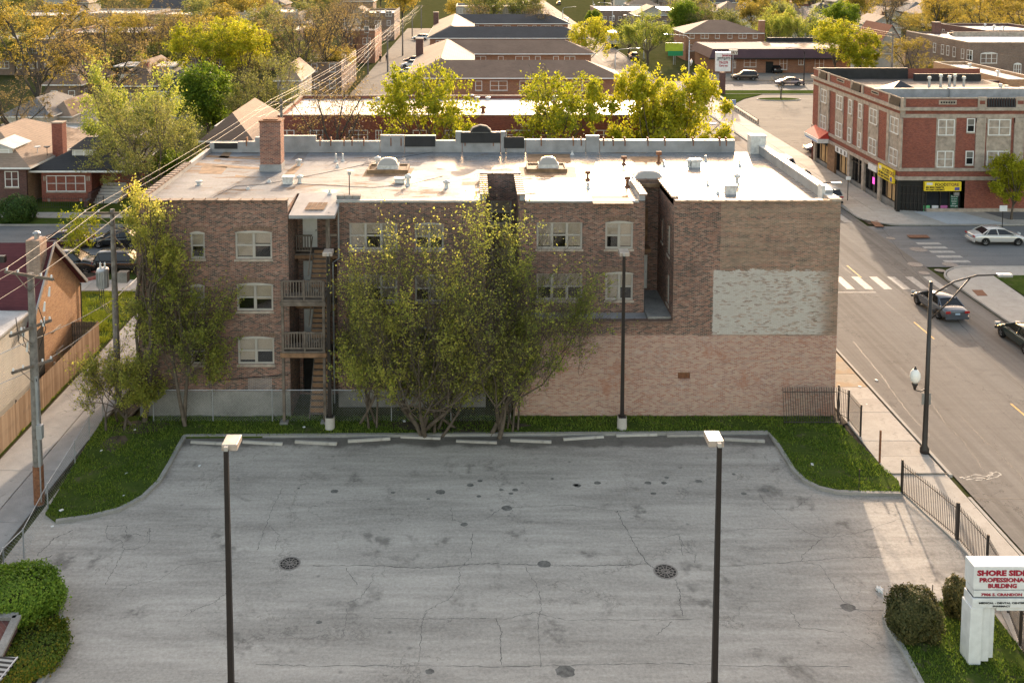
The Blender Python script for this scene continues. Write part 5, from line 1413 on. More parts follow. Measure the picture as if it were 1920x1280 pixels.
# single posts on the verge
for u, v, h, l, mt in ((1649, 871, 1.78, 'lone rusty brown post standing on the verge edge beside the pavement', 'rust'), (1610, 925, 1.2, 'thin dark rod standing in the grass by the lot kerb', 'dark_metal'), (1748, 1118, .5, 'short dark stake behind the big clipped shrub', 'dark_metal')):
    p = G(u, v); b = MB(); b.box(p.x - .04, p.y - .04, 0, p.x + .04, p.y + .04, h) if h > 1.5 else b.tube([(p.x, p.y, 0), (p.x, p.y, h)], .02, 6)
    o = b.build('post', M[mt]); tag(o, l, 'post')
def chain_fence(pts, h, label, z=.0, mesh_step=.16, wire=.004, top=True, mid_rail=False, every=3.0):
    t = thing('chain_link_fence', (pts[0][0], pts[0][1], z), label, 'fence')
    base = base_of(t)
    po = MB(); po.tube([(0, 0, 0), (0, 0, h + .05)], .032, 8); pm = po.mesh('post', M['grey_metal'])
    W = MB()
    for k in range(len(pts) - 1):
        a, c = Vector((pts[k][0], pts[k][1], z)), Vector((pts[k+1][0], pts[k+1][1], z)); L = (c - a).length; d = (c - a) / L
        n = max(1, round(L / every))
        for i in range(n + (k == len(pts) - 2)): link('post', pm, t, loc=a + (c - a) * (i / n) - base)
        for zz in ([h] if top else []) + ([.45] if mid_rail else []):
            b = MB(); b.tube([a + Vector((0, 0, zz)), c + Vector((0, 0, zz))], .022, 6); b.build('rail', M['grey_metal'], t)
        nrm = Vector((-d.y, d.x, 0)) * .003
        m_ = int((L + h) / mesh_step)
        for i in range(m_):
            for sgn in (1, -1):
                s0 = i * mesh_step - (h if sgn > 0 else 0)
                # wire from (s0,0) to (s0+h,h) or mirrored
                x0, z0_, x1, z1 = (s0, 0, s0 + h, h) if sgn > 0 else (s0, h, s0 + h, 0)
                if sgn < 0: x0 -= h; x1 -= h
                if x1 <= 0 or x0 >= L: continue
                if x0 < 0: z0_ += (-x0) * (1 if sgn > 0 else -1); x0 = 0
                if x1 > L: z1 -= (x1 - L) * (1 if sgn > 0 else -1); x1 = L
                p, q = a + d * x0 + Vector((0, 0, z0_)), a + d * x1 + Vector((0, 0, z1))
                u_ = Vector((0, 0, wire))
                W.quad(p - u_, q - u_, q + u_, p + u_)
    W.build('wire_mesh', M['grey_metal'], t, kind='stuff')
    return t
fl = [G(u, v) for u, v in ((193, 783), (141, 872), (90, 957), (45, 1045), (8, 1082), (-30, 1160))]
chain_fence([(p.x, p.y) for p in fl], 1.25, 'chain link fence between the alley and the lot verge', mid_rail=False, wire=.006)
fw = [(XY(288, 785, 51.9), 51.9), (XY(957, 785, 51.9), 51.9)]
chain_fence(fw, 1.75, 'tall chain link fence along the foot of the brick building', z=.1, mesh_step=.14, wire=.004, every=3.25)
# wooden board fence left of the alley
def board_fence(a, c, h, label, mt, step=.155, z=.03, shade=None):
    t = thing('wooden_fence', (a[0], a[1], z), label, 'fence'); base = base_of(t)
    a, c = Vector((a[0], a[1], z)), Vector((c[0], c[1], z)); L = (c - a).length; ang = math.atan2((c-a).y, (c-a).x)
    bm = MB(); bm.prism([(-.07, -.012), (.07, -.012), (.07, .012), (-.07, .012)], 0, h - .03); bm.poly([(-.07, -.012, h - .03), (.07, -.012, h - .03), (.045, -.012, h), (-.045, -.012, h)]); bm.poly([(.07, .012, h - .03), (-.07, .012, h - .03), (-.045, .012, h), (.045, .012, h)])
    bm.quad((-.045, -.012, h), (.045, -.012, h), (.045, .012, h), (-.045, .012, h))
    me = bm.mesh('board', mt)
    n = int(L / step)
    for i in range(n):
        o = link('board', me, t, loc=a + (c - a) * ((i + .5) / n) - base, rz=ang); o.location.z += rnd.uniform(-.025, .015)
    nn = Vector((-(c-a).y, (c-a).x, 0)).normalized() * .05
    for zz in (.3, h * .5, h - .3):
        b = MB(); b.bar(a + nn + Vector((0, 0, zz)), c + nn + Vector((0, 0, zz)), .04, .09); b.build('rail', M['wood_old'], t)
    for i in range(int(L / 2.4) + 1):
        p = a + (c - a) * min(1, i * 2.4 / L) + nn * 1.9; b = MB(); b.box(p.x - .045, p.y - .045, z, p.x + .045, p.y + .045, z + h + .05); b.build('post', M['wood_old'], t)
    return t
m, nt, bs = newmat('cedar boards')
oi = nt.nodes.new('ShaderNodeObjectInfo'); co = objco(nt)
n1 = noise(nt, nd(nt, 'ShaderNodeMapping', {'Vector': co, 'Scale': (8, 8, .6)}).outputs[0], 2, 5)
f = mth(nt, 'ADD', mth(nt, 'MULTIPLY', oi.outputs['Random'], .5), mth(nt, 'MULTIPLY', n1, .5))
setb(nt, bs, ramp(nt, f, [(.2, (.22, .14, .085)), (.8, (.38, .27, .18))]), .85, .15); M['cedar'] = m
e0, e1 = G(-60, 905), G(181, 655)
board_fence((-24.25, e0.y), (-24.25, e1.y), 1.85, 'long sunlit cedar board fence along the left side of the alley', M['cedar'])
board_fence((-24.35, e1.y + .05), (-27.2, e1.y + .1), 1.8, 'short dark board fence section closing the yard by the orange brick house', M['wood_old'])

# ================================================================== utility poles and wires
def util_pole(x, y, h, label, arms=((0.25, 2.4, 0.0),), r=.16, detail=True, group=None):
    t = thing('utility_pole', (x, y, 0), label, 'utility pole', group)
    b = MB(); b.tube([(x, y, 0), (x, y, h * .5), (x, y, h)], [r * 1.15, r, r * .72], 10); b.build('pole', M['wood_pole'], t)
    for dz, L, ang in arms:
        d = Vector((math.cos(ang), math.sin(ang), 0)) * L / 2; c = Vector((x, y - r * .9, h - dz))
        b = MB(); b.bar(c - d, c + d, .1, .12); ar = b.build('crossarm', M['wood_old'], t)
        if detail:
            b = MB(); b.bar(c - d * .6, c + Vector((0, 0, -.75)), .03); b.bar(c + d * .6, c + Vector((0, 0, -.75)), .03); b.build('brace', M['wood_old'], t)
            for f_ in (-.92, -.45, .5, .92):
                q = c + d * f_; b = MB(); b.lathe([(.02, q.z + .06), (.05, q.z + .08), (.03, q.z + .12), (.055, q.z + .15), (.02, q.z + .2)], q.x, q.y, 8); b.build('insulator', M['white_sign'], t)
    return t
PA = (-20.25, G(74, 945).y)      # near pole
hA = ZY(512, PA[1])
tA = util_pole(PA[0], PA[1], hA, 'weathered near utility pole at the lower left with crossarms, cable boxes and a brown foot', arms=((.05, 2.9, R(-22)), (2.5, 2.2, R(62)), (4.3, 1.9, R(50))), r=.2)
PBY = 54.9
PBx = XY(217, 600, PBY); hB = ZY(392, PBY)
tB = util_pole(PBx, PBY, hB, 'dark utility pole with a grey transformer at the left building corner', arms=((.2, 3.2, R(0)),), r=.17)
b = MB(); b.tube([(PA[0] + .12, PA[1] - .12, .2), (PA[0] + .12, PA[1] - .12, 6.2)], .075, 8); b.build('cable_guard', M['grey_metal'], tA)
b = MB(); b.tube([(PA[0], PA[1], .05), (PA[0], PA[1], 1.9)], .24, 12); b.build('pole_foot_band', M['rust'], tA)
b = MB(); b.tube([(PA[0] - .3, PA[1] - .3, hA - 2.4), (PA[0] - .55, PA[1] + .2, hA - 3.2), (PA[0] - .2, PA[1] + .3, hA - 4.3), (PA[0] + .2, PA[1] - .25, hA - 5.0)], .02, 5)
b.tube([(PA[0] + .3, PA[1], hA - 1.6), (PA[0] + .6, PA[1], hA - 2.6), (PA[0] + .25, PA[1], hA - 3.6)], .02, 5)
b.tube([(PA[0] - .9, PA[1] + .3, hA - 2.2), (PA[0] - .8, PA[1] + .3, hA - 3.4), (PA[0] - .2, PA[1] + .2, hA - 3.7)], .02, 5)
b.build('cable_loop', M['black_tar'], tA)
for i, (dx, dz) in enumerate(((.75, .9), (.5, 1.6), (-.5, 2.8), (.45, 2.3), (-.35, 3.5))):
    b = MB(); q = (PA[0] + dx, PA[1] + .1, hA - dz); b.tube([(q[0], q[1], q[2] - .22), (q[0] + .05, q[1], q[2] + .22)], [.06, .035], 8)
    b.build('cutout_fuse', M['white_sign'], tA)
b = MB(); b.box(PA[0] + .13, PA[1] - .35, 3.3, PA[0] + .38, PA[1] - .1, 3.95); b.build('cable_box', M['grey_metal'], tA)
# transformer
tx, ty = PBx - .62, PBY - .1
tz = ZY(520, PBY)
b = MB(); b.lathe([(.3, tz - .55), (.33, tz - .52), (.33, tz + .45), (.35, tz + .47), (.3, tz + .56), (.08, tz + .62)], tx, ty, 18)
tr_ = b.build('transformer', M['grey_metal'], tB)
for a in range(8):
    t_ = math.pi * (a + .5) / 8 + math.pi; b = MB(); b.box(tx + .35*math.cos(t_) - .012, ty + .35*math.sin(t_) - .03, tz - .45, tx + .35*math.cos(t_) + .012, ty + .35*math.sin(t_) + .03, tz + .38); b.build('cooling_fin', M['grey_metal'], tr_)
for dx in (-.12, .14): b = MB(); b.lathe([(.05, tz + .6), (.07, tz + .68), (.035, tz + .74), (.06, tz + .8), (.02, tz + .92)], tx + dx, ty, 8); b.build('bushing', M['white_sign'], tr_)
b = MB(); b.box(PBx + .2, PBY - .1, tz - .3, PBx + .75, PBY + .35, tz + .3); b.build('switch_box', M['old_concrete'], tB)
for a_, c_ in (((PBx - .9, PBY, hB - 1.9), (PBx + .7, PBY, hB - 1.2)), ((PBx, PBY - .2, hB - 1.4), (PBx + .9, PBY - .3, hB - 2.3))):
    b = MB(); b.bar(a_, c_, .06); b.build('bracket', M['wood_old'], tB)
b = MB()
for k_ in range(3):
    x0 = PBx - .9 + k_ * .12; b.tube([(x0, PBY, tz - .5), (x0 + .05, PBY, tz - 1.5), (x0 + .45, PBY, tz - 2.1), (PBx - .15, PBY, tz - 1.9)], .02, 5)
b.build('cable_loop', M['black_tar'], tB)
# further poles up the alley
far_poles = []
for k_, (u, vb, vt, l) in enumerate(((545, 330, 166, 'utility pole behind the chimney where the alley wires meet'), (690, 140, 62, 'dark utility pole left of the paved parking strip'), (727, 135, 60, 'taller dark pole beside the parked cars'), (755, 105, 38, 'dark pole further up the alley'), (773, 72, 26, 'thin distant alley pole'), (790, 55, 10, 'farthest alley pole near the top edge'))):
    p = G(u, vb); Yp = {0: 96.0}.get(k_, p.y); x = XY(u, 200 if k_ == 0 else vb, Yp); h = ZY(vt, Yp)
    if k_ == 0: h = 11.2; x = -19.0
    far_poles.append((x, Yp, h)); util_pole(x, Yp, h, l, arms=((.3, 2.6, 0),), r=.17, detail=False, group='utility poles along the alley')
wires = []
m, nt, bs = newmat('sunlit wire insulation'); setb(nt, bs, (.13, .11, .095), .6, .3); M['wire'] = m
def wire(pts, sag, r, label, mt='wire'):
    b = MB(); P = []
    for k in range(len(pts) - 1):
        a, c = Vector(pts[k]), Vector(pts[k+1]); n = 14
        for i in range(n + (k == len(pts) - 2)):
            t = i / n; q = a + (c - a) * t; q.z -= sag * (c - a).length * 4 * t * (1 - t); P.append(q)
    b.tube(P, r, 5); o = b.build('overhead_wire', M[mt]); tag(o, label, 'wire', 'overhead wires along the alley'); return o
dA = Vector((math.cos(R(-22)), math.sin(R(-22)), 0)) * 1.45
for k_, (f_, nm_) in enumerate(((-.92, 'left'), (-.45, 'middle'), (.5, 'right'))):
    qa = Vector((PA[0], PA[1] - .15, hA + .15)) + dA * f_
    qb = Vector((PBx + 1.5 * f_ * 1.0, PBY - .15, hB - .0))
    fs = [Vector((x + 1.2 * f_, y, h - .1)) for x, y, h in far_poles if (x, y, h) != far_poles[1]]
    start = qa + Vector((-1.4 + f_, -16, .5))
    wire([start, qa, qb] + fs, .006, .013, nm_ + ' high wire running up the alley past both near poles')
wire([(PA[0] - 4, PA[1] - 14, hA - 1.5), (PA[0] - .2, PA[1], hA - 3.2), (PBx, PBY, hB - 5.2), (far_poles[0][0], far_poles[0][1], far_poles[0][2] - 2.5)], .012, .022, 'thick low cable sagging between the near poles', 'grey_metal')
wire([(PA[0] - 6, PA[1] - 12, hA - 3.8), (PA[0] - .2, PA[1], hA - 4.6), (PBx, PBY, hB - 5.9)], .012, .018, 'lowest cable sagging across the cedar fence', 'grey_metal')
for k_ in range(4):
    P_ = [far_poles[0], far_poles[2], far_poles[3], far_poles[4], far_poles[5]]
    wire([(x + .25 * k_ - 2.6, y, h - 1.2 - .6 * k_) for x, y, h in P_], .018, .016, ('first', 'second', 'third', 'lowest')[k_] + ' sagging cable of the bundle left of the townhouses')

# ================================================================== street lamps
def street_lamp(x, y, h, label, arm=3.4, toward=1, globe=True, r=.1, col='dark_metal', hook=False, group=None, gz=None):
    t = thing('street_lamp', (x, y, 0), label, 'street lamp', group)
    b = MB(); b.lathe([(r * 1.9, 0), (r * 1.9, .35), (r * 1.15, .5), (r, 2.5), (r * .75, h)], x, y, 12); b.build('pole', M[col], t, smooth=True)
    if hook:
        pts = [(x, y, h), (x + toward * .12, y, h + .55), (x + toward * .6, y, h + .95), (x + toward * arm * .5, y, h + 1.12), (x + toward * arm, y, h + 1.25)]
        b = MB(); b.tube(pts, [r * .7, r * .62, r * .55, r * .5, r * .45], 8); b.build('arm', M[col], t, smooth=True)
        e = pts[-1]
    else:
        e = (x + toward * arm, y, h + .35)
        b = MB(); b.tube([(x, y, h - .75), (x + toward * arm * .35, y, h + .0), (x + toward * arm * .7, y, h + .32), e], .045, 8)
        b.tube([(x, y, h - 2.0), (x + toward * arm * .3, y, h - 1.0), (x + toward * arm * .6, y, h + .22)], .04, 8); b.build('arm', M[col], t, smooth=True)
    b = MB(); s_ = toward
    b.box(min(e[0], e[0] + s_ * .75), y - .16, e[2] - .1, max(e[0], e[0] + s_ * .75), y + .16, e[2] + .06); o = b.build('lamp_head', M['grey_metal'] if not hook else M[col], t); bevel(o, .05, 2)
    if globe:
        g = gz or 4.3; gx = x - .62 if gz else x + toward * -.45
        b = MB(); b.tube([(x, y, g - .55), ((x + gx)/2, y, g - .7), (gx, y, g - .62)], .035, 6); b.build('globe_bracket', M[col], t)
        b = MB(); b.lathe([(.05, g - .62), (.09, g - .45), (.17, g - .3), (.13, g - .25)], gx, y, 14); gg = b.build('globe_holder', M[col], t)
        b = MB(); b.lathe([(.13, g - .25), (.24, g - .08), (.27, g + .1), (.24, g + .28), (.16, g + .4), (.1, g + .46)], gx, y, 16); b.build('globe', M['globe'], t, smooth=True)
        b = MB(); b.lathe([(.1, g + .46), (.05, g + .52), (.02, g + .62)], gx, y, 8); b.build('finial', M[col], t)
    return t
m, nt, bs = newmat('milky lamp globe'); setb(nt, bs, (.75, .73, .68), .25, .5); M['globe'] = m
p = G(1733, 852)
hh = ZY(528, p.y)
tL = street_lamp(p.x, p.y, hh, 'tall dark street lamp on the pavement with a twin curved arm and a white globe', arm=3.3, toward=1, r=.12, gz=ZY(712, p.y) + .1)
b = MB(); b.box(p.x - .25, p.y - .02, ZY(758, p.y), p.x + .22, p.y + .0, ZY(737, p.y)); b.build('sign_plate', M['old_concrete'], tL)
# lamp behind the corner building, arm over the road
street_lamp(22.6, 70.5, ZY(352, 70.5), 'dark street lamp whose arm shows over the right parapet', arm=3.3, toward=1, r=.11)
street_lamp(22.4, 108, ZY(238, 108), 'dark street lamp arm rising behind the back right corner of the silver roof', arm=3.6, toward=1, r=.11)
for u, vb, vt, tw, l in ((1153, 150, 92, 1, 'silver hooked street lamp in front of the brown townhouses'), (1291, 158, 66, -1, 'silver hooked street lamp at the junction by the car park'), (1207, 112, 30, -1, 'silver hooked street lamp beside the white truck'),
        (1090, 72, 44, 1, 'silver hooked street lamp far up the left kerb'), (1148, 56, 6, -1, 'silver hooked street lamp beyond the truck'), (1112, 30, -2, -1, 'farthest hooked street lamp at the top edge'), (1055, 40, 14, 1, 'farthest silver lamp on the left kerb')):
    q = G(u, vb); street_lamp(q.x, q.y, ZY(vt, q.y) - 1.1, l, arm=4.2, toward=tw, globe=(tw < 0), r=.12, col='grey_metal', hook=True, group='silver hooked street lamps up the road')
q = G(1507, 160)
street_lamp(q.x, q.y, ZY(100, q.y) - .2, 'dark lamp at the kerb of the far side street before the strip mall', arm=3.0, toward=-1, globe=False, r=.1, col='brown_metal', hook=True)
# ================================================================== buildings beyond
def PXp(u, v, X):
    dx, dy, dz = _ray(u, v); t = X / dx
    return Vector((X, dy * t, CAM_H + dz * t))
def shingle(name, c, var=.3):
    m, nt, b = newmat(name); co = objco(nt); oi = nt.nodes.new('ShaderNodeObjectInfo')
    s = nd(nt, 'ShaderNodeSeparateXYZ', {0: co})
    row = mth(nt, 'FRACT', mth(nt, 'MULTIPLY', s.outputs[2], 7.5))
    n1 = noise(nt, nd(nt, 'ShaderNodeMapping', {'Vector': co, 'Scale': (1.2, 1.2, 8)}).outputs[0], 1.6, 5, .7); n2 = noise(nt, co, .3, 3)
    f = mth(nt, 'ADD', mth(nt, 'MULTIPLY', n1, .6), mth(nt, 'MULTIPLY', n2, .4))
    col = ramp(nt, f, [(.3, [x * (1 - var) for x in c]), (.7, [x * (1 + var) for x in c])])
    col = mix(nt, mth(nt, 'MULTIPLY', mth(nt, 'LESS_THAN', row, .18), .35), col, [x * .45 for x in c])
    setb(nt, b, col, .85, .25, None, mth(nt, 'ADD', n1, row), .3, .02); return m
M['sh_brown'] = shingle('brown shingles', (.17, .115, .085)); M['sh_dark'] = shingle('charcoal shingles', (.045, .047, .052)); M['sh_grey'] = shingle('grey shingles', (.16, .155, .155))
M['sh_red'] = shingle('dark red shingles', (.1, .03, .035)); M['sh_tan'] = shingle('tan shingles', (.26, .19, .14)); M['sh_redbrown'] = shingle('red brown shingles', (.2, .08, .055)); M['sh_black'] = shingle('black shingles', (.035, .035, .038))
M['bk_red'] = brick('dark red brick', [(.24,.065,.04),(.29,.085,.05),(.19,.05,.035),(.26,.075,.05)], (.28,.2,.17), ms=.006, stain=.15)
M['bk_brown'] = brick('plain brown brick', [(.2,.125,.09),(.24,.15,.11),(.16,.1,.075),(.22,.14,.11)], (.3,.26,.22), ms=.01, stain=.3)
M['bk_orange'] = brick('orange tan brick', [(.42,.22,.1),(.5,.28,.13),(.36,.18,.085),(.46,.25,.12)], (.45,.36,.27), ms=.01, stain=.15)
M['bk_town'] = brick('townhouse brick', [(.3,.13,.07),(.35,.16,.085),(.26,.11,.065)], (.33,.24,.18), ms=.008, stain=.15)
M['bk_maroon'] = brick('maroon brick', [(.11,.045,.04),(.14,.055,.045),(.09,.04,.035)], (.2,.16,.14), ms=.008, stain=.2)
M['siding'] = plain('pale siding', (.5, .47, .42), .7, .3, var=.1)
M['stucco'] = plain('grey stucco', (.33, .31, .28), .9, .2, var=.15)
M['flatroof'] = plain('pale flat roof coating', (.42, .41, .4), .45, .45, var=.25, scale=.5)
M['flatroof_dark'] = plain('weathered dark flat roof', (.15, .12, .1), .8, .3, var=.35, scale=.5)

def wall_box(t, x0, y0, z0, x1, y1, z1, mt, name='brick_wall'):
    b = MB()
    for f, a, c in ((front(y0), x0, x1), (lambda a, z, d: (a, y1 - d, z), x0, x1), (west(x0), y0, y1), (east(x1), y0, y1)): wall_panel(b, f, a, c, z0, z1)
    return b.build(name, mt, t)
def auto_windows(t, x0, x1, y0, y1, floors, side, w=1.1, h=1.5, step=2.8, cols=1, seed=0, front_=True, sides=True):
    r = random.Random(seed)
    if front_:
        n = max(1, int((x1 - x0) / step))
        for z in floors:
            for i in range(n):
                ww = w * r.choice((1, 1, 1.7)); window(t, (x0 + (i + .5) * (x1 - x0) / n, y0, z), 0, ww, h, 2 if ww > w else cols, 0, False, (r.random(),))
    if sides:
        n = max(1, int((y1 - y0) / (step * 1.3)))
        X, rz = (x1, math.pi/2) if side > 0 else (x0, -math.pi/2)
        for z in floors:
            for i in range(n): window(t, (X, y0 + (i + .5) * (y1 - y0) / n, z), rz, w, h, 1, 0, False, (r.random(),))
def hip(t, x0, x1, y0, y1, z, rise, mt, over=.5, gable=None, name='roof', trim='white_paint'):
    x0 -= over; x1 += over; y0 -= over; y1 += over
    lx, ly = x1 - x0, y1 - y0; b = MB()
    if gable is None:
        if lx >= ly: r0, r1 = (x0 + ly/2, (y0+y1)/2), (x1 - ly/2, (y0+y1)/2)
        else: r0, r1 = ((x0+x1)/2, y0 + lx/2), ((x0+x1)/2, y1 - lx/2)
    elif gable == 'y': r0, r1 = ((x0+x1)/2, y0), ((x0+x1)/2, y1)       # ridge along y
    else: r0, r1 = (x0, (y0+y1)/2), (x1, (y0+y1)/2)
    A, B, C, D = (x0, y0, z), (x1, y0, z), (x1, y1, z), (x0, y1, z); P, Q = (*r0, z + rise), (*r1, z + rise)
    alongx = (gable == 'x') or (gable is None and lx >= ly)
    if alongx:
        b.poly([A, B, Q, P]); b.poly([C, D, P, Q]); ends = [[B, C, Q], [D, A, P]]
    else:
        b.poly([B, C, Q, P]); b.poly([D, A, P, Q]); ends = [[A, B, P], [C, D, Q]]
    for e in ends:
        if gable is None: b.poly(e)
    b.box(x0, y0, z - .16, x1, y1, z - .002)
    o = b.build(name, mt, t)
    if gable is not None:
        ins = over + .02
        for e in ends:
            g = MB()
            c = Vector((sum(p[0] for p in e)/3, sum(p[1] for p in e)/3, 0)); pts = []
            dx = (ins if c.x < (x0+x1)/2 else -ins) if alongx else 0; dy = 0 if alongx else (ins if c.y < (y0+y1)/2 else -ins)
            g.poly([(p[0] + dx, p[1] + dy, p[2] - (.05 if p[2] > z else 0)) for p in e])
            g.build('gable_wall', M['stucco'], t)
    g = MB()
    g.box(x0 - .04, y0 - .04, z - .2, x1 + .04, y0 - .001, z - .02); g.box(x1 + .001, y0, z - .2, x1 + .05, y1, z - .02); g.box(x0 - .05, y0, z - .2, x0 - .001, y1, z - .02)
    g.build('gutter', M['white_paint'], t)
    return o
def chimney(t, x, y, z0, z1, w_=.8, mt='bk_maroon'):
    b = MB(); b.box(x - w_/2, y - w_/2, z0, x + w_/2, y + w_/2, z1); c = b.build('chimney', M[mt], t)
    b = MB(); b.box(x - w_/2 - .05, y - w_/2 - .05, z1 + .001, x + w_/2 + .05, y + w_/2 + .05, z1 + .12); b.build('chimney_cap', M['limestone'], c)
def dormer(t, x, y, z, w_, h, d, mt, rise=.7, gable=True, hipd=False):
    b = MB(); b.box(x - w_/2, y, z, x + w_/2, y + d, z + h); o = b.build('dormer', M['siding'], t)
    b = MB(); X0, X1 = x - w_/2 - .25, x + w_/2 + .25; zz = z + h + .004
    if gable:
        b.poly([(X0, y - .25, zz), (x, y - .25, zz + rise), (x, y + d, zz + rise), (X0, y + d, zz)]); b.poly([(x, y - .25, zz + rise), (X1, y - .25, zz), (X1, y + d, zz), (x, y + d, zz + rise)])
        b.poly([(X0 + .2, y - .05, zz), (X1 - .2, y - .05, zz), (x, y - .05, zz + rise * .9)])
    else:
        b.poly([(X0, y - .25, zz), (X1, y - .25, zz), (X1 - .6, y + d, zz + rise), (X0 + .6, y + d, zz + rise)]); b.poly([(X0, y - .25, zz), (X0 + .6, y + d, zz + rise), (X0, y + d, zz)]); b.poly([(X1, y - .25, zz), (X1, y + d, zz), (X1 - .6, y + d, zz + rise)])
    b.build('dormer_roof', mt, o)
    window(t, (x, y, z + .2), 0, w_ * .8, h * .68, 2, 0, False, (.2,), sill=False)
def house(x0, x1, y0, y1, eave, rise, wallm, roofm, label, gable=None, side=1, win=True, ch=None, dorm=None, floors=(1.5,), seed=0, name='house', cat='house', group=None, flat_dormer=False):
    t = thing(name, ((x0+x1)/2, y0, 0), label, cat, group)
    wall_box(t, x0, y0, -.1, x1, y1, eave - .2, M[wallm]); hip(t, x0, x1, y0, y1, eave, rise, M[roofm], gable=gable)
    if win: auto_windows(t, x0, x1, y0, y1, floors, side, seed=seed)
    if ch: chimney(t, ch[0], ch[1], eave - .5, ch[2])
    if dorm: dormer(t, *dorm)
    return t
def flatblock(x0, x1, y0, y1, h, wallm, label, roofm='flatroof', floors=(1.3, 4.2), side=1, seed=0, par=.5, nv=6, name='apartment_building', cat='building', group=None, win=True, step=2.8, w=1.1):
    t = thing(name, ((x0+x1)/2, y0, 0), label, cat, group)
    wall_box(t, x0, y0, -.1, x1, y1, h, M[wallm])
    b = MB(); b.quad((x0, y0, h - par), (x1, y0, h - par), (x1, y1, h - par), (x0, y1, h - par)); b.build('roof', M[roofm], t)
    b = MB(); e = .3
    b.box(x0 + .001, y1 - e, h - par - .02, x1 - .001, y1 - .001, h - .001); b.box(x0 + .001, y0 + .001, h - par - .02, x1 - .001, y0 + e, h - .001); b.box(x0 + .001, y0 + e, h - par - .02, x0 + e, y1 - e, h - .001); b.box(x1 - e, y0 + e, h - par - .02, x1 - .001, y1 - e, h - .001)
    b.build('parapet', M[wallm], t)
    b = MB(); b.box(x0 - .03, y0 - .03, h, x1 + .03, y0 + e, h + .08); b.box(x0 - .03, y1 - e, h, x1 + .03, y1 + .03, h + .08); b.box(x0 - .03, y0 + e, h, x0 + e, y1 - e, h + .08); b.box(x1 - e, y0 + e, h, x1 + .03, y1 - e, h + .08)
    b.build('coping', M['limestone'], t)
    if win: auto_windows(t, x0, x1, y0, y1, floors, side, seed=seed, step=step, w=w)
    r = random.Random(seed + 99)
    for i in range(nv):
        x, y = r.uniform(x0 + 1, x1 - 1), r.uniform(y0 + 1, y1 - 1); hh = r.uniform(.5, 1.0); z = h - par
        b = MB(); b.lathe([(.15, z), (.15, z + hh * .6), (.28, z + hh * .62), (.28, z + hh * .85), (.08, z + hh)], x, y, 8); b.build('roof_vent', M['silver_roof_bits'], t)
    return t

# ---- food shop corner building
XW, YS = 41.6, 95.4
store = thing('corner_store_building', (44, 108, 0), 'three storey red brick and limestone building with a food shop on its corner', 'building')
YN = 120.2; XE = 62.0
pz = lambda v: ZY(v, YS)
zt, zc1, zc0, zr0, zl0, zg1, zg0, zrb, zlb, = pz(183), pz(201), pz(207), pz(214), pz(221), pz(315), pz(321), pz(331), pz(338)
zS = zlb - .0
b = MB()
wall_panel(b, front(YS), XW, XE, zS, zt - .1); wall_panel(b, west(XW), YS, YN, zS, zt - .1); wall_panel(b, lambda a, z, d: (a, YN - d, z), XW, XE, 0, zt - .1)
b.build('brick_wall', M['bk_red'], store)
b = MB(); wall_panel(b, front(YS), XY(1808, 380, YS), XE, .45, zS); b.build('brick_wall', M['bk_red'], store)
b = MB(); wall_panel(b, front(YS + .003), XY(1735, 380, YS), XE, 0, .449); b.box(XY(1738, 380, YS), YS - .12, 0, XE, YS - .003, .44); b.build('stone_plinth', M['limestone'], store)
b = MB(); b.quad((XW, YS, zS + .001), (XE, YS, zS + .001), (XE, YN, zS + .001), (XW, YN, zS + .001)); b.build('ceiling_slab', M['limestone'], store)
def band(z0, z1, out, mt, name):
    b = MB(); b.box(XW - out, YS - out, z0, XE, YS - .002, z1); b.box(XW - out, YS - .001, z0, XW - .002, YN + out, z1); return b.build(name, M[mt], store)
band(zc0, zc1, .28, 'limestone', 'cornice'); band(zl0, zr0, .05, 'limestone', 'stone_band'); band(zg0, zg1, .12, 'limestone', 'stone_band'); band(zlb, zrb, .08, 'limestone', 'stone_band'); band(zt - .12, zt, .06, 'limestone', 'parapet_coping')
RS = zt - 1.35
b = MB(); b.quad((XW, YS, RS), (XE, YS, RS), (XE, 104.5, RS), (XW, 104.5, RS)); b.build('roof', M['flatroof'], store)
b = MB(); b.quad((XW, 104.5, RS - .0), (XE, 104.5, RS), (XE, YN, RS), (XW, YN, RS)); b.build('back_roof', M['flatroof_dark'], store)
b = MB(); b.box(XW + .3, 104.2, RS, 50.5, 104.6, RS + 1.0); b.box(50.51, 103.9, RS, 60, 104.9, RS + 1.05); b.build('dividing_parapet', M['silver'], store)
b = MB(); b.box(XW + .3, YN - .35, RS, 53, YN + .0, zt); b.box(53.01, 118, RS, 61, 118.4, zt - .5); b.box(XW + .01, YS + .02, RS, XW + .3, YN - .36, zt - .12); b.box(XW + .31, YS + .02, RS, XE, YS + .3, zt - .12); b.build('parapet_back', M['black_tar'], store)
for x, y, h in ((52, 112, 1.3), (53.5, 112.4, 1.5), (54.3, 112, 1.4), (55.2, 112.6, 1.5), (56, 112.1, 1.3), (47, 99, .5), (52, 98.5, .4), (56.5, 105.2, 1.4), (57.3, 105.5, 1.2)):
    b = MB(); b.lathe([(.16, RS), (.14, RS + h * .8), (.24, RS + h * .82), (.2, RS + h)], x, y, 8); b.build('roof_vent', M['grey_metal'], store)
b = MB(); b.poly([(46.8, 110, RS), (50, 110, RS), (48.4, 111.5, RS + .9)]); b.poly([(46.8, 113, RS), (48.4, 111.5, RS + .9), (50, 113, RS)]); b.poly([(46.8, 110, RS), (48.4, 111.5, RS + .9), (46.8, 113, RS)]); b.poly([(50, 110, RS), (50, 113, RS), (48.4, 111.5, RS + .9)]); b.build('skylight', M['glass'], store)
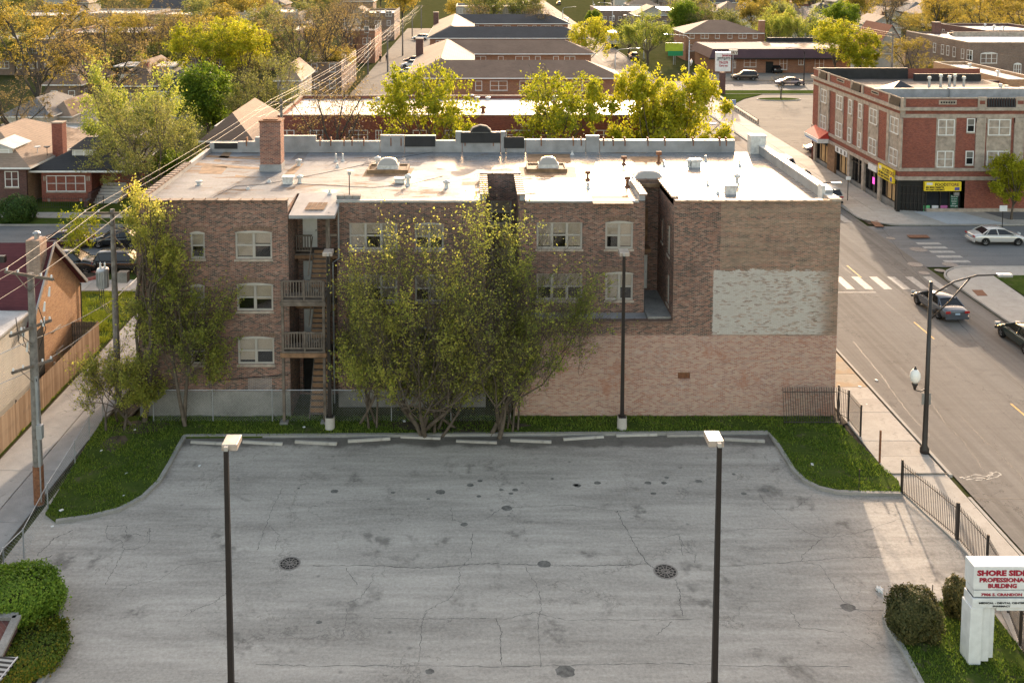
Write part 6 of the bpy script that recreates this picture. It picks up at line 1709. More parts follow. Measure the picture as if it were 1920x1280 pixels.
# parapet: tile mansards, posts, grille panels
def ubox(face, a0, a1, z0, z1, out, mt, name, back=.0):
    b = MB()
    if face == 'w': b.box(XW - out, min(a0, a1), z0, XW - back - .003, max(a0, a1), z1)
    else: b.box(min(a0, a1), YS - out, z0, max(a0, a1), YS - back - .003, z1)
    return b.build(name, M[mt] if isinstance(mt, str) else mt, store)
yw = lambda u: PXp(u, 200, XW).y
def mansard(face, a0, a1):
    lo, hi = min(a0, a1), max(a0, a1); n = max(3, int((hi - lo) / .24))
    for i in range(n):
        a = lo + (i + .5) * (hi - lo) / n; b = MB()
        if face == 'w': b.bar((XW - .12, a, zc1 + .02), (XW - .0, a, zt + .0), .17, .1, up=(1, 0, 0))
        else: b.bar((a, YS - .14, zc1 + .02), (a, YS - .0, zt + .0), .17, .1, up=(0, 1, 0))
        b.build('roof_tile', M['black_tar'], store)
for u0, u1 in ((1536, 1549), (1597, 1613), (1669, 1689)):
    mansard('w', yw(u0), yw(u1))
    for uu in (u0 - 2, u1 + 2.5): ubox('w', yw(uu), yw(uu + 3.5), zc1, zt + .05, .1, 'limestone', 'parapet_post')
for u0, u1, u2, u3 in ((1568, 1582, 0, 0), (1633, 1647, 0, 0)):
    ubox('w', yw(u0), yw(u1), zc1 + .35, zt - .25, .04, 'limestone', 'stone_panel')
    for i in range(5):
        a = yw(u0) + (yw(u1) - yw(u0)) * (i + .7) / 6.3; ubox('w', a, a - .28, zc1 + .45, zt - .35, .07, 'dark_room', 'grille_slot')
xs = lambda u: XY(u, 200, YS)
mansard('s', xs(1850), xs(1903))
for u0, u1 in ((1833, 1849), (1904, 1921)):
    ubox('s', xs(u0), xs(u1), zc1, zt + .05, .1, 'limestone', 'parapet_post'); ubox('s', xs(u0 + 3), xs(u1 - 3), zc1 + .3, zt - .3, .12, 'bk_red', 'brick_inset')
ubox('s', xs(1760), xs(1793), zc1 + .25, zt - .25, .05, 'limestone', 'stone_panel')
for i in range(6): ubox('s', xs(1763 + i * 4.8), xs(1766 + i * 4.8), zc1 + .38, zt - .4, .08, 'dark_room', 'grille_slot')
ubox('s', XW - .05, XW + .45, zl0, zt, .07, 'limestone', 'corner_quoin')
# windows on the two faces
wz = lambda v: ZY(v, YS)
for u0, u1, cols in ((1760, 1791, 2), (1814, 1829, 1), (1854, 1896, 2)):
    for va, vb in (((224, 254), (283, 314)) if cols == 2 else ((222, 248), (283, 309))):
        window(store, ((xs(u0) + xs(u1)) / 2, YS - .04, wz(vb)), 0, xs(u1) - xs(u0), wz(va) - wz(vb), cols, 0, False, (.5,))
for u0, u1 in ((1757, 1794), (1852, 1898)):
    ubox('s', xs(u0), xs(u1), zg1, zl0, .03, 'limestone', 'stone_bay'); ubox('s', xs(u0 + 5), xs(u1 - 5), wz(277), wz(260), .06, 'limestone', 'stone_panel')
for u0, u1 in ((1831, 1849), (1903, 1922)):
    ubox('s', xs(u0), xs(u1), zg1, zl0, .12, 'limestone', 'pilaster'); ubox('s', xs(u0), xs(u1), zl0 - .5, zl0, .2, 'limestone', 'capital')
zw = [(wz(224), wz(254)), (wz(283), wz(314))]
for u0, u1, cols in ((1539, 1550, 2), (1569, 1580, 2), (1592, 1598, 1), (1611, 1617, 1), (1632, 1646, 2), (1671, 1687, 2)):
    ya, yb = yw(u0), yw(u1)
    ubox('w', ya + .35, yb - .35, zg1, zl0, .04, 'limestone', 'stone_bay')
    for za, zb in zw: window(store, (XW - .05, (ya + yb)/2, zb), -math.pi/2, abs(ya - yb), za - zb, cols, 0, False, (.4,))
for u in (1536, 1552.5, 1666, 1690): ubox('w', yw(u), yw(u) - .55, zg1, zl0, .14, 'limestone', 'pilaster')
# shop fronts
zsf = 3.45
def bay(y0, y1, sign, door=False, lower=.5, fill='glass', boarded=False):
    lo, hi = min(y0, y1), max(y0, y1)
    b = MB(); b.quad((XW + .35, hi, 0), (XW + .35, lo, 0), (XW + .35, lo, zS), (XW + .35, hi, zS)); b.build('shop_glass', M[fill], store)
    b = MB(); n = max(2, int((hi - lo) / 1.1))
    for i in range(n + 1): a = lo + (hi - lo - .08) * i / n; b.box(XW + .2, a, 0, XW + .34, a + .08, zS)
    b.box(XW + .2, lo, lower, XW + .345, hi, lower + .07); b.box(XW + .2, lo, 2.6, XW + .345, hi, 2.68); b.build('shopfront_frame', M['dark_metal'], store)
    ubox('w', lo, hi, 0, lower, -.19, 'old_concrete', 'stall_riser', back=-.33)
    if boarded: 
        b = MB(); b.box(XW + .28, lo + .2, lower + .1, XW + .33, hi - .9, 2.55); b.build('plywood_board', plain('plywood board', (.42, .27, .13), .8, .2, var=.15), store)
ys = [yw(u) for u in (1531, 1554, 1568.5, 1593, 1595.5, 1620, 1623.5, 1651, 1655, 1683)]
bay(ys[0], ys[1], None, boarded=True); bay(ys[2], ys[3], None, boarded=True); bay(ys[4], ys[5], None); bay(ys[6], ys[7], None, True); bay(ys[8], ys[9], None, boarded=True, lower=.75)
for a in (ys[0] + .3, (ys[1] + ys[2]) / 2, (ys[3] + ys[4]) / 2, (ys[5] + ys[6]) / 2, (ys[7] + ys[8]) / 2):
    wd = .55 if a != (ys[1] + ys[2]) / 2 else 2.2
    b = MB(); b.box(XW - .03, a - wd/2 - .05, 0, XW + .5, a + wd/2 + .05, zS); b.build('stone_pier', M['limestone'] if wd < 1 else M['wood_brown'], store)
def flat_sign(face, a0, a1, z0, z1, mt, lines, out=.25, name='shop_sign', label=None):
    o = ubox(face, a0, a1, z0, z1, out, mt, name)
    if label: o['label'] = label
    return o
s1 = flat_sign('w', ys[8] + .05, ys[9] - .05, 2.75, 4.05, 'yellow_paint', 0)
hS = pz(340); lS = pz(357)
s2 = ubox('s', xs(1737), xs(1806), lS, hS, .3, 'yellow_paint', 'shop_sign')
for nm_, face in (('w', 0), ('s', 1)):
    if face: L = xs(1806) - xs(1737); ox = lambda f: (xs(1737) + L * f, YS - .305); rot = (R(90), 0, 0); zb = lS; H = hS - lS
    else: L = ys[8] - ys[9]; ox = lambda f: (XW - .255, ys[8] - .05 - L * f); rot = (R(90), 0, R(-90)); zb = 2.75; H = 1.3
    for s_, f, zf, size, mt in (('FOOD', .28, .56, .6, 'black_paint'), ('STORE', .6, .56, .6, 'rust'), ('MILK BREAD CIGARETTES', .03, .32, .32, 'black_paint'), ('POP CANDY LUNCHMEAT', .03, .07, .32, 'black_paint')):
        x, y = ox(f); sc_ = L / 3.5
        text_mesh(s_, size * H / 1.0 * .75, 'lettering', M[mt], store, (x, y, zb + H * zf), rot, wide=1.0 * sc_ * .95 if len(s_) < 6 else sc_ * .7, bold=.012)
    x, y = ox(.82)
    b = MB(); (b.box(x, y - .012, zb + H*.08, x + L * .13, y - .004, zb + H * .42) if face else b.box(x - .012, y - L * .13, zb + H*.08, x - .004, y, zb + H * .42)); b.build('sign_emblem', plain('blue emblem', (.08, .08, .3), .5), store)
    x, y = ox(.05)
    b = MB(); (b.box(x, y - .012, zb + H*.66, x + L * .16, y - .004, zb + H * .92) if face else b.box(x - .012, y - L * .16, zb + H*.66, x - .004, y, zb + H * .92)); b.build('sign_emblem', M['white_sign'], store)
# corner entrance and the south shop window
xc, yc = XY(1735, 405, YS), ys[9]
b = MB(); b.quad((XW + .1, yc, 0), (xc, YS + .1, 0), (xc, YS + .1, zS), (XW + .1, yc, zS)); b.build('entrance_wall', M['black_paint'], store)
b = MB()
for i in range(9): t_ = i / 8; b.bar((XW + .05 + (xc - XW - .05) * t_, yc - .05 + (YS - yc + .05) * t_, 0), (XW + .05 + (xc - XW - .05) * t_, yc - .05 + (YS - yc + .05) * t_, 2.6), .05)
for zz in (.9, 1.8, 2.6): b.bar((XW + .04, yc - .06, zz), (xc, YS, zz), .05)
b.build('security_gate', M['dark_metal'], store)
b = MB(); b.box(XW - .05, YS - .05, 0, XW + .25, YS + .25, zS); b.build('corner_post', M['black_paint'], store)
b = MB(); b.quad((xs(1738), YS + .2, 0), (xs(1806), YS + .2, 0), (xs(1806), YS + .2, zS), (xs(1738), YS + .2, zS)); b.quad((xs(1806), YS + .2, 0), (xs(1808), YS, 0), (xs(1808), YS, zS), (xs(1806), YS + .2, zS)); b.build('shop_window', M['glass'], store)
b = MB()
for u in (1737, 1770, 1787, 1805): b.box(xs(u), YS + .05, .3, xs(u) + .07, YS + .19, lS)
b.box(xs(1737), YS + .05, .28, xs(1807), YS + .19, .36); b.build('shopfront_frame', M['dark_metal'], store)
for u0, u1, c, nm_ in ((1740, 1752, (.1, .35, .15), 'green'), (1756, 1768, (.5, .5, .52), 'white'), (1772, 1785, (.35, .1, .25), 'purple')):
    ubox('s', xs(u0), xs(u1), wz(401), wz(386), -.12, plain(nm_ + ' window poster', c, .6), 'window_poster', back=-.19)
gp = ubox('s', xs(1790), xs(1804), wz(390), wz(366), -.05, plain('dark green poster', (.01, .08, .05), .6), 'window_poster', back=-.19)
for i, s_ in enumerate(('Thank you', 'for your', 'business', 'please', 'come again')):
    text_mesh(s_, .2, 'lettering', M['white_sign'], store, ((xs(1790) + xs(1804)) / 2, YS + .045, wz(370) - i * .23), (R(90), 0, 0), align='CENTER', wide=.8)
ubox('s', xs(1794), xs(1803), wz(366), wz(360), .25, 'old_concrete', 'air_conditioner')
gw = ubox('s', xs(1863), xs(1884), wz(352), wz(337), -.02, 'white_sign', 'glass_block_window', back=-.1)
b = MB()
for i in range(6):
    for j in range(4):
        x0 = xs(1863.5 + i * 3.4); z0 = wz(351.5 - j * 3.7); b.box(x0, YS - .035, z0, x0 + .15, YS + .0, z0 + .15)
b.build('glass_block', M['glass'], store, kind='stuff')
ubox('s', xs(1861), xs(1886), wz(354), wz(352), .1, 'limestone', 'sill')
# small shop signs and the red awning
ubox('w', yw(1635), yw(1650), 2.9, 3.5, .2, 'white_sign', 'shop_sign'); ubox('w', yw(1570), yw(1592), 2.75, 3.4, .1, 'white_sign', 'shop_sign')
for i in range(3):
    a = yw(1573 + i * 7); ubox('w', a, a - .45, 2.85, 3.3, .11, 'wood_pole', 'sign_emblem')
b = MB(); a0, a1 = ys[1] - .4, ys[0] + .2
b.poly([(XW - .02, a0, 4.6), (XW - .02, a1, 4.6), (XW - 1.3, a1, 3.7), (XW - 1.3, a0, 3.7)][::-1]); b.poly([(XW - .02, a0, 4.6), (XW - 1.3, a0, 3.7), (XW - .02, a0, 3.7)]); b.poly([(XW - .02, a1, 4.6), (XW - .02, a1, 3.7), (XW - 1.3, a1, 3.7)])
aw = b.build('awning', plain('red awning canvas', (.42, .05, .04), .7, .2, var=.15), store)
b = MB(); b.box(XW - 1.32, a0, 3.2, XW - 1.28, a1, 3.7); b.box(XW - 1.28, a0, 3.2, XW - .02, a0 + .04, 3.7); b.build('awning_valance', M['white_sign'], aw)
b = MB(); b.box(XW - 1.325, a0 + .3, 3.25, XW - 1.321, a1 - .3, 3.38); b.build('awning_stripe', plain('blue stripe', (.1, .2, .4), .6), aw)
# neon square in a shop window
m, nt, bs = newmat('pink neon sign'); bs.inputs['Emission Color'].default_value = (1, .1, .6, 1); bs.inputs['Emission Strength'].default_value = .3; bs.inputs['Base Color'].default_value = (.4, .05, .25, 1)
b = MB(); a = yw(1637); b.box(XW + .3, a - .3, 1.3, XW + .33, a + .25, 2.0); b.build('neon_sign', m, store)
# two sections east of the store, brick link walls
flatblock(62.3, 75, 99, 112, 10.2, 'bk_brown', 'brown brick rear block with pale roof right of the food shop building', roofm='flatroof', side=-1, nv=3, floors=(1.2, 4.2, 7.1), seed=8)

# ---- long one of two storeys behind the main building (white roof)
long = flatblock(XY(520, 217, 103), 19.6, 103, 117.5, ZY(217, 103), 'bk_red', 'long low red brick building with glaring pale flat roof behind the silver roof', win=False, nv=0, par=.35)
for u0, u1 in ((520, 552), (577, 606), (650, 690), (700, 716), (770, 800), (830, 850), (945, 1000), (1010, 1070), (1110, 1150), (1240, 1290)):
    a, c = XY(u0 + 4, 252, 103), XY(u1, 252, 103); window(long, ((a + c)/2, 103, ZY(262, 103)), 0, c - a, ZY(244, 103) - ZY(262, 103), 2, 0, False, (.6,))
for u, v, h in ((708, 190, 8), (717, 190, 8), (884, 185, 8), (895, 187, 6), (906, 212, 14), (915, 187, 6), (1040, 200, 12), (1056, 205, 12), (1107, 206, 14), (1148, 212, 16), (1130, 190, 10), (830, 188, 5), (1040, 186, 8)):
    zz = ZY(217, 103) - .35; q = G(u, v, zz); hh = h * q.y / 1850; b = MB(); b.lathe([(.3, zz), (.2, zz + .1), (.18, zz + hh * .6), (.34, zz + hh * .65), (.34, zz + hh * .85), (.1, zz + hh)], q.x, q.y, 8); b.build('roof_vent', M['rust'] if h > 11 else M['silver_roof_bits'], long)
# black and brown back block left of it with the hip roofed neighbour
# ---- townhouse courts
def court(yf, xl, xr, z, roofw, roofs, label, y2, wdt=9.0, chim=True, seed=0, floors=(1.2, 4.6)):
    t = thing('townhouse_court', ((xl + xr)/2, yf, 0), label, 'building')
    for (ya, yb) in ((yf, yf + wdt), (y2, y2 + wdt)):
        wall_box(t, xl, ya, -.1, xr, yb, z - .2, M['bk_town']); hip(t, xl, xr, ya, yb, z, 2.1, M[roofs], over=.6)
    wall_box(t, xl, yf + wdt, -.1, xl + 9, y2, z - .21, M['bk_town'])
    hip(t, xl, xl + 9, yf + 1, y2 + wdt - 1, z + .02, 2.3, M[roofw], over=.62)
    r = random.Random(seed)
    for ya in (yf, y2):
        x = xl + 9.8; 
        while x < xr - 2:
            ww = r.choice((1.0, 2.0, 2.6)); window(t, (x + ww/2, ya, z - 2.0), 0, ww, 1.45, 2 if ww > 1.5 else 1, 0, False, (r.random(),)); x += ww + r.uniform(1.0, 2.4)
        if ya == yf:
            for x in (xl + 2, xl + 5): window(t, (x, ya, z - 2.0), 0, 1.4, 1.4, 2, 0, False, (.3,))
    if chim: chimney(t, xl - .1, y2 - 6, z - 2, z + 3.2, 1.3)
    return t
Y1 = 146
z1 = ZY(145, Y1)
court(Y1, XY(768, 145, Y1), XY(1160, 145, Y1), z1, 'sh_tan', 'sh_brown', 'two storey brown roofed townhouse court with tan left wing beyond the white roof', G(800, 100, z1).y, seed=3)
Y2 = 213
z2 = ZY(71, Y2)
court(Y2, XY(806, 71, Y2), XY(1100, 71, Y2), z2, 'sh_tan', 'sh_dark', 'farther townhouse court with charcoal front roofs and tan side roof', G(850, 44, z2).y, seed=4)
flatblock(XY(855, 20, 300), XY(1015, 20, 300), 300, 318, 9, 'stucco', 'tan three storey block at the top edge left of the road', side=1, seed=5, nv=4, roofm='flatroof_dark', floors=(1.3, 4.2, 6.8))

# ---- left: orange brick house, sided annexe, bungalows
oh = thing('brick_house', (-30, 55, 0), 'orange brick house with dark red roof behind the near utility pole', 'house')
hx1, hy0, hy1, he = -26.0, 55.9, 63.4, ZY(527, 63.4)
wall_box(oh, -37, hy0, 0, hx1, hy1, he, M['bk_orange'])
b = MB(); yr = 59.0; zr = ZY(455, 59.0)
b.poly([(-37.4, hy0 - .35, he - .1), (hx1 + .3, hy0 - .35, he - .1), (hx1 + .3, yr, zr), (-37.4, yr, zr)]); b.poly([(hx1 + .3, hy1 + .35, he - .1), (-37.4, hy1 + .35, he - .1), (-37.4, yr, zr), (hx1 + .3, yr, zr)])
o = b.build('roof', M['sh_red'], oh); md = o.modifiers.new('thickness', 'SOLIDIFY'); md.thickness = .12
b = MB(); b.poly([(hx1, hy0, he), (hx1, hy1, he), (hx1, yr, zr - .12)]); b.build('gable_wall', M['bk_orange'], oh)
b = MB(); b.bar((hx1 + .34, yr, zr - .02), (hx1 + .34, hy1 + .38, he - .12), .06, .2); b.bar((hx1 + .34, hy0 - .38, he - .12), (hx1 + .34, yr, zr - .02), .06, .2); b.build('barge_board', M['grey_metal'], oh)
c_ = PXp(67, 480, hx1 - .4); b = MB(); b.box(hx1 - .75, c_.y - .5, 5.5, hx1 + .08, c_.y + .45, ZY(447, c_.y)); ch = b.build('chimney', brick('pale chimney brick', [(.3,.2,.15),(.36,.25,.19),(.26,.17,.13)], (.4,.36,.3)), oh)
zz = ZY(447, c_.y); b = MB(); b.lathe([(.14, zz), (.14, zz + .3), (.24, zz + .34), (.1, zz + .45)], hx1 - .3, c_.y, 10); b.build('chimney_cap', M['grey_metal'], ch)
b = MB(); b.box(-28.4, 57.4, zr - .75, -28.0, 57.7, zr - .35); b.build('roof_vent', M['dark_metal'], oh)
wy = PXp(105, 590, hx1); window(oh, (hx1, wy.y, wy.z - .8), math.pi/2, 1.0, 1.7, 1, 0, True, (.2,))
wy = PXp(108, 640, hx1); window(oh, (hx1, wy.y + .2, .9), math.pi/2, .9, .8, 1, 0, True, (.2,))
b = MB(); b.box(hx1 + .001, 56.6, .3, hx1 + .1, 57.6, 3.2); b.build('side_door', M['dark_room'], oh)
b = MB(); b.tube([(hx1 + .08, hy1 - .1, 0), (hx1 + .08, hy1 - .1, he - .1)], .04, 6); b.build('downpipe', M['dark_metal'], oh)
an = thing('garage', (-30, 50, 0), 'pale sided annexe with grey roof cut by the left picture edge', 'garage')
ah = PXp(25, 604, hx1).z
wall_box(an, -36, 46.5, .5, hx1 - .02, hy0 - .02, ah, M['siding'], 'wall'); b = MB(); b.box(-36, 46.4, -.05, hx1, hy0 - .03, .5); b.build('foundation', M['concrete'], an)
n = int((ah - .5) / .14)
me = MB().box(0, 46.5, 0, .022, hy0 - .05, .115).mesh('siding_board', M['siding'])
for i in range(n): link('siding_board', me, an, loc=Vector((hx1 - .015, 0, .5 + i * .14)) - base_of(an))
b = MB(); b.poly([(-36.2, 46.2, ah - .05), (hx1 + .25, 46.2, ah - .05), (hx1 + .25, hy0 - .4, ah + .06), (-36.2, hy0 - .4, ah + .55)]); o = b.build('roof', M['flatroof'], an); md = o.modifiers.new('thickness', 'SOLIDIFY'); md.thickness = .12
# front pair of bungalows across the side street
Yb = 99.5
def px2(u, v, Y=Yb): return PY(u, v, Y)
A_ = px2(90, 322); B_ = px2(168, 322)
bx0, bx1 = XY(78, 350, Yb), XY(172, 350, Yb)
b1 = thing('bungalow', (bx0 + 3, Yb, 0), 'small red brick bungalow with black hip roof and a row of four white front windows', 'house')
ez = ZY(317, Yb)
wall_box(b1, bx0, Yb, 0, bx1, Yb + 12, ez - .1, M['bk_red']); wall_box(b1, bx1 + .01, Yb + 2.2, 0, bx1 + 3, Yb + 12, ez - .1, M['bk_red'])
hip(b1, bx0 - .3, bx1 + 3.1, Yb, Yb + 12.5, ez, ZY(258, Yb + 5) - ez, M['sh_black'], over=.7)
for i in range(4):
    u = 89 + i * 18; a, c = XY(u, 345, Yb), XY(u + 15.5, 345, Yb); window(b1, ((a+c)/2, Yb, ZY(359, Yb)), 0, c - a + .2, ZY(329, Yb) - ZY(359, Yb), 1, 0, False, (.9,))
dormer(b1, XY(160, 295, Yb + 2), Yb + 1.6, ez + .75, 2.4, 1.0, 3, M['sh_black'], gable=False)
b = MB()
for i in range(7): b.box(bx1 + .4, Yb + 2.0 - i * .45, 0, bx1 + 2.8, Yb + 2.2 - i * .45 + .26, 1.55 - i * .22)
b.build('porch_steps', M['concrete'], b1)
b = MB(); b.box(bx1 + .02, Yb - 1.2, 0, bx1 + .38, Yb + 2.2, 1.2); b.box(bx1 + .02, Yb - 2.2, 0, bx1 + .38, Yb - 1.21, .7); b.build('stoop_wall', M['bk_maroon'], b1)
for u in (80, 84, 161, 165):
    p = px2(u + 1, 330); b = MB(); b.box(p.x, Yb - .04, p.z - .5, p.x + .14, Yb - .002, p.z); b.build('stone_ornament', M['limestone'], b1)
for u in (92, 152):
    p = px2(u, 375); b = MB(); b.box(p.x - .13, Yb - .04, p.z - .1, p.x + .13, Yb - .002, p.z + .12); b.box(p.x - .06, Yb - .04, p.z - .35, p.x + .06, Yb - .002, p.z - .101); b.build('stone_ornament', M['limestone'], b1)
bx0, bx1 = -56, XY(50, 350, 98.2)
b2 = thing('bungalow', (-52, 98, 0), 'dark red brick bungalow with broad sunlit brown hip roof cut by the left edge', 'house')
Y_ = 98.2; ez = ZY(311, Y_)
wall_box(b2, bx0, Y_, 0, bx1, Y_ + 15, ez - .1, M['bk_maroon'])
b = MB(); wall_panel(b, east(bx1 + .006), Y_ + .3, Y_ + 15, 0, ez - .1); b.build('side_wall', M['bk_orange'], b2)
hip(b2, bx0, bx1, Y_, Y_ + 17, ez, 2.9, M['sh_tan'], over=.7)
dormer(b2, XY(8, 280, Y_ + 3), Y_ + 1.4, ez + .6, 3.2, .9, 4, M['flatroof'], gable=True)
window(b2, (XY(22, 335, Y_), Y_, ZY(351, Y_)), 0, 1.4, ZY(321, Y_) - ZY(351, Y_), 2, 0, False, (.5,))
q = G(115, 292, ez + 1.2); chimney(b2, XY(112, 280, 104), 104, ez - .2, ZY(230, 104), 1.1, 'bk_red')
for u in (70, 88):
    p = PY(u, 276, 102); b = MB(); b.lathe([(.02, p.z - .1), (.3, p.z), (.34, p.z + .08), (.3, p.z + .09)], p.x, p.y, 12); b.tube([(p.x, p.y, p.z - .9), (p.x, p.y, p.z)], .03, 5); b.build('satellite_dish', M['dark_metal'] if u == 88 else M['white_sign'], b2)
b = MB(); b.box(-80, 110, 0, -57, 112, 3); 
# houses and blocks further left and back (u span, v eave, v ridge, Y, ...)
def hpx(u0, u1, vb, Y, depth, rise, wallm, roofm, label, floors=(1.5,), **k):
    x0, x1 = XY(u0, vb, Y), XY(u1, vb, Y); z = ZY(vb, Y)
    return house(x0, x1, Y, Y + depth, z, rise, wallm, roofm, label, side=1 if x0 < 0 else -1, floors=floors, **k)
def fpx(u0, u1, vtop, Y, depth, wallm, label, **k):
    x0, x1 = XY(u0, vtop, Y), XY(u1, vtop, Y); z = ZY(vtop, Y)
    return flatblock(x0, x1, Y, Y + depth, z, wallm, label, side=1 if x0 < 0 else -1, **k)
nh = hpx(385, 468, 262, 99, 15, 2.4, 'bk_brown', 'sh_brown', 'brown brick house with hip roof and flat pale rear roof left of the chimney', floors=(1.3,), seed=2)
q0, q1 = XY(408, 240, 106), XY(478, 240, 106)
b = MB(); b.box(q0, 106, 3.4, q1, 112, ZY(238, 106)); b.build('rear_block', M['bk_brown'], nh); b = MB(); b.box(q0 - .3, 105.7, ZY(238, 106), q1 + .3, 112.3, ZY(238, 106) + .15); b.build('flat_roof', M['flatroof'], nh); chimney(nh, XY(446, 225, 108), 108, 6, ZY(217, 108), .8)
hpx(150, 245, 258, 124, 14, 2.6, 'stucco', 'sh_brown', 'stucco house with brown roof seen through the olive tree', seed=3, floors=(1.5,))
hpx(8, 92, 217, 128, 12, 2.0, 'siding', 'sh_grey', 'grey hip roofed house behind the left bungalow roofs', seed=4)
hpx(96, 130, 217, 131, 10, 1.8, 'siding', 'sh_tan', 'small tan roofed house beside the grey hip roof', seed=5)
fpx(-40, 128, 250, 118, 7, 'stucco', 'low pale flat roofed row behind the left bungalows', par=.25, floors=(), nv=3, seed=6)
hpx(85, 150, 158, 160, 14, 3.0, 'bk_brown', 'sh_brown', 'brown bungalow with small white dormer among the orange trees', seed=7, dorm=(XY(122, 150, 160), 161.2, ZY(158, 160) + .3, 3.2, 1.3, 3, M['sh_brown']))
h9 = hpx(222, 290, 160, 158, 16, 3.6, 'bk_brown', 'sh_brown', 'bungalow with white gabled front dormer and grey side dormer', seed=8, dorm=(XY(238, 150, 158), 159, ZY(160, 158) + .4, 3.4, 1.3, 3, M['sh_brown']))
b = MB(); a, c = XY(270, 140, 163), XY(323, 140, 163); b.box(a, 163, ZY(148, 163), c, 169, ZY(126, 163)); b.build('side_dormer', M['stucco'], h9)
b = MB(); b.box(a - 5, 162.8, ZY(126, 163), c + .3, 169.3, ZY(126, 163) + .2); b.build('dormer_roof', M['flatroof'], h9); chimney(h9, XY(274, 130, 161), 161, 6, ZY(116, 161), .9, 'bk_red')
hpx(296, 345, 170, 150, 12, 2.6, 'siding', 'sh_dark', 'dark roofed house with white porch post behind the green maple', seed=9)
hpx(520, 560, 150, 150, 12, 2.4, 'stucco', 'sh_tan', 'tan roofed garage house under the dark bare tree', seed=12)
fpx(538, 640, 118, 175, 22, 'bk_brown', 'brown brick block beside the bundle of wires', nv=4, seed=13, roofm='flatroof_dark')
k_ = 0
for u0, u1, v, Y, dp, l in ((-60, 100, 74, 205, 26, 'at the top left corner behind the golden elm'), (108, 258, 62, 208, 24, 'left of the row behind the orange tree'), (262, 372, 60, 210, 24, 'middle of the row with white bay windows'), (376, 480, 62, 212, 22, 'behind the bright yellow tree'), (484, 560, 58, 214, 22, 'right end of the row by the bare tree')):
    t = fpx(u0, u1, v, Y, dp, 'bk_maroon' if k_ % 2 else 'bk_brown', 'two storey flat roofed brick block ' + l, nv=7, seed=20 + k_, group='flat roofed blocks at the upper left', floors=(1.3, 4.5)); k_ += 1
for u0, u1, v, Y, dp, l in ((-80, 120, 30, 285, 25, 'far left'), (130, 270, 26, 290, 25, 'behind the white bays'), (280, 430, 28, 292, 22, 'above the yellow tree'), (440, 560, 24, 290, 25, 'above the bare tree')):
    fpx(u0, u1, v, Y, dp, 'bk_brown' if k_ % 2 else 'stucco', 'distant flat roofed block at the top edge ' + l, nv=7, seed=20 + k_, group='distant flat blocks at the upper left', floors=(1.3, 4.5)); k_ += 1
fpx(678, 739, 25, 285, 22, 'bk_brown', 'brown brick block with pale roof beside the far alley poles', nv=4, seed=31, floors=(1.3, 4.3, 7.0))
fpx(640, 703, 58, 227, 16, 'bk_town', 'orange brown apartment block half hidden behind the bare tree', nv=3, seed=32, floors=(1.3, 4.3, 7.0), roofm='flatroof_dark')
# ---- right side
mall = thing('strip_mall', (60, 208, 0), 'low strip mall with dark brown mansard roof and parked cars in front', 'building')
Ym = 208; x0, x1 = XY(1338, 120, Ym), XY(1640, 120, Ym); zm0, zm1 = ZY(108, Ym), ZY(91, Ym + 2)
wall_box(mall, x0, Ym, -.1, x1, Ym + 18, zm0, M['bk_town'])
b = MB(); b.poly([(x0 - 1.2, Ym - 1.2, zm0), (x1 + 1, Ym - 1.2, zm0), (x1, Ym + .8, zm1), (x0, Ym + .8, zm1)]); b.poly([(x0 - 1.2, Ym + 18, zm0), (x0 - 1.2, Ym - 1.2, zm0), (x0, Ym + .8, zm1), (x0, Ym + 18, zm1)]); b.poly([(x0, Ym + .8, zm1), (x1, Ym + .8, zm1), (x1, Ym + 18, zm1), (x0, Ym + 18, zm1)]); b.quad((x0 - 1.2, Ym - 1.2, zm0), (x0 - 1.2, Ym, zm0), (x1 + 1, Ym, zm0), (x1 + 1, Ym - 1.2, zm0))
b.build('mansard_roof', shingle('dark brown mansard shingles', (.07, .04, .045)), mall)
b = MB(); b.box(x0 - 1.3, Ym - 1.3, zm0 - .3, x1 + 1, Ym - 1.19, zm0 + .02); b.build('fascia', M['brown_metal'], mall)
b = MB(); b.quad((XY(1440, 95, Ym + 8), Ym + 5, zm1 + .02), (x1 - 2, Ym + 5, zm1 + .02), (x1 - 2, Ym + 17, zm1 + .02), (XY(1440, 95, Ym + 8), Ym + 17, zm1 + .02)); b.build('flat_roof', M['flatroof_dark'], mall)
b = MB(); b.box(XY(1438, 82, Ym + 17), Ym + 17, zm1, x1, Ym + 17.4, zm1 + 1.0); b.build('parapet', M['black_tar'], mall)
for u0, u1, v0, v1 in ((1395, 1418, 109, 126), (1374, 1380, 108, 128), (1497, 1507, 108, 122), (1462, 1476, 108, 131), (1528, 1545, 108, 131)):
    a, c = XY(u0, 115, Ym), XY(u1, 115, Ym); window(mall, ((a+c)/2, Ym, max(.3, ZY(v1, Ym))), 0, c - a, ZY(v0, Ym) - max(.3, ZY(v1, Ym)), 2, 0, False, (0,))
b = MB(); b.box(XY(1436, 110, Ym), Ym - .05, 0, XY(1450, 110, Ym), Ym - .01, 2.4); b.build('door', M['dark_room'], mall)
rect('parking_lot', 46, 194.9, 100, 207.9, .02, M['lot2'], kind='structure')
rb = hpx(1286, 1428, 62, 232, 14, 2.6, 'bk_town', 'sh_brown', 'two storey brown brick flats with hip roof behind the strip mall', seed=41, floors=(2.2, 5.2), name='apartment_building'); chimney(rb, XY(1430, 60, 232), 233, 0, ZY(40, 232), 1.3, 'bk_town')
fpx(1125, 1290, 20, 345, 30, 'bk_brown', 'long low brick school like block beyond the truck', nv=5, seed=42, floors=(1.5,), par=.3)
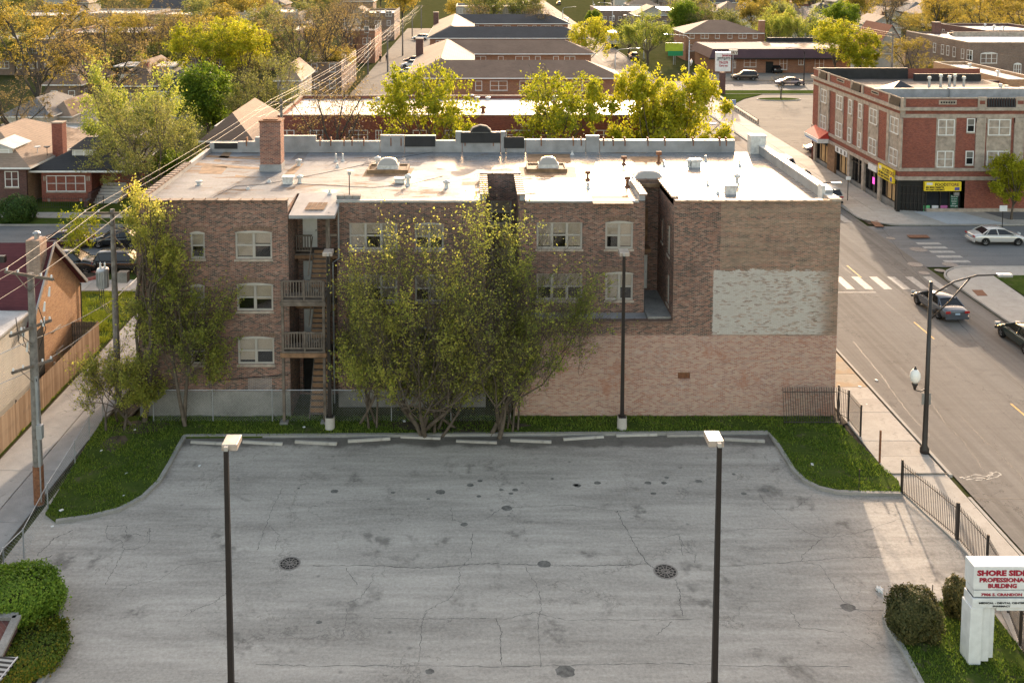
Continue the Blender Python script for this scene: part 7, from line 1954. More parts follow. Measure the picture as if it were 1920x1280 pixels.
# brown three storey flats at the right
Yn, Yf, Xc = 164, 188, 82.5
tb = thing('apartment_building', (90, Yn, 0), 'brown three storey brick flats with white roof and arched triple windows at the right', 'building')
zt_ = ZY(81, Yn)
wall_box(tb, Xc, Yn, -.1, 107, Yf, zt_, M['bk_brown'])
b = MB(); b.quad((Xc, Yn, zt_ - .4), (107, Yn, zt_ - .4), (107, Yf, zt_ - .4), (Xc, Yf, zt_ - .4)); b.build('roof', M['flatroof'], tb)
b = MB(); b.box(Xc, Yn - .02, zt_, 95, Yn + .3, zt_ + .15); b.box(Xc - .02, Yn + .3, zt_, Xc + .3, Yf, zt_ + .15); b.box(Xc + 6, Yf - 6, zt_ - .39, 107, Yf - 5.6, zt_ + .4); b.build('coping', M['limestone'], tb)
for u0, u1, v0, v1 in ((1839, 1870, 98, 119), (1838, 1869, 135, 155), (1901, 1915, 118, 140)):
    a, c = XY(u0, v0, Yn), XY(u1, v0, Yn); window(tb, ((a+c)/2, Yn, ZY(v1, Yn)), 0, c - a, ZY(v0 + 3, Yn) - ZY(v1, Yn), 3, .25, False, (.2,))
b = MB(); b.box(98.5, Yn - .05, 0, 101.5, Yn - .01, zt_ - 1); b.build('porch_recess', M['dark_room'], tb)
for u in (1752, 1767, 1777, 1789, 1805, 1818):
    for v0, v1 in ((PXp(u, 82, Xc), 0),):
        y = PXp(u, 100, Xc).y
        for z in (1.6, 4.6, 7.6): window(tb, (Xc, y, z), -math.pi/2, 1.0 if u < 1815 else 1.8, 1.7, 1 if u < 1815 else 2, 0, False, (.4,))
chimney(tb, XY(1751, 50, Yf), Yf - 1, zt_ - .4, zt_ + 1.8, 1.2)
b = MB(); b.lathe([(.05, zt_ + .2), (.5, zt_ + .6), (.52, zt_ + .65), (.45, zt_ + .7)], XY(1783, 63, 176), 176, 12); b.build('satellite_dish', M['dark_metal'], tb)
fpx(1848, 1990, 58, 200, 20, 'bk_maroon', 'dark brick flats with pale roof beyond the white roofed block at the right edge', nv=6, seed=43, floors=(1.3, 4.3, 7))
fpx(1890, 1960, 150, 122, 20, 'bk_orange', 'orange brick wall and flat roof at the right edge behind the shop building', nv=2, seed=44, floors=(), par=.3)
fpx(1690, 1885, 152, 124, 10, 'bk_maroon', 'low dark brick rear building behind the shop roof', nv=3, seed=45, floors=(), par=.3, roofm='flatroof_dark')
hpx(1640, 1700, 100, 190, 12, 5.5, 'siding', 'sh_redbrown', 'steep red roofed house behind the yellow green corner trees', seed=46, gable='y')
hpx(1535, 1625, 60, 262, 14, 4.2, 'siding', 'sh_grey', 'grey roofed white house between the trees at the upper right', seed=47, dorm=(XY(1605, 55, 262), 263, ZY(60, 262) + .2, 4.5, 1.6, 4, M['sh_grey']))
hs = [(1500,1540,55,270,'sh_brown','siding'),(1625,1690,52,280,'sh_tan','siding'),(1440,1500,28,330,'sh_brown','stucco'),(1375,1425,30,320,'sh_grey','siding'),(1510,1545,36,325,'sh_grey','siding'),(1300,1370,34,325,'sh_tan','bk_brown'),(1480,1540,12,400,'sh_redbrown','bk_brown'),(1400,1470,10,400,'sh_grey','siding'),
      (1320,1390,12,400,'sh_brown','stucco'),(1550,1620,14,395,'sh_grey','siding'),(1640,1700,34,330,'sh_brown','siding'),(1625,1680,14,395,'sh_tan','stucco'),(1700,1760,22,370,'sh_grey','bk_brown'),(1340,1380,0,470,'sh_brown','siding'),(1420,1470,-3,470,'sh_tan','bk_brown'),(1500,1560,-3,470,'sh_grey','siding'),(1590,1650,-2,460,'sh_redbrown','siding'),(1200,1280,2,440,'sh_brown','bk_brown'),(1690,1760,-2,460,'sh_brown','siding'),(1790,1860,2,440,'sh_grey','stucco')]
words_ = ['just right of the strip mall roof', 'with tan roof left of the pink leafless tree', 'with small chimney above the willow', 'with bright reflecting roof above the flats', 'beside the tall green tree', 'above the brown brick flats', 'among the farthest roofs, centre right', 'farther back above the willow', 'behind the brown flats', 'behind the green tree',
          'tucked behind the bare tree', 'farther up behind the bare tree', 'near the golden trees', 'at the top edge left', 'at the top edge with tan roof', 'at the top edge in the middle', 'at the top edge with red roof', 'beyond the school like block', 'at the top edge near the golden trees', 'at the top right edge']
for i, (u0, u1, v, Y, rm, wm) in enumerate(hs):
    rcol = {'sh_brown': 'brown', 'sh_grey': 'grey', 'sh_tan': 'tan', 'sh_redbrown': 'reddish'}[rm]
    hpx(u0, u1, v, Y, 12, 3.4, wm, rm, f'small {rcol} roofed house {words_[i]}', seed=60 + i, gable=[None, 'y', 'x'][i % 3], group='small houses at the upper right', floors=(1.5, 4.0) if i % 2 else (1.5,), ch=(XY((u0+u1)/2 + 12, v, Y), Y + 5, ZY(v, Y) + 4.2) if i % 2 else None, dorm=(XY((u0+u1)/2, v, Y), Y + 1.2, ZY(v, Y) + .3, 3, 1.4, 3, M[rm]) if i % 3 == 0 else None)
# ================================================================== car park east of the road, guard rail, islands
rect('parking_lot', 41.7, 122, 110, 179, .01, M['lot2'], kind='structure')
sheet('lawn', [(38.3, 181), (120, 181), (120, 176.5), (41.9, 176.5)], .1, M['turf'], kind='structure')
tri = [G(1343, 174), G(1440, 174), G(1420, 180), G(1395, 186), G(1375, 196), G(1358, 186)]
raised('grass_island', [(p.x, p.y) for p in reversed(tri)], 0, .12, M['turf'], kind='structure')
cI = G(1460, 187); rI = G(1499, 187).x - cI.x
raised('grass_island', [(cI.x + rI * math.cos(2*math.pi*i/24), cI.y + rI * .42 * math.sin(2*math.pi*i/24)) for i in range(24)], 0, .14, M['turf'], kind='structure')
kerb([(cI.x + (rI+.1) * math.cos(2*math.pi*i/24), cI.y + (rI+.1) * .43 * math.sin(2*math.pi*i/24)) for i in range(25)], wd=.25, z=.13)
kerb([(40, 176.3), (110, 176.3)], z=.15)
gA, gB = G(1341, 181), G(1420, 233)
gr = thing('guard_rail', (gA.x, gA.y, 0), 'low steel guard rail between the sidewalk and the old car park', 'guard rail')
b = MB()
prof = [(0, .42), (-.06, .48), (0, .56), (-.06, .64), (0, .72)]
d = (gB - gA); n_ = 24
for k in range(len(prof) - 1):
    b.quad((gA.x + prof[k][0], gA.y, prof[k][1]), (gB.x + prof[k][0], gB.y, prof[k][1]), (gB.x + prof[k+1][0], gB.y, prof[k+1][1]), (gA.x + prof[k+1][0], gA.y, prof[k+1][1]))
b.build('rail', M['grey_metal'], gr)
for i in range(n_ + 1):
    q = gA + d * i / n_; b = MB(); b.box(q.x + .02, q.y - .08, 0, q.x + .18, q.y + .08, .78); b.build('post', M['wood_old'], gr)
tree('shrubtree', G(1464, 187).x, G(1464, 187).y, 'small crooked leafless tree on the oval grass island in the old car park', 1.5)

# ================================================================== vehicles
def car_paint(name, c, metal=.3, rough=.25):
    m, nt, b = newmat(name); setb(nt, b, c, rough, .5, metal)
    b.inputs['Coat Weight'].default_value = .6; b.inputs['Coat Roughness'].default_value = .08
    return m
M['tail'] = plain('red tail lamp', (.3, .01, .012), .3, .5, var=.05)
M['headlamp'] = plain('clear headlamp', (.55, .55, .53), .15, .6, var=.05)
M['plate'] = plain('number plate', (.3, .4, .5), .5, .3, var=.05)
WHEEL = {}
def wheel_mesh(r, w_):
    k = (round(r, 2), round(w_, 2))
    if k in WHEEL: return WHEEL[k]
    n = 20; t = MB()
    prof = [(r * .62, -w_/2), (r * .95, -w_/2), (r, -w_/2 * .7), (r, w_/2 * .7), (r * .95, w_/2), (r * .62, w_/2)]
    for a, (rr, x) in enumerate(prof):
        for j in range(n): th = 2*math.pi*j/n; t.v.append((x, rr * math.cos(th), rr * math.sin(th)))
    for a in range(len(prof) - 1):
        for j in range(n): q = a*n + j; q2 = a*n + (j+1) % n; t.f.append((q, q2, q2 + n, q + n)); t.m.append(0)
    tm = t.mesh('tyre', M['rubber'], smooth=True)
    t = MB()
    for s in (-1, 1):
        x = s * w_ * .38
        t.poly([(x, r*.62*math.cos(2*math.pi*j/n), r*.62*math.sin(2*math.pi*j/n)) for j in (range(n) if s > 0 else reversed(range(n)))])
        for j in range(5): th = 2*math.pi*j/5; t.bar((x + s*.015, r*.1*math.cos(th), r*.1*math.sin(th)), (x + s*.015, r*.6*math.cos(th), r*.6*math.sin(th)), .05, .03)
    rm = t.mesh('rim', [M['rim']]); WHEEL[k] = (tm, rm); return WHEEL[k]
def loft(secs, mat_, name, parent, smooth=True, sub=0, caps=True):
    """secs: list of equal-length point rings"""
    n = len(secs[0]); b = MB()
    for s in secs: b.v += [tuple(p) for p in s]
    for a in range(len(secs) - 1):
        for j in range(n): q = a*n + j; q2 = a*n + (j+1) % n; b.f.append((q, q2, q2 + n, q + n)); b.m.append(0)
    if caps: b.f.append(tuple(reversed(range(n)))); b.m.append(0); b.f.append(tuple((len(secs)-1)*n + j for j in range(n))); b.m.append(0)
    me = b.mesh(name, mat_, smooth=smooth)
    o = link(name, me, parent)
    if sub: md = o.modifiers.new('smooth', 'SUBSURF'); md.levels = md.render_levels = sub
    return o
CARS = {}
def car(x, y, rz, kind, paint, label, s=1.0, name='parked_car', cat='car', group=None, z=0.0, plate=True):
    """front of the car points along local +Y"""
    K = {'sedan': dict(L=4.75, W=1.84, hood=.86, trunk=1.02, belt=.98, roof=1.45, cab=(-1.75, -1.0, .35, 1.25), r=.33),
         'suv': dict(L=4.7, W=1.9, hood=1.1, trunk=1.15, belt=1.15, roof=1.75, cab=(-2.25, -1.95, .35, 1.1), r=.37),
         'pickup': dict(L=5.3, W=1.95, hood=1.12, trunk=1.12, belt=1.15, roof=1.8, cab=(-.55, -.3, .9, 1.45), r=.39),
         'hatch': dict(L=4.1, W=1.78, hood=.95, trunk=1.0, belt=1.0, roof=1.52, cab=(-1.95, -1.55, .4, 1.2), r=.31)}[kind]
    L, W = K['L'], K['W']; t = thing(name, (x, y, z), label, cat, group, rz); t.scale = (s, s, s)
    hw = W / 2; ys_ = [-L/2, -L/2 + .08, -L/2 + .45, K['cab'][0], -.5, .4, K['cab'][3], L/2 - .9, L/2 - .3, L/2 - .04, L/2]
    secs = []
    for i, yy in enumerate(ys_):
        f = 1 - .12 * max(0, (abs(yy) - L/2 + .9) / .9) ** 2
        top = K['trunk'] if yy < K['cab'][0] + .01 else (K['belt'] if yy < K['cab'][3] - .01 else K['hood'] + .12 * max(0, (K['cab'][3] + .9 - yy)))
        top = min(top, K['belt'] + .03)
        if yy > L/2 - .5: top -= .16 + .1 * (yy > L/2 - .1)
        if yy < -L/2 + .1: top -= .12
        bot = .22 if abs(yy) < L/2 - .1 else .34
        w_ = hw * f
        secs.append([(-w_*.88, yy, bot), (-w_*.98, yy, bot + .12), (-w_, yy, bot + .35), (-w_*.985, yy, top - .16), (-w_*.9, yy, top - .03), (-w_*.6, yy, top + .015), (0, yy, top + .03), (w_*.6, yy, top + .015), (w_*.9, yy, top - .03), (w_*.985, yy, top - .16), (w_, yy, bot + .35), (w_*.98, yy, bot + .12), (w_*.88, yy, bot)])
    body = loft(secs, paint, 'body', t, sub=1)
    c0, c1, c2, c3 = K['cab']; zb = K['belt'] - .04; zr = K['roof']; w0, w1 = hw * .9, hw * .68
    g = MB()
    A = [(-w0, c0, zb), (w0, c0, zb), (w0, c3, zb), (-w0, c3, zb)]; B = [(-w1, c1, zr - .06), (w1, c1, zr - .06), (w1, c2, zr - .06), (-w1, c2, zr - .06)]
    for i in range(4): j = (i+1) % 4; g.poly([A[i], A[j], B[j], B[i]])
    link('windows', g.mesh('windows', M['glass']), t)
    rsec = []
    for yy, dz, ww in ((c1 - .12, -.09, .95), (c1, -.03, 1), ((c1 + c2)/2, .02, 1.02), (c2, -.03, 1), (c2 + .12, -.09, .95)):
        a = w1 * ww + .02; rsec.append([(-a, yy, zr + dz - .05), (-a * .9, yy, zr + dz), (0, yy, zr + dz + .03), (a * .9, yy, zr + dz), (a, yy, zr + dz - .05)])
    loft(rsec, paint, 'roof', t, caps=False)
    p = MB()
    for sx in (-1, 1):
        for (a, bq) in (((sx*w0, c0, zb), (sx*w1, c1, zr - .06)), ((sx*w0, c3, zb), (sx*w1, c2, zr - .06)), ((sx*w0, (c0+c3)/2 - .05, zb), (sx*w1, (c1+c2)/2 - .05, zr - .05))):
            p.bar(a, bq, .07, .07)
        if kind in ('sedan', 'suv', 'hatch'): yq = c0 * .62 + c3 * .05; p.bar((sx*w0, yq - .35, zb), (sx*w1, (c1 + .05), zr - .06), .06, .06)
        p.box(sx*w0 - .03, c0, zb - .03, sx*w0 + .03, c3, zb + .03)
    link('pillars', p.mesh('pillars', paint), t)
    if kind == 'pickup':
        b = MB(); b.box(-hw*.8, -L/2 + .12, K['trunk'] + .05, hw*.8, c0 - .1, K['trunk'] + .07); link('cargo_bed', b.mesh('cargo_bed', M['black_paint']), t)
    r = K['r']; tm, rm = wheel_mesh(r, .24)
    for sx in (-1, 1):
        for yy in (-L/2 + .95, L/2 - .95):
            wq = link('wheel', tm, t, loc=(sx * (hw - .1), yy, r)); link('rim', rm, wq)
            b = MB(); n = 18; X = sx * (hw + .006)
            pts = [(X, yy + r*1.2*math.cos(math.pi*i/n), r + r*1.2*math.sin(math.pi*i/n)) for i in range(n + 1)] + [(X, yy - r*1.2, .26), (X, yy + r*1.2, .26)]
            b.poly(pts if sx > 0 else list(reversed(pts))); link('wheel_arch', b.mesh('wheel_arch', M['black_paint']), t)
    for sx in (-1, 1):
        b = MB(); zt_ = K['trunk'] - .3; b.box(sx*hw*.55, -L/2 + .0, zt_, sx*hw*.93, -L/2 - .02, zt_ + .16); link('tail_light', b.mesh('tail_light', M['tail']), t)
        b = MB(); b.box(sx*hw*.55, L/2 - .1, K['hood'] - .27, sx*hw*.9, L/2 + .01, K['hood'] - .12); link('headlight', b.mesh('headlight', M['headlamp']), t)
        b = MB(); b.box(sx*(hw + .02), c3 - .35, zb + .0, sx*(hw + .2), c3 - .2, zb + .14); link('mirror', b.mesh('mirror', paint), t)
    if plate: b = MB(); b.box(-.17, -L/2 - .025, .62, .17, -L/2 - .005, .74); link('number_plate', b.mesh('number_plate', M['plate']), t)
    b = MB(); b.box(-hw*.9, -L/2 - .03, .3, hw*.9, -L/2 + .05, .5); b.box(-hw*.9, L/2 - .06, .28, hw*.9, L/2 + .025, .46); link('bumper', b.mesh('bumper', paint if kind != 'suv' else M['black_paint']), t)
    return t
grey = car_paint('dark grey car paint', (.085, .095, .11)); silver = car_paint('silver car paint', (.5, .49, .47)); black = car_paint('black car paint', (.012, .013, .015)); white = car_paint('white car paint', (.65, .65, .64), 0)
maroon = car_paint('maroon car paint', (.06, .012, .015)); green = car_paint('dark green car paint', (.02, .035, .03)); blue = car_paint('light blue car paint', (.3, .36, .4)); bronze = car_paint('dark bronze car paint', (.05, .035, .028)); red = car_paint('red car paint', (.2, .02, .02))
rear = G(1765, 606)
car(33.2, rear.y + 2.3, R(4), 'sedan', grey, 'dark grey sedan driving away along the main road behind the tall street lamp', name='sedan_car')
q = G(1915, 648); car(36.0, q.y + .0, R(0), 'sedan', green, 'dark green car entering at the right picture edge', name='sedan_car')
q = G(1872, 461); car(q.x + .3, q.y + .9, R(-90), 'sedan', silver, 'silver sedan parked on the side street at the right', name='sedan_car')
# row of cars on the side street behind the left corner
for u, v, rz, kd, pt, l in ((215, 466, 90, 'sedan', black, 'dark sedan parked at the far kerb behind the utility pole'), (112, 468, 90, 'sedan', maroon, 'maroon sedan parked at the far kerb behind the sapling'), (128, 516, -90, 'suv', black, 'black four by four parked at the near kerb behind the sapling'), (228, 516, -90, 'suv', black, 'black car with roof reflections parked near the wall corner')):
    q = G(u, v); car(q.x, q.y + .9, R(rz), kd, pt, l, group='cars parked along the side street')
# cars at the right kerb seen over the parapet
for u, v, kd, pt, l in ((1562, 386, 'suv', silver, 'silver four by four parked beside the parapet corner'), (1527, 350, 'sedan', grey, 'grey car ahead of the silver four by four'), (1487, 325, 'suv', silver, 'silver car showing just above the parapet')):
    q = G(u, v); car(36.35, q.y + 2.2, 0, kd, pt, l, group='cars parked along the east kerb')
q = G(1530, 285); car(44.8, q.y, R(90), 'sedan', grey, 'grey car nosing out beside the awning')
for u, v, rz, kd, pt, l in ((1398, 151, 90, 'suv', bronze, 'dark bronze four by four driving on the far side street'), (1482, 161, 90, 'sedan', car_paint('mauve car paint', (.2, .15, .16)), 'long mauve saloon driving on the far side street')):
    q = G(u, v); car(q.x, q.y + .9, R(rz), kd, pt, l, s=1.08)
for u, v, kd, pt, l in ((1458, 138, 'pickup', black, 'dark pickup parked nose out at the strip mall'), (1500, 136, 'sedan', black, 'black car parked nose out at the strip mall'), (1527, 134, 'suv', black, 'black van like car parked behind the shop roof corner'), (1441, 128, 'suv', red, 'small red car parked by the strip mall door')):
    q = G(u, v); car(q.x, q.y + 2, R(180), kd, pt, l, group='cars at the strip mall')
for u, v, rz, kd, pt, l in ((788, 76, 80, 'suv', white, 'white van parked beside the farther townhouse court'), (776, 118, 80, 'sedan', maroon, 'maroon car, first of the townhouse parking row'), (772, 128, 80, 'suv', white, 'white car, second of the townhouse parking row'), (764, 141, 80, 'sedan', silver, 'silver car, third of the townhouse parking row'), (756, 160, 80, 'sedan', blue, 'pale blue car parked behind the white roof and street tree')):
    q = G(u, v); car(q.x, q.y + 1, R(rz), kd, pt, l, group='cars beside the townhouses')
for u, v, kd, pt, l in ((1190, 113, 'suv', grey, 'dark car driving behind the white truck'), (1106, 46, 'sedan', black, 'dark car far up the road under the lamps'), (1048, 10, 'suv', grey, 'tiny car at the top of the road'), (1062, 42, 'sedan', white, 'white car at the far left kerb')):
    q = G(u, v); car(q.x, q.y + 2, 0, kd, pt, l, group='cars far up the main road')
# white box truck
q = G(1152, 90); t = thing('box_truck', (q.x, q.y, 0), 'white box truck driving away up the main road', 'truck')
b = MB(); b.box(q.x - 1.5, q.y, 1.0, q.x + 1.5, q.y + 7.5, 4.1); bevel(b.build('cargo_box', M['white_sign'], t), .06)
b = MB(); b.box(q.x - 1.2, q.y + 7.6, .6, q.x + 1.2, q.y + 9.6, 2.7); bevel(b.build('cab', white, t), .2, 2)
b = MB(); b.box(q.x - 1.3, q.y - .02, 1.15, q.x + 1.3, q.y - .003, 3.9); b.build('rear_door', M['grey_metal'], t)
b = MB(); b.box(q.x - 1.4, q.y + .1, .55, q.x + 1.4, q.y + 7.4, .99); b.build('chassis', M['black_paint'], t)
tm, rm = wheel_mesh(.5, .35)
for sx in (-1.15, 1.15):
    for yy in (1.5, 2.7, 8.6): wq = link('wheel', tm, t, loc=(sx, yy, .5)); link('rim', rm, wq)
    b = MB(); b.box(q.x + sx * 1.12 - .1, q.y - .03, .7, q.x + sx * 1.12 + .1, q.y + .05, .95); b.build('tail_light', M['tail'], t)

# ================================================================== signs
sg = thing('monument_sign', tuple(G(1840, 1245, .1)), 'white painted monument sign of a professional building on a stepped pillar at the lower right', 'sign')
p0 = G(1803 + 14, 1247, .1); Yg = p0.y
sx = lambda u, v=1150: XY(u, v, Yg)
sz = lambda v: ZY(v, Yg)
xL, xLb = sx(1823, 1080), sx(1823, 1080)
dpt = .65
def sbox(u0, u1, v0, v1, y0, y1, name, mt='white_sign'):
    b = MB(); b.box(sx(u0), Yg + y0, max(.1, sz(v1)), sx(u1), Yg + y1, sz(v0)); o = b.build(name, M[mt] if isinstance(mt, str) else mt, sg); bevel(o, .012); return o
sbox(1823, 2010, 1062, 1105, 0, dpt, 'sign_cabinet'); sbox(1825, 2010, 1107.5, 1119.5, .03, dpt - .03, 'sign_band'); sbox(1823, 2010, 1122, 1139, 0, dpt, 'sign_header')
sbox(1820, 1843, 1139.2, 1246, .0, dpt, 'pillar'); sbox(1843.1, 1860, 1139.2, 1243, .1, dpt - .1, 'pillar_step'); sbox(1860.1, 1871, 1146, 1240, .2, dpt - .2, 'pillar_step'); sbox(1871.1, 2010, 1139.2, 1148, .1, dpt - .1, 'soffit_step'); sbox(1825, 2010, 1104.8, 1107.7, .08, dpt - .08, 'shadow_gap', 'black_paint'); sbox(1825, 2010, 1119.3, 1122.2, .08, dpt - .08, 'shadow_gap', 'black_paint')
b = MB(); b.box(sx(1975), Yg, .1, sx(2010), Yg + dpt, sz(1148)); b.build('pillar', M['white_sign'], sg)
def sgt(s_, u, v, hpx_, mt='red_letters', w_=None, bold=.006):
    size = hpx_ * Yg / 1850 / .7
    o = text_mesh(s_, size, 'lettering', M[mt], sg, (sx(u, v), Yg - .012 if v < 1106 or v > 1121 else Yg + .018, sz(v)), (R(90), 0, 0), ext=.004, bold=bold)
    if w_:
        cur = max(vv.co.x for vv in o.data.vertices); k = w_ * Yg / 1850 / cur
        for vv in o.data.vertices: vv.co.x *= k
    return o
sgt('SHORE SIDE', 1832, 1078, 10.5, w_=99, bold=.014); sgt('PROFESSIONAL', 1836, 1090, 8.2, w_=95, bold=.01); sgt('BUILDING', 1852, 1101, 8.2, w_=57, bold=.01)
sgt('7906 S. CRANDON', 1840, 1117, 5.2, w_=81, bold=.006); sgt('MEDICAL - DENTAL CENTER', 1835, 1131, 3.6, 'black_paint', w_=92, bold=.003); sgt('PHARMACY', 1861, 1137, 3.4, 'black_paint', w_=35, bold=.003)
# brick planter and awning tip at the lower left
pl = thing('brick_planter', tuple(G(15, 1190, 0)), 'dark brick planter wall with grey stone cap at the lower left edge', 'wall')
zc = 1.0
pp = [G(-40, 1158, zc), G(32, 1158, zc), G(-5, 1235, zc), G(-60, 1300, zc)]
b = MB(); b.prism([(p.x, p.y) for p in pp][::-1], 0, zc); b.build('brick_wall', M['bk_maroon'], pl)
b = MB()
for i in range(3): a, c = pp[i], pp[i+1]; b.bar((a.x, a.y, zc + .06), (c.x, c.y, zc + .06), .3, .12)
b.build('stone_cap', M['old_concrete'], pl)
b = MB(); b.quad(*[(p.x + (.0), p.y, zc + .005) for p in (pp[0], pp[3], pp[2], pp[1])]); b.build('brick_top', M['bk_maroon'], pl)
aw = thing('awning', tuple(G(5, 1270, 2.2)), 'corner of a black and white striped awning at the lower left edge', 'awning')
m, nt, bs = newmat('striped awning canvas'); co = objco(nt); s = nd(nt, 'ShaderNodeSeparateXYZ', {0: co})
setb(nt, bs, mix(nt, mth(nt, 'GREATER_THAN', mth(nt, 'FRACT', mth(nt, 'MULTIPLY', s.outputs[1], 5.0)), .5), (.03, .03, .03), (.3, .3, .29)), .8, .2)
q = [G(-70, 1228, 2.4), G(33, 1231, 2.2), G(12, 1262, 2.2), G(-30, 1310, 2.2), G(-90, 1310, 2.4)]
b = MB(); b.poly([tuple(p) for p in reversed(q)]); o = b.build('canvas', m, aw); md = o.modifiers.new('thickness', 'SOLIDIFY'); md.thickness = .03
b = MB(); b.bar(tuple(q[1]), tuple(q[3]), .04, .04); b.build('awning_frame', M['grey_metal'], aw)

def post_sign(x, y, h, w_, hh, mt, label, post='grey_metal', lines=(), cat='sign', name='street_sign', rz=0, txt='black_paint', two=False):
    t = thing(name, (x, y, 0), label, cat)
    b = MB(); b.tube([(x, y, 0), (x, y, h)], .04, 6); b.build('post', M[post], t)
    b = MB(); b.box(x - w_/2, y - .07, h - hh, x + w_/2, y - .04, h); b.build('sign_plate', M[mt] if isinstance(mt, str) else mt, t)
    for i, (s_, sz_, zf) in enumerate(lines): text_mesh(s_, sz_, 'lettering', M[txt], t, (x, y - .075, h - hh * zf), (R(90), 0, 0), align='CENTER')
    return t
q = G(1585 + 4, 378); post_sign(q.x, q.y, ZY(331, q.y), .5, .35, 'white_sign', 'small white sign on a dark pole beside the shop pavement', post='dark_metal')
q = G(1373, 232); post_sign(q.x, q.y, ZY(187, q.y), .9, .9, plain('blue white round sign', (.2, .28, .45), .5), 'bus stop sign on a post by the guard rail')
q = G(1879, 430); post_sign(q.x, q.y, ZY(385, q.y), .7, .55, 'white_sign', 'white sign on a dark post at the right kerb by the shop wall', post='dark_metal')
q = G(1311, 178); post_sign(q.x, q.y, ZY(131, q.y), .6, 1.0, 'white_sign', 'pole sign at the car park corner near the pedestrian')
sgn_green = plain('green road sign', (.01, .22, .08), .4, .4, var=.05)
q = G(1266, 122); t = post_sign(q.x, q.y, ZY(96, q.y), 3.4, 1.1, sgn_green, 'small green street name sign under the yellow green billboard')
q = G(1264, 122); bb = thing('billboard', (q.x, q.y + .6, 0), 'yellow green rectangular billboard left of the brown flats', 'billboard')
b = MB(); b.tube([(q.x, q.y + .6, 0), (q.x, q.y + .6, ZY(90, q.y))], .12, 8); b.build('post', M['grey_metal'], bb)
a0, a1 = XY(1248, 90, q.y), XY(1281, 90, q.y); z0_, z1_ = ZY(97, q.y), ZY(81, q.y)
b = MB(); b.box(a0, q.y + .3, z0_, a1, q.y + .48, z1_); b.build('sign_board', plain('yellow green board', (.38, .42, .03), .5), bb)
# the mall pylon sign
q = G(1356, 178); Yp = q.y; py = thing('pylon_sign', (q.x, Yp, 0), 'white pylon sign with red and black lettering on a brown base by the far street', 'sign')
X_ = lambda u: XY(u, 120, Yp); Z_ = lambda v: ZY(v, Yp)
b = MB(); b.box(X_(1351), Yp, 0, X_(1361), Yp + .8, Z_(136)); b.build('base', M['bk_maroon'], py)
b = MB(); b.box(X_(1342), Yp - .1, Z_(134), X_(1370), Yp + .5, Z_(98)); b.build('sign_board', M['white_sign'], py)
b = MB(); b.box(X_(1344), Yp - .13, Z_(113.5), X_(1369), Yp - .11, Z_(108)); b.build('sign_panel', M['black_paint'], py)
for s_, u, v, h_, mt in (('Jamaican', 1362, 106, 5, 'red_letters'), ('Tropical Cuisine', 1356.5, 112.8, 4, 'white_sign'), ('778-2278', 1356, 119.5, 4.5, 'red_letters'), ('Carry out', 1356, 125, 4, 'red_letters')):
    text_mesh(s_, h_ * Yp / 1850 / .72, 'lettering', M[mt], py, (X_(u), Yp - .14, Z_(v)), (R(90), 0, 0), align='CENTER', wide=.72, bold=.02)
q = G(1378, 134); ds = thing('shop_sign', (q.x, 207, 0), 'small tan sign reading DRY standing over the mall roof edge', 'sign')
b = MB(); b.box(XY(1367, 100, 206), 206, ZY(103, 206), XY(1383, 100, 206), 206.3, ZY(94, 206)); b.build('sign_board', M['cream_paint'], ds); b = MB(); b.tube([(XY(1375, 100, 206), 206.15, 0), (XY(1375, 100, 206), 206.15, ZY(103, 206))], .1, 6); b.build('post', M['grey_metal'], ds)
text_mesh('DRY', .95, 'lettering', M['rust'], ds, (XY(1375, 100, 206), 205.98, ZY(102, 206)), (R(90), 0, 0), align='CENTER', bold=.02)
# utility poles at the right
util_pole(XY(1673, 100, 150), 150, ZY(60, 150), 'utility pole with transformer behind the shop roof', arms=((.4, 2.6, 0),), r=.17, detail=False)
util_pole(XY(1364, 30, 300), 300, ZY(-12, 300), 'dark far utility pole above the brown brick flats', arms=((.4, 2.6, 0),), detail=False)
util_pole(XY(1505, 40, 250), 250, ZY(14, 250), 'far utility pole right of the willow', arms=((.4, 2.6, 0),), detail=False)
for k_ in range(3):
    wire([(XY(1505, 40, 250), 250, ZY(16 + k_ * 3, 250)), (XY(1673, 100, 150), 150, ZY(62 + k_ * 4, 150)), (XY(2100, 130, 140), 140, ZY(118 + k_ * 8, 140))], .006, .025, ('upper', 'middle', 'lower')[k_] + ' wire crossing in front of the brown three storey flats')

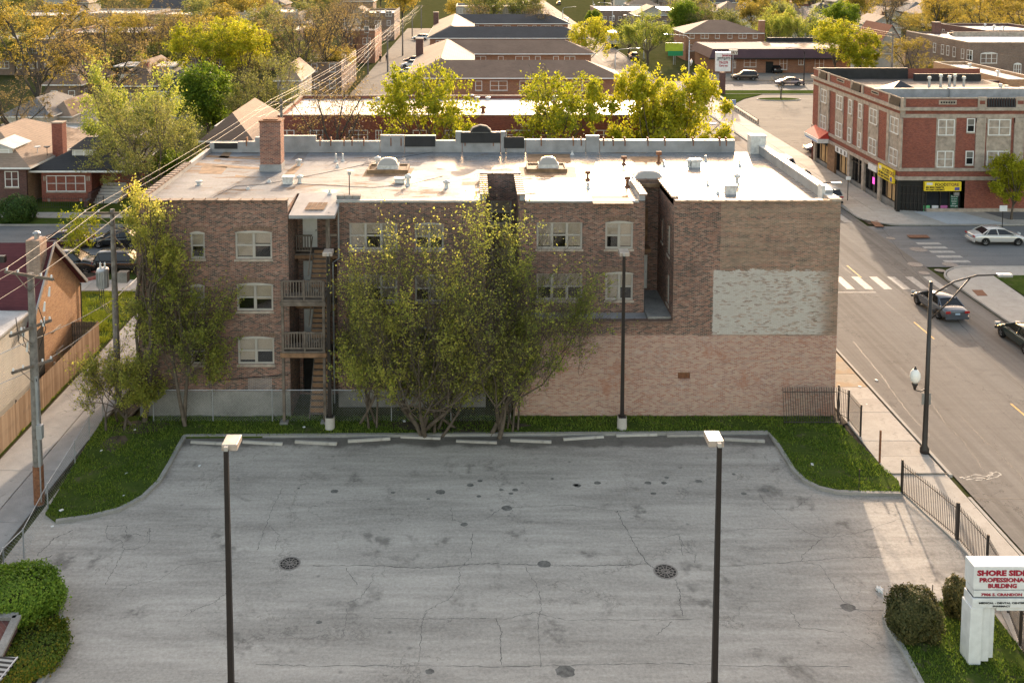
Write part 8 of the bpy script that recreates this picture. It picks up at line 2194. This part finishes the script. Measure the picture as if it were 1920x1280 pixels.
# ================================================================== people: tiny figures far off, one skinned body each
def person(x, y, label, shirt, trousers, h=1.72, rz=0):
    t = thing('person', (x, y, .12), label, 'person', None, rz); k = h / 1.75
    V = [(0, 0, .98), (0, 0, 1.2), (0, .01, 1.42), (0, .02, 1.52), (0, .03, 1.64), (0, .03, 1.74), (.1, 0, .92), (.11, .06, .5), (.12, -.02, .07), (.12, .12, .04), (-.1, 0, .92), (-.11, -.06, .5), (-.12, -.16, .08), (-.12, -.02, .04),
         (.19, 0, 1.4), (.25, -.05, 1.12), (.24, .08, .88), (-.19, 0, 1.4), (-.25, .05, 1.12), (-.24, .16, .9)]
    E = [(0,1),(1,2),(2,3),(3,4),(4,5),(0,6),(6,7),(7,8),(8,9),(0,10),(10,11),(11,12),(12,13),(2,14),(14,15),(15,16),(2,17),(17,18),(18,19)]
    Rr = [.14,.14,.15,.06,.09,.07,.09,.065,.045,.035,.09,.065,.045,.035,.06,.045,.035,.06,.045,.035]
    me = bpy.data.meshes.new('body'); me.from_pydata([tuple(c * k for c in v) for v in V], E, []); me.materials.append(plain('skin tone', (.16, .09, .06), .6) if 'skin' not in M else M['skin']); o = link('body', me, t)
    md = o.modifiers.new('skin', 'SKIN'); s2_ = o.modifiers.new('sub', 'SUBSURF'); s2_.levels = s2_.render_levels = 1
    if not me.skin_vertices: 
        bpy.context.view_layer.objects.active = o
    sv = me.skin_vertices[0].data if me.skin_vertices else None
    if sv:
        for i, r in enumerate(Rr): sv[i].radius = (r * k, r * k)
        sv[0].use_root = True
    b = MB(); b.lathe([(.17, .95), (.2, 1.0), (.185, 1.2), (.23, 1.38), (.12, 1.5), (.07, 1.53)], 0, 0, 12); b.v = [(v[0] * k, v[1] * k * .75, v[2] * k) for v in b.v]; link('shirt', b.mesh('shirt', shirt, smooth=True), t)
    for sx in (-1, 1):
        b = MB(); b.tube([(sx*.24*k, 0, 1.05*k), (sx*.2*k, 0, 1.42*k)], [.06*k, .075*k], 8); link('sleeve', b.mesh('sleeve', shirt), t)
        b = MB(); b.tube([(sx*.1*k, 0, 1.0*k), (sx*.11*k, sx*.06*k, .5*k), (sx*.12*k, -.02*k - (.14*k if sx < 0 else 0), .09*k)], [.115*k, .085*k, .065*k], 8); link('trouser_leg', b.mesh('trouser_leg', trousers), t)
    b = MB(); b.lathe([(.05, 1.62), (.1, 1.68), (.1, 1.76), (.06, 1.81), (.01, 1.83)], 0, -.01, 10); b.v = [(v[0]*k, v[1]*k, v[2]*k) for v in b.v]; link('hair', b.mesh('hair', M['black_paint'], smooth=True), t)
    return t
M['skin'] = plain('skin tone', (.16, .09, .06), .6)
q = G(1313, 184); person(q.x, q.y, 'person in a purple top walking on the far sidewalk near the car park corner', plain('purple cloth', (.2, .12, .35), .8), plain('purple trousers', (.14, .09, .25), .8))
q = G(713, 118); person(q.x, q.y, 'dark clothed person walking on the paved strip by the far poles', M['black_paint'], M['dark_metal'], h=1.8)
q = G(725, 116); person(q.x, q.y, 'second dark clothed person beside the tall dark pole', M['dark_metal'], M['black_paint'])

# ================================================================== street trees and the wood of the upper left
Yt = 96.5
tree('maple', XY(805, 215, 98), 98, 'yellow green street tree left of centre behind the silver roof', 1.1, rz=.3, sz=1.3, group='yellow green street trees')
tree('maple', XY(1050, 215, 98), 98, 'wide yellow green street tree in the middle behind the silver roof', 1.15, rz=2.2, sz=1.25, group='yellow green street trees')
tree('maple_full', XY(1218, 215, 98), 98, 'fuller yellow green street tree, left of the pair at the road corner', 1.05, rz=1, sz=1.35, group='yellow green street trees')
tree('maple_full', XY(1285, 215, 99.5), 99.5, 'yellow green street tree nearest the main road', 1.02, rz=3.4, sz=1.3, group='yellow green street trees')
tree('maple', XY(1105, 90, 196), 196, 'spreading yellow green tree over the charcoal townhouse roofs', 1.15, rz=4)
tree('bare', XY(625, 210, 99), 99, 'dark bare branching tree left of the street trees', 1.0, rz=.4)
tree('olive', XY(262, 330, 92.5), 93.2, 'large pale olive budding tree between the black roofed bungalow and the wall', .98, rz=.7)
tree('willow', XY(262, 290, 104), 104.5, 'bright lime feathery tree rising behind the olive tree', 1.25, rz=2)
tree('dense', XY(330, 320, 99), 97, 'rounded green tree tucked beside the silver roof left edge', .62, rz=2.4)
tree('dense', XY(392, 180, 128), 128, 'dense dark green rounded tree left of the wires', 1.12, rz=1.2)
tree('olive', XY(505, 200, 126), 127, 'olive green tree between the dense green tree and the wires', .95, rz=3.2)
tree('maple', XY(385, 130, 165), 165, 'bright yellow spreading tree, left of the yellow pair', 1.25, rz=.2)
tree('maple', XY(455, 130, 168), 169, 'bright yellow spreading tree, right of the yellow pair', 1.25, rz=1.7)
tree('elm', XY(55, 190, 138), 139, 'big golden budding elm filling the top left corner', 1.2, rz=.5)
tree('elm_orange', XY(195, 190, 132), 133, 'orange budding elm with dark forked trunk left of the lime tree', 1.2, rz=2.5)
tree('elm_orange', XY(20, 240, 118), 118, 'orange budding tree behind the left bungalow', .8, rz=4)
tree('sapling', G(150, 512).x, G(150, 512).y, 'thin yellow green sapling in a round red brick planter ring', 1.1)
q = G(155, 522); rg = thing('planter_ring', (q.x, q.y, .05), 'round ring of red edging blocks round the sapling', 'planter')
bm_ = MB().box(-.12, -.22, 0, .12, .22, .28); bevel_me = bm_.mesh('edging_block', plain('red edging block', (.3, .12, .1), .8, .2, var=.2))
for i in range(20):
    a = 2*math.pi*i/20; link('edging_block', bevel_me, rg, loc=(1.25*math.cos(a), 1.25*math.sin(a)*.85, 0), rz=a)
b = MB(); b.tube([(q.x, q.y, .05), (q.x, q.y, .2)], 1.15, 20); b.build('soil', M['dirt'], rg)
r_ = random.Random(3)
def spot(u, v, Y): return XY(u, v, Y), Y
where = [('elm',250,95,185,.9,'golden elm over the white bay block'),('bare',185,80,190,1.15,'tall bare forked tree, left of the upper row'),('bare',225,70,200,1.2,'tall bare tree beside the golden elm'),('bare',290,80,188,1.15,'tall bare tree in the middle of the upper row'),('bare',345,85,186,1.1,'bare tree left of the bright yellow pair'),('maple',440,60,205,1.1,'yellow green tree above the yellow pair'),('bare',560,100,172,1.2,'dark bare tree with dense twigs left of the wires'),('bare',610,90,180,1.25,'second dark bare tree left of the wires'),('bare',640,70,215,1.2,'third dark bare tree behind the wires'),('bare',520,60,215,1.0,'bare tree behind the row of flats'),
         ('maple_full',270,115,172,.75,'small yellow green tree beside the dark shrub'),('bare',690,40,240,1.0,'bare tree above the brown block at the alley'),('bare',120,120,180,.9,'nearly bare tree between the two large elms'),
         ('willow',1215,70,225,1.1,'pale green willow like tree right of the truck'),('willow',1178,65,245,.85,'smaller willow like tree behind the truck'),('dense',1290,35,270,1.25,'dense green tree above the brown flats'),('willow',1455,55,245,1.15,'wide pale green willow, left of the pair right of the flats'),('willow',1505,60,240,1.1,'wide pale green willow, right of the pair'),
         ('dense',1575,40,255,1.3,'tall green tree among the upper right houses'),('maple',1565,118,190,1.15,'yellow green tree over the shop roof, left of the pair'),('maple_full',1615,118,188,1.0,'yellow green tree over the shop roof, right of the pair'),('elm',1705,115,168,.7,'leaning golden tree left of the brown three storey flats'),('bare',1668,40,265,1.25,'pinkish bare tree above the grey roofed house'),
         ('elm',1760,30,235,1.0,'golden tree above the white roofed block, left'),('elm',1840,30,240,1.0,'golden tree above the white roofed block, middle'),('elm',1915,35,235,.9,'golden tree above the white roofed block, right'),('bare',1012,30,260,.9,'bare tree at the left kerb beyond the courts'),('bare',895,15,270,.9,'bare tree behind the charcoal roofs'),('bare',1270,20,310,.8,'bare tree in front of the long low block'),('dense',1115,20,320,.7,'small dark green street tree under the lamps'),
         ('maple',1310,150,186,.35,'tiny low tree near the junction')]
for i, (k_, u, v, Y, s_, l) in enumerate(where[:-1]):
    tree(k_, XY(u, v, Y), Y, l, s_ * (1.0), rz=r_.uniform(0, 6.28), group='trees in the upper half' if k_ == 'bare' else None)
tree('maple_full', XY(1935, 430, 89), 92.5, 'yellow green street tree at the right edge in front of the shop wall', .62, rz=1)
# distant individually placed trees to the top edge
SEG = [(-200, 'above the corner elm'), (140, 'above the orange elm'), (300, 'above the white bay block'), (430, 'above the yellow pair'), (560, 'above the dark bare trees'), (690, 'by the alley poles'), (850, 'above charcoal roofs'), (1000, 'left of the main road'), (1120, 'right of the main road'), (1250, 'above the brown flats'), (1400, 'above the willows'), (1560, 'above the grey roof'), (1700, 'above the white roof'), (1830, 'at the top right corner')]
ORD = ['leftmost', 'second', 'third', 'fourth', 'fifth', 'sixth', 'seventh', 'eighth', 'ninth', 'tenth', 'eleventh', 'twelfth', 'thirteenth', 'fourteenth', 'fifteenth', 'sixteenth']
TONE = {'lowfar': 'pale olive', 'lowfar_gold': 'golden', 'bare': 'nearly bare'}
def orchard(items, row, group):
    cnt = {}
    for u, x, Y, k_, s_, rz in sorted(items):
        sg_ = [n for a, n in SEG if a <= u][-1]; i = cnt.get((sg_, k_), 0); cnt[(sg_, k_)] = i + 1
        tree(k_, x, Y, f'{ORD[i]} {TONE[k_]} {row} tree from the left {sg_}', s_, rz=rz, group=group)
L_ = []
for i in range(170):
    Y = r_.uniform(280, 640); u = r_.choice([r_.uniform(-60, 1010), r_.uniform(1130, 1980)]); x = XY(u, 0, Y)
    if 18 < x < 42 or -24 < x < -8: continue
    L_.append((u, x, Y, r_.choice(['lowfar', 'bare', 'lowfar_gold']), r_.uniform(.8, 1.25), r_.uniform(0, 6.28)))
orchard(L_, 'far off', 'far off trees along the top edge'); L_ = []
for i in range(60):      # garden trees between the left hand houses
    Y = r_.uniform(165, 275); u = r_.uniform(-60, 690); x = XY(u, 0, Y)
    if -26 < x < -6: continue
    L_.append((u, x, Y, r_.choice(['bare', 'lowfar', 'bare', 'lowfar_gold']), r_.uniform(.6, 1.0), r_.uniform(0, 6.28)))
orchard(L_, 'garden', 'garden trees among the upper left blocks'); L_ = []
for i in range(30):
    Y = r_.uniform(250, 330); u = r_.uniform(1300, 1960); x = XY(u, 0, Y)
    L_.append((u, x, Y, r_.choice(['lowfar', 'lowfar_gold', 'bare']), r_.uniform(.45, .8), r_.uniform(0, 6.28)))
orchard(L_, 'back garden', 'garden trees among the upper right houses')
# far rows of houses closing the view
DUP = (24, 48, 49)
for i in range(60):
    Y = 330 + (i // 12) * 60 + r_.uniform(-8, 8); u = (i % 12) * 180 - 80 + r_.uniform(-30, 30)
    x = XY(u, 0, Y)
    if 10 < x < 46 or -30 < x < -4 or i in DUP: continue
    sg_ = [n for a, n in SEG if a <= u][-1]; rm = r_.choice(['sh_brown', 'sh_grey', 'sh_tan', 'sh_dark']); key = (i // 12)
    house(x, x + 11, Y, Y + 13, r_.uniform(4, 6.5), 3, r_.choice(['siding', 'bk_brown', 'stucco']), rm, f"{ {'sh_brown': 'brown', 'sh_grey': 'grey', 'sh_tan': 'tan', 'sh_dark': 'charcoal'}[rm]} roofed far off house {sg_}, {['nearest', 'second', 'third', 'fourth', 'farthest'][key]} row", side=1 if x < 0 else -1, seed=i, gable=r_.choice([None, 'x', 'y']), group='far off houses below the top edge')
# iron fence in front of the bungalows, litter, bag
picket_fence([(XY(38, 415, 96.6), 96.6), (XY(195, 415, 96.6), 96.6)], 1.2, 'low dark iron fence in front of the small red brick bungalow', z=.06, step=.22)
q = G(1650, 1108); o = thing('plastic_bag', (q.x, q.y, 0), 'crumpled pale plastic bag lying on the asphalt near the clipped shrub', 'litter')
me = bpy.data.meshes.new('bag'); bm = bmesh.new(); bmesh.ops.create_icosphere(bm, subdivisions=3, radius=.2); rr = random.Random(4)
for v in bm.verts: v.co *= 1 + .35 * math.sin(v.co.x * 31 + 1) * math.sin(v.co.y * 27) + rr.uniform(-.08, .08); v.co.z = max(-.0, v.co.z * .8 + .12); v.co.y *= 1.5
bmesh.ops.scale(bm, vec=(.6, .6, .6), verts=bm.verts); bm.to_mesh(me); bm.free(); me.materials.append(M['white_sign']); link('bag', me, o)
lit = MB().box(-.07, -.05, 0, .07, .05, .03).mesh('litter', M['white_sign'])
spots = [(237,888,'left verge'),(190,845,'left verge near the fence'),(232,929,'left verge kerb'),(115,957,'left verge lower corner'),(570,801,'strip behind the second wheel stop'),(758,790,'strip under the big trees'),(253,806,'verge below the corner bush'),(98,983,'lot corner by the chain link fence'),(1523,871,'right verge middle'),(1612,725,'rusty pavement beside the wall'),(1625,758,'pavement by the iron fence'),(1643,710,'road edge beside the wall'),(374,870,'lot just below the left kerb')]
for u, v, l in spots:
    q = G(u, v, .1); o = link('litter', lit, loc=(q.x, q.y, .11 if 'lot' not in l and 'road' not in l else .01), rz=rnd.uniform(0, 3), label='white scrap of litter on the ' + l, cat='litter', group='scraps of litter'); o.scale = (rnd.uniform(.6, 1.3),) * 3
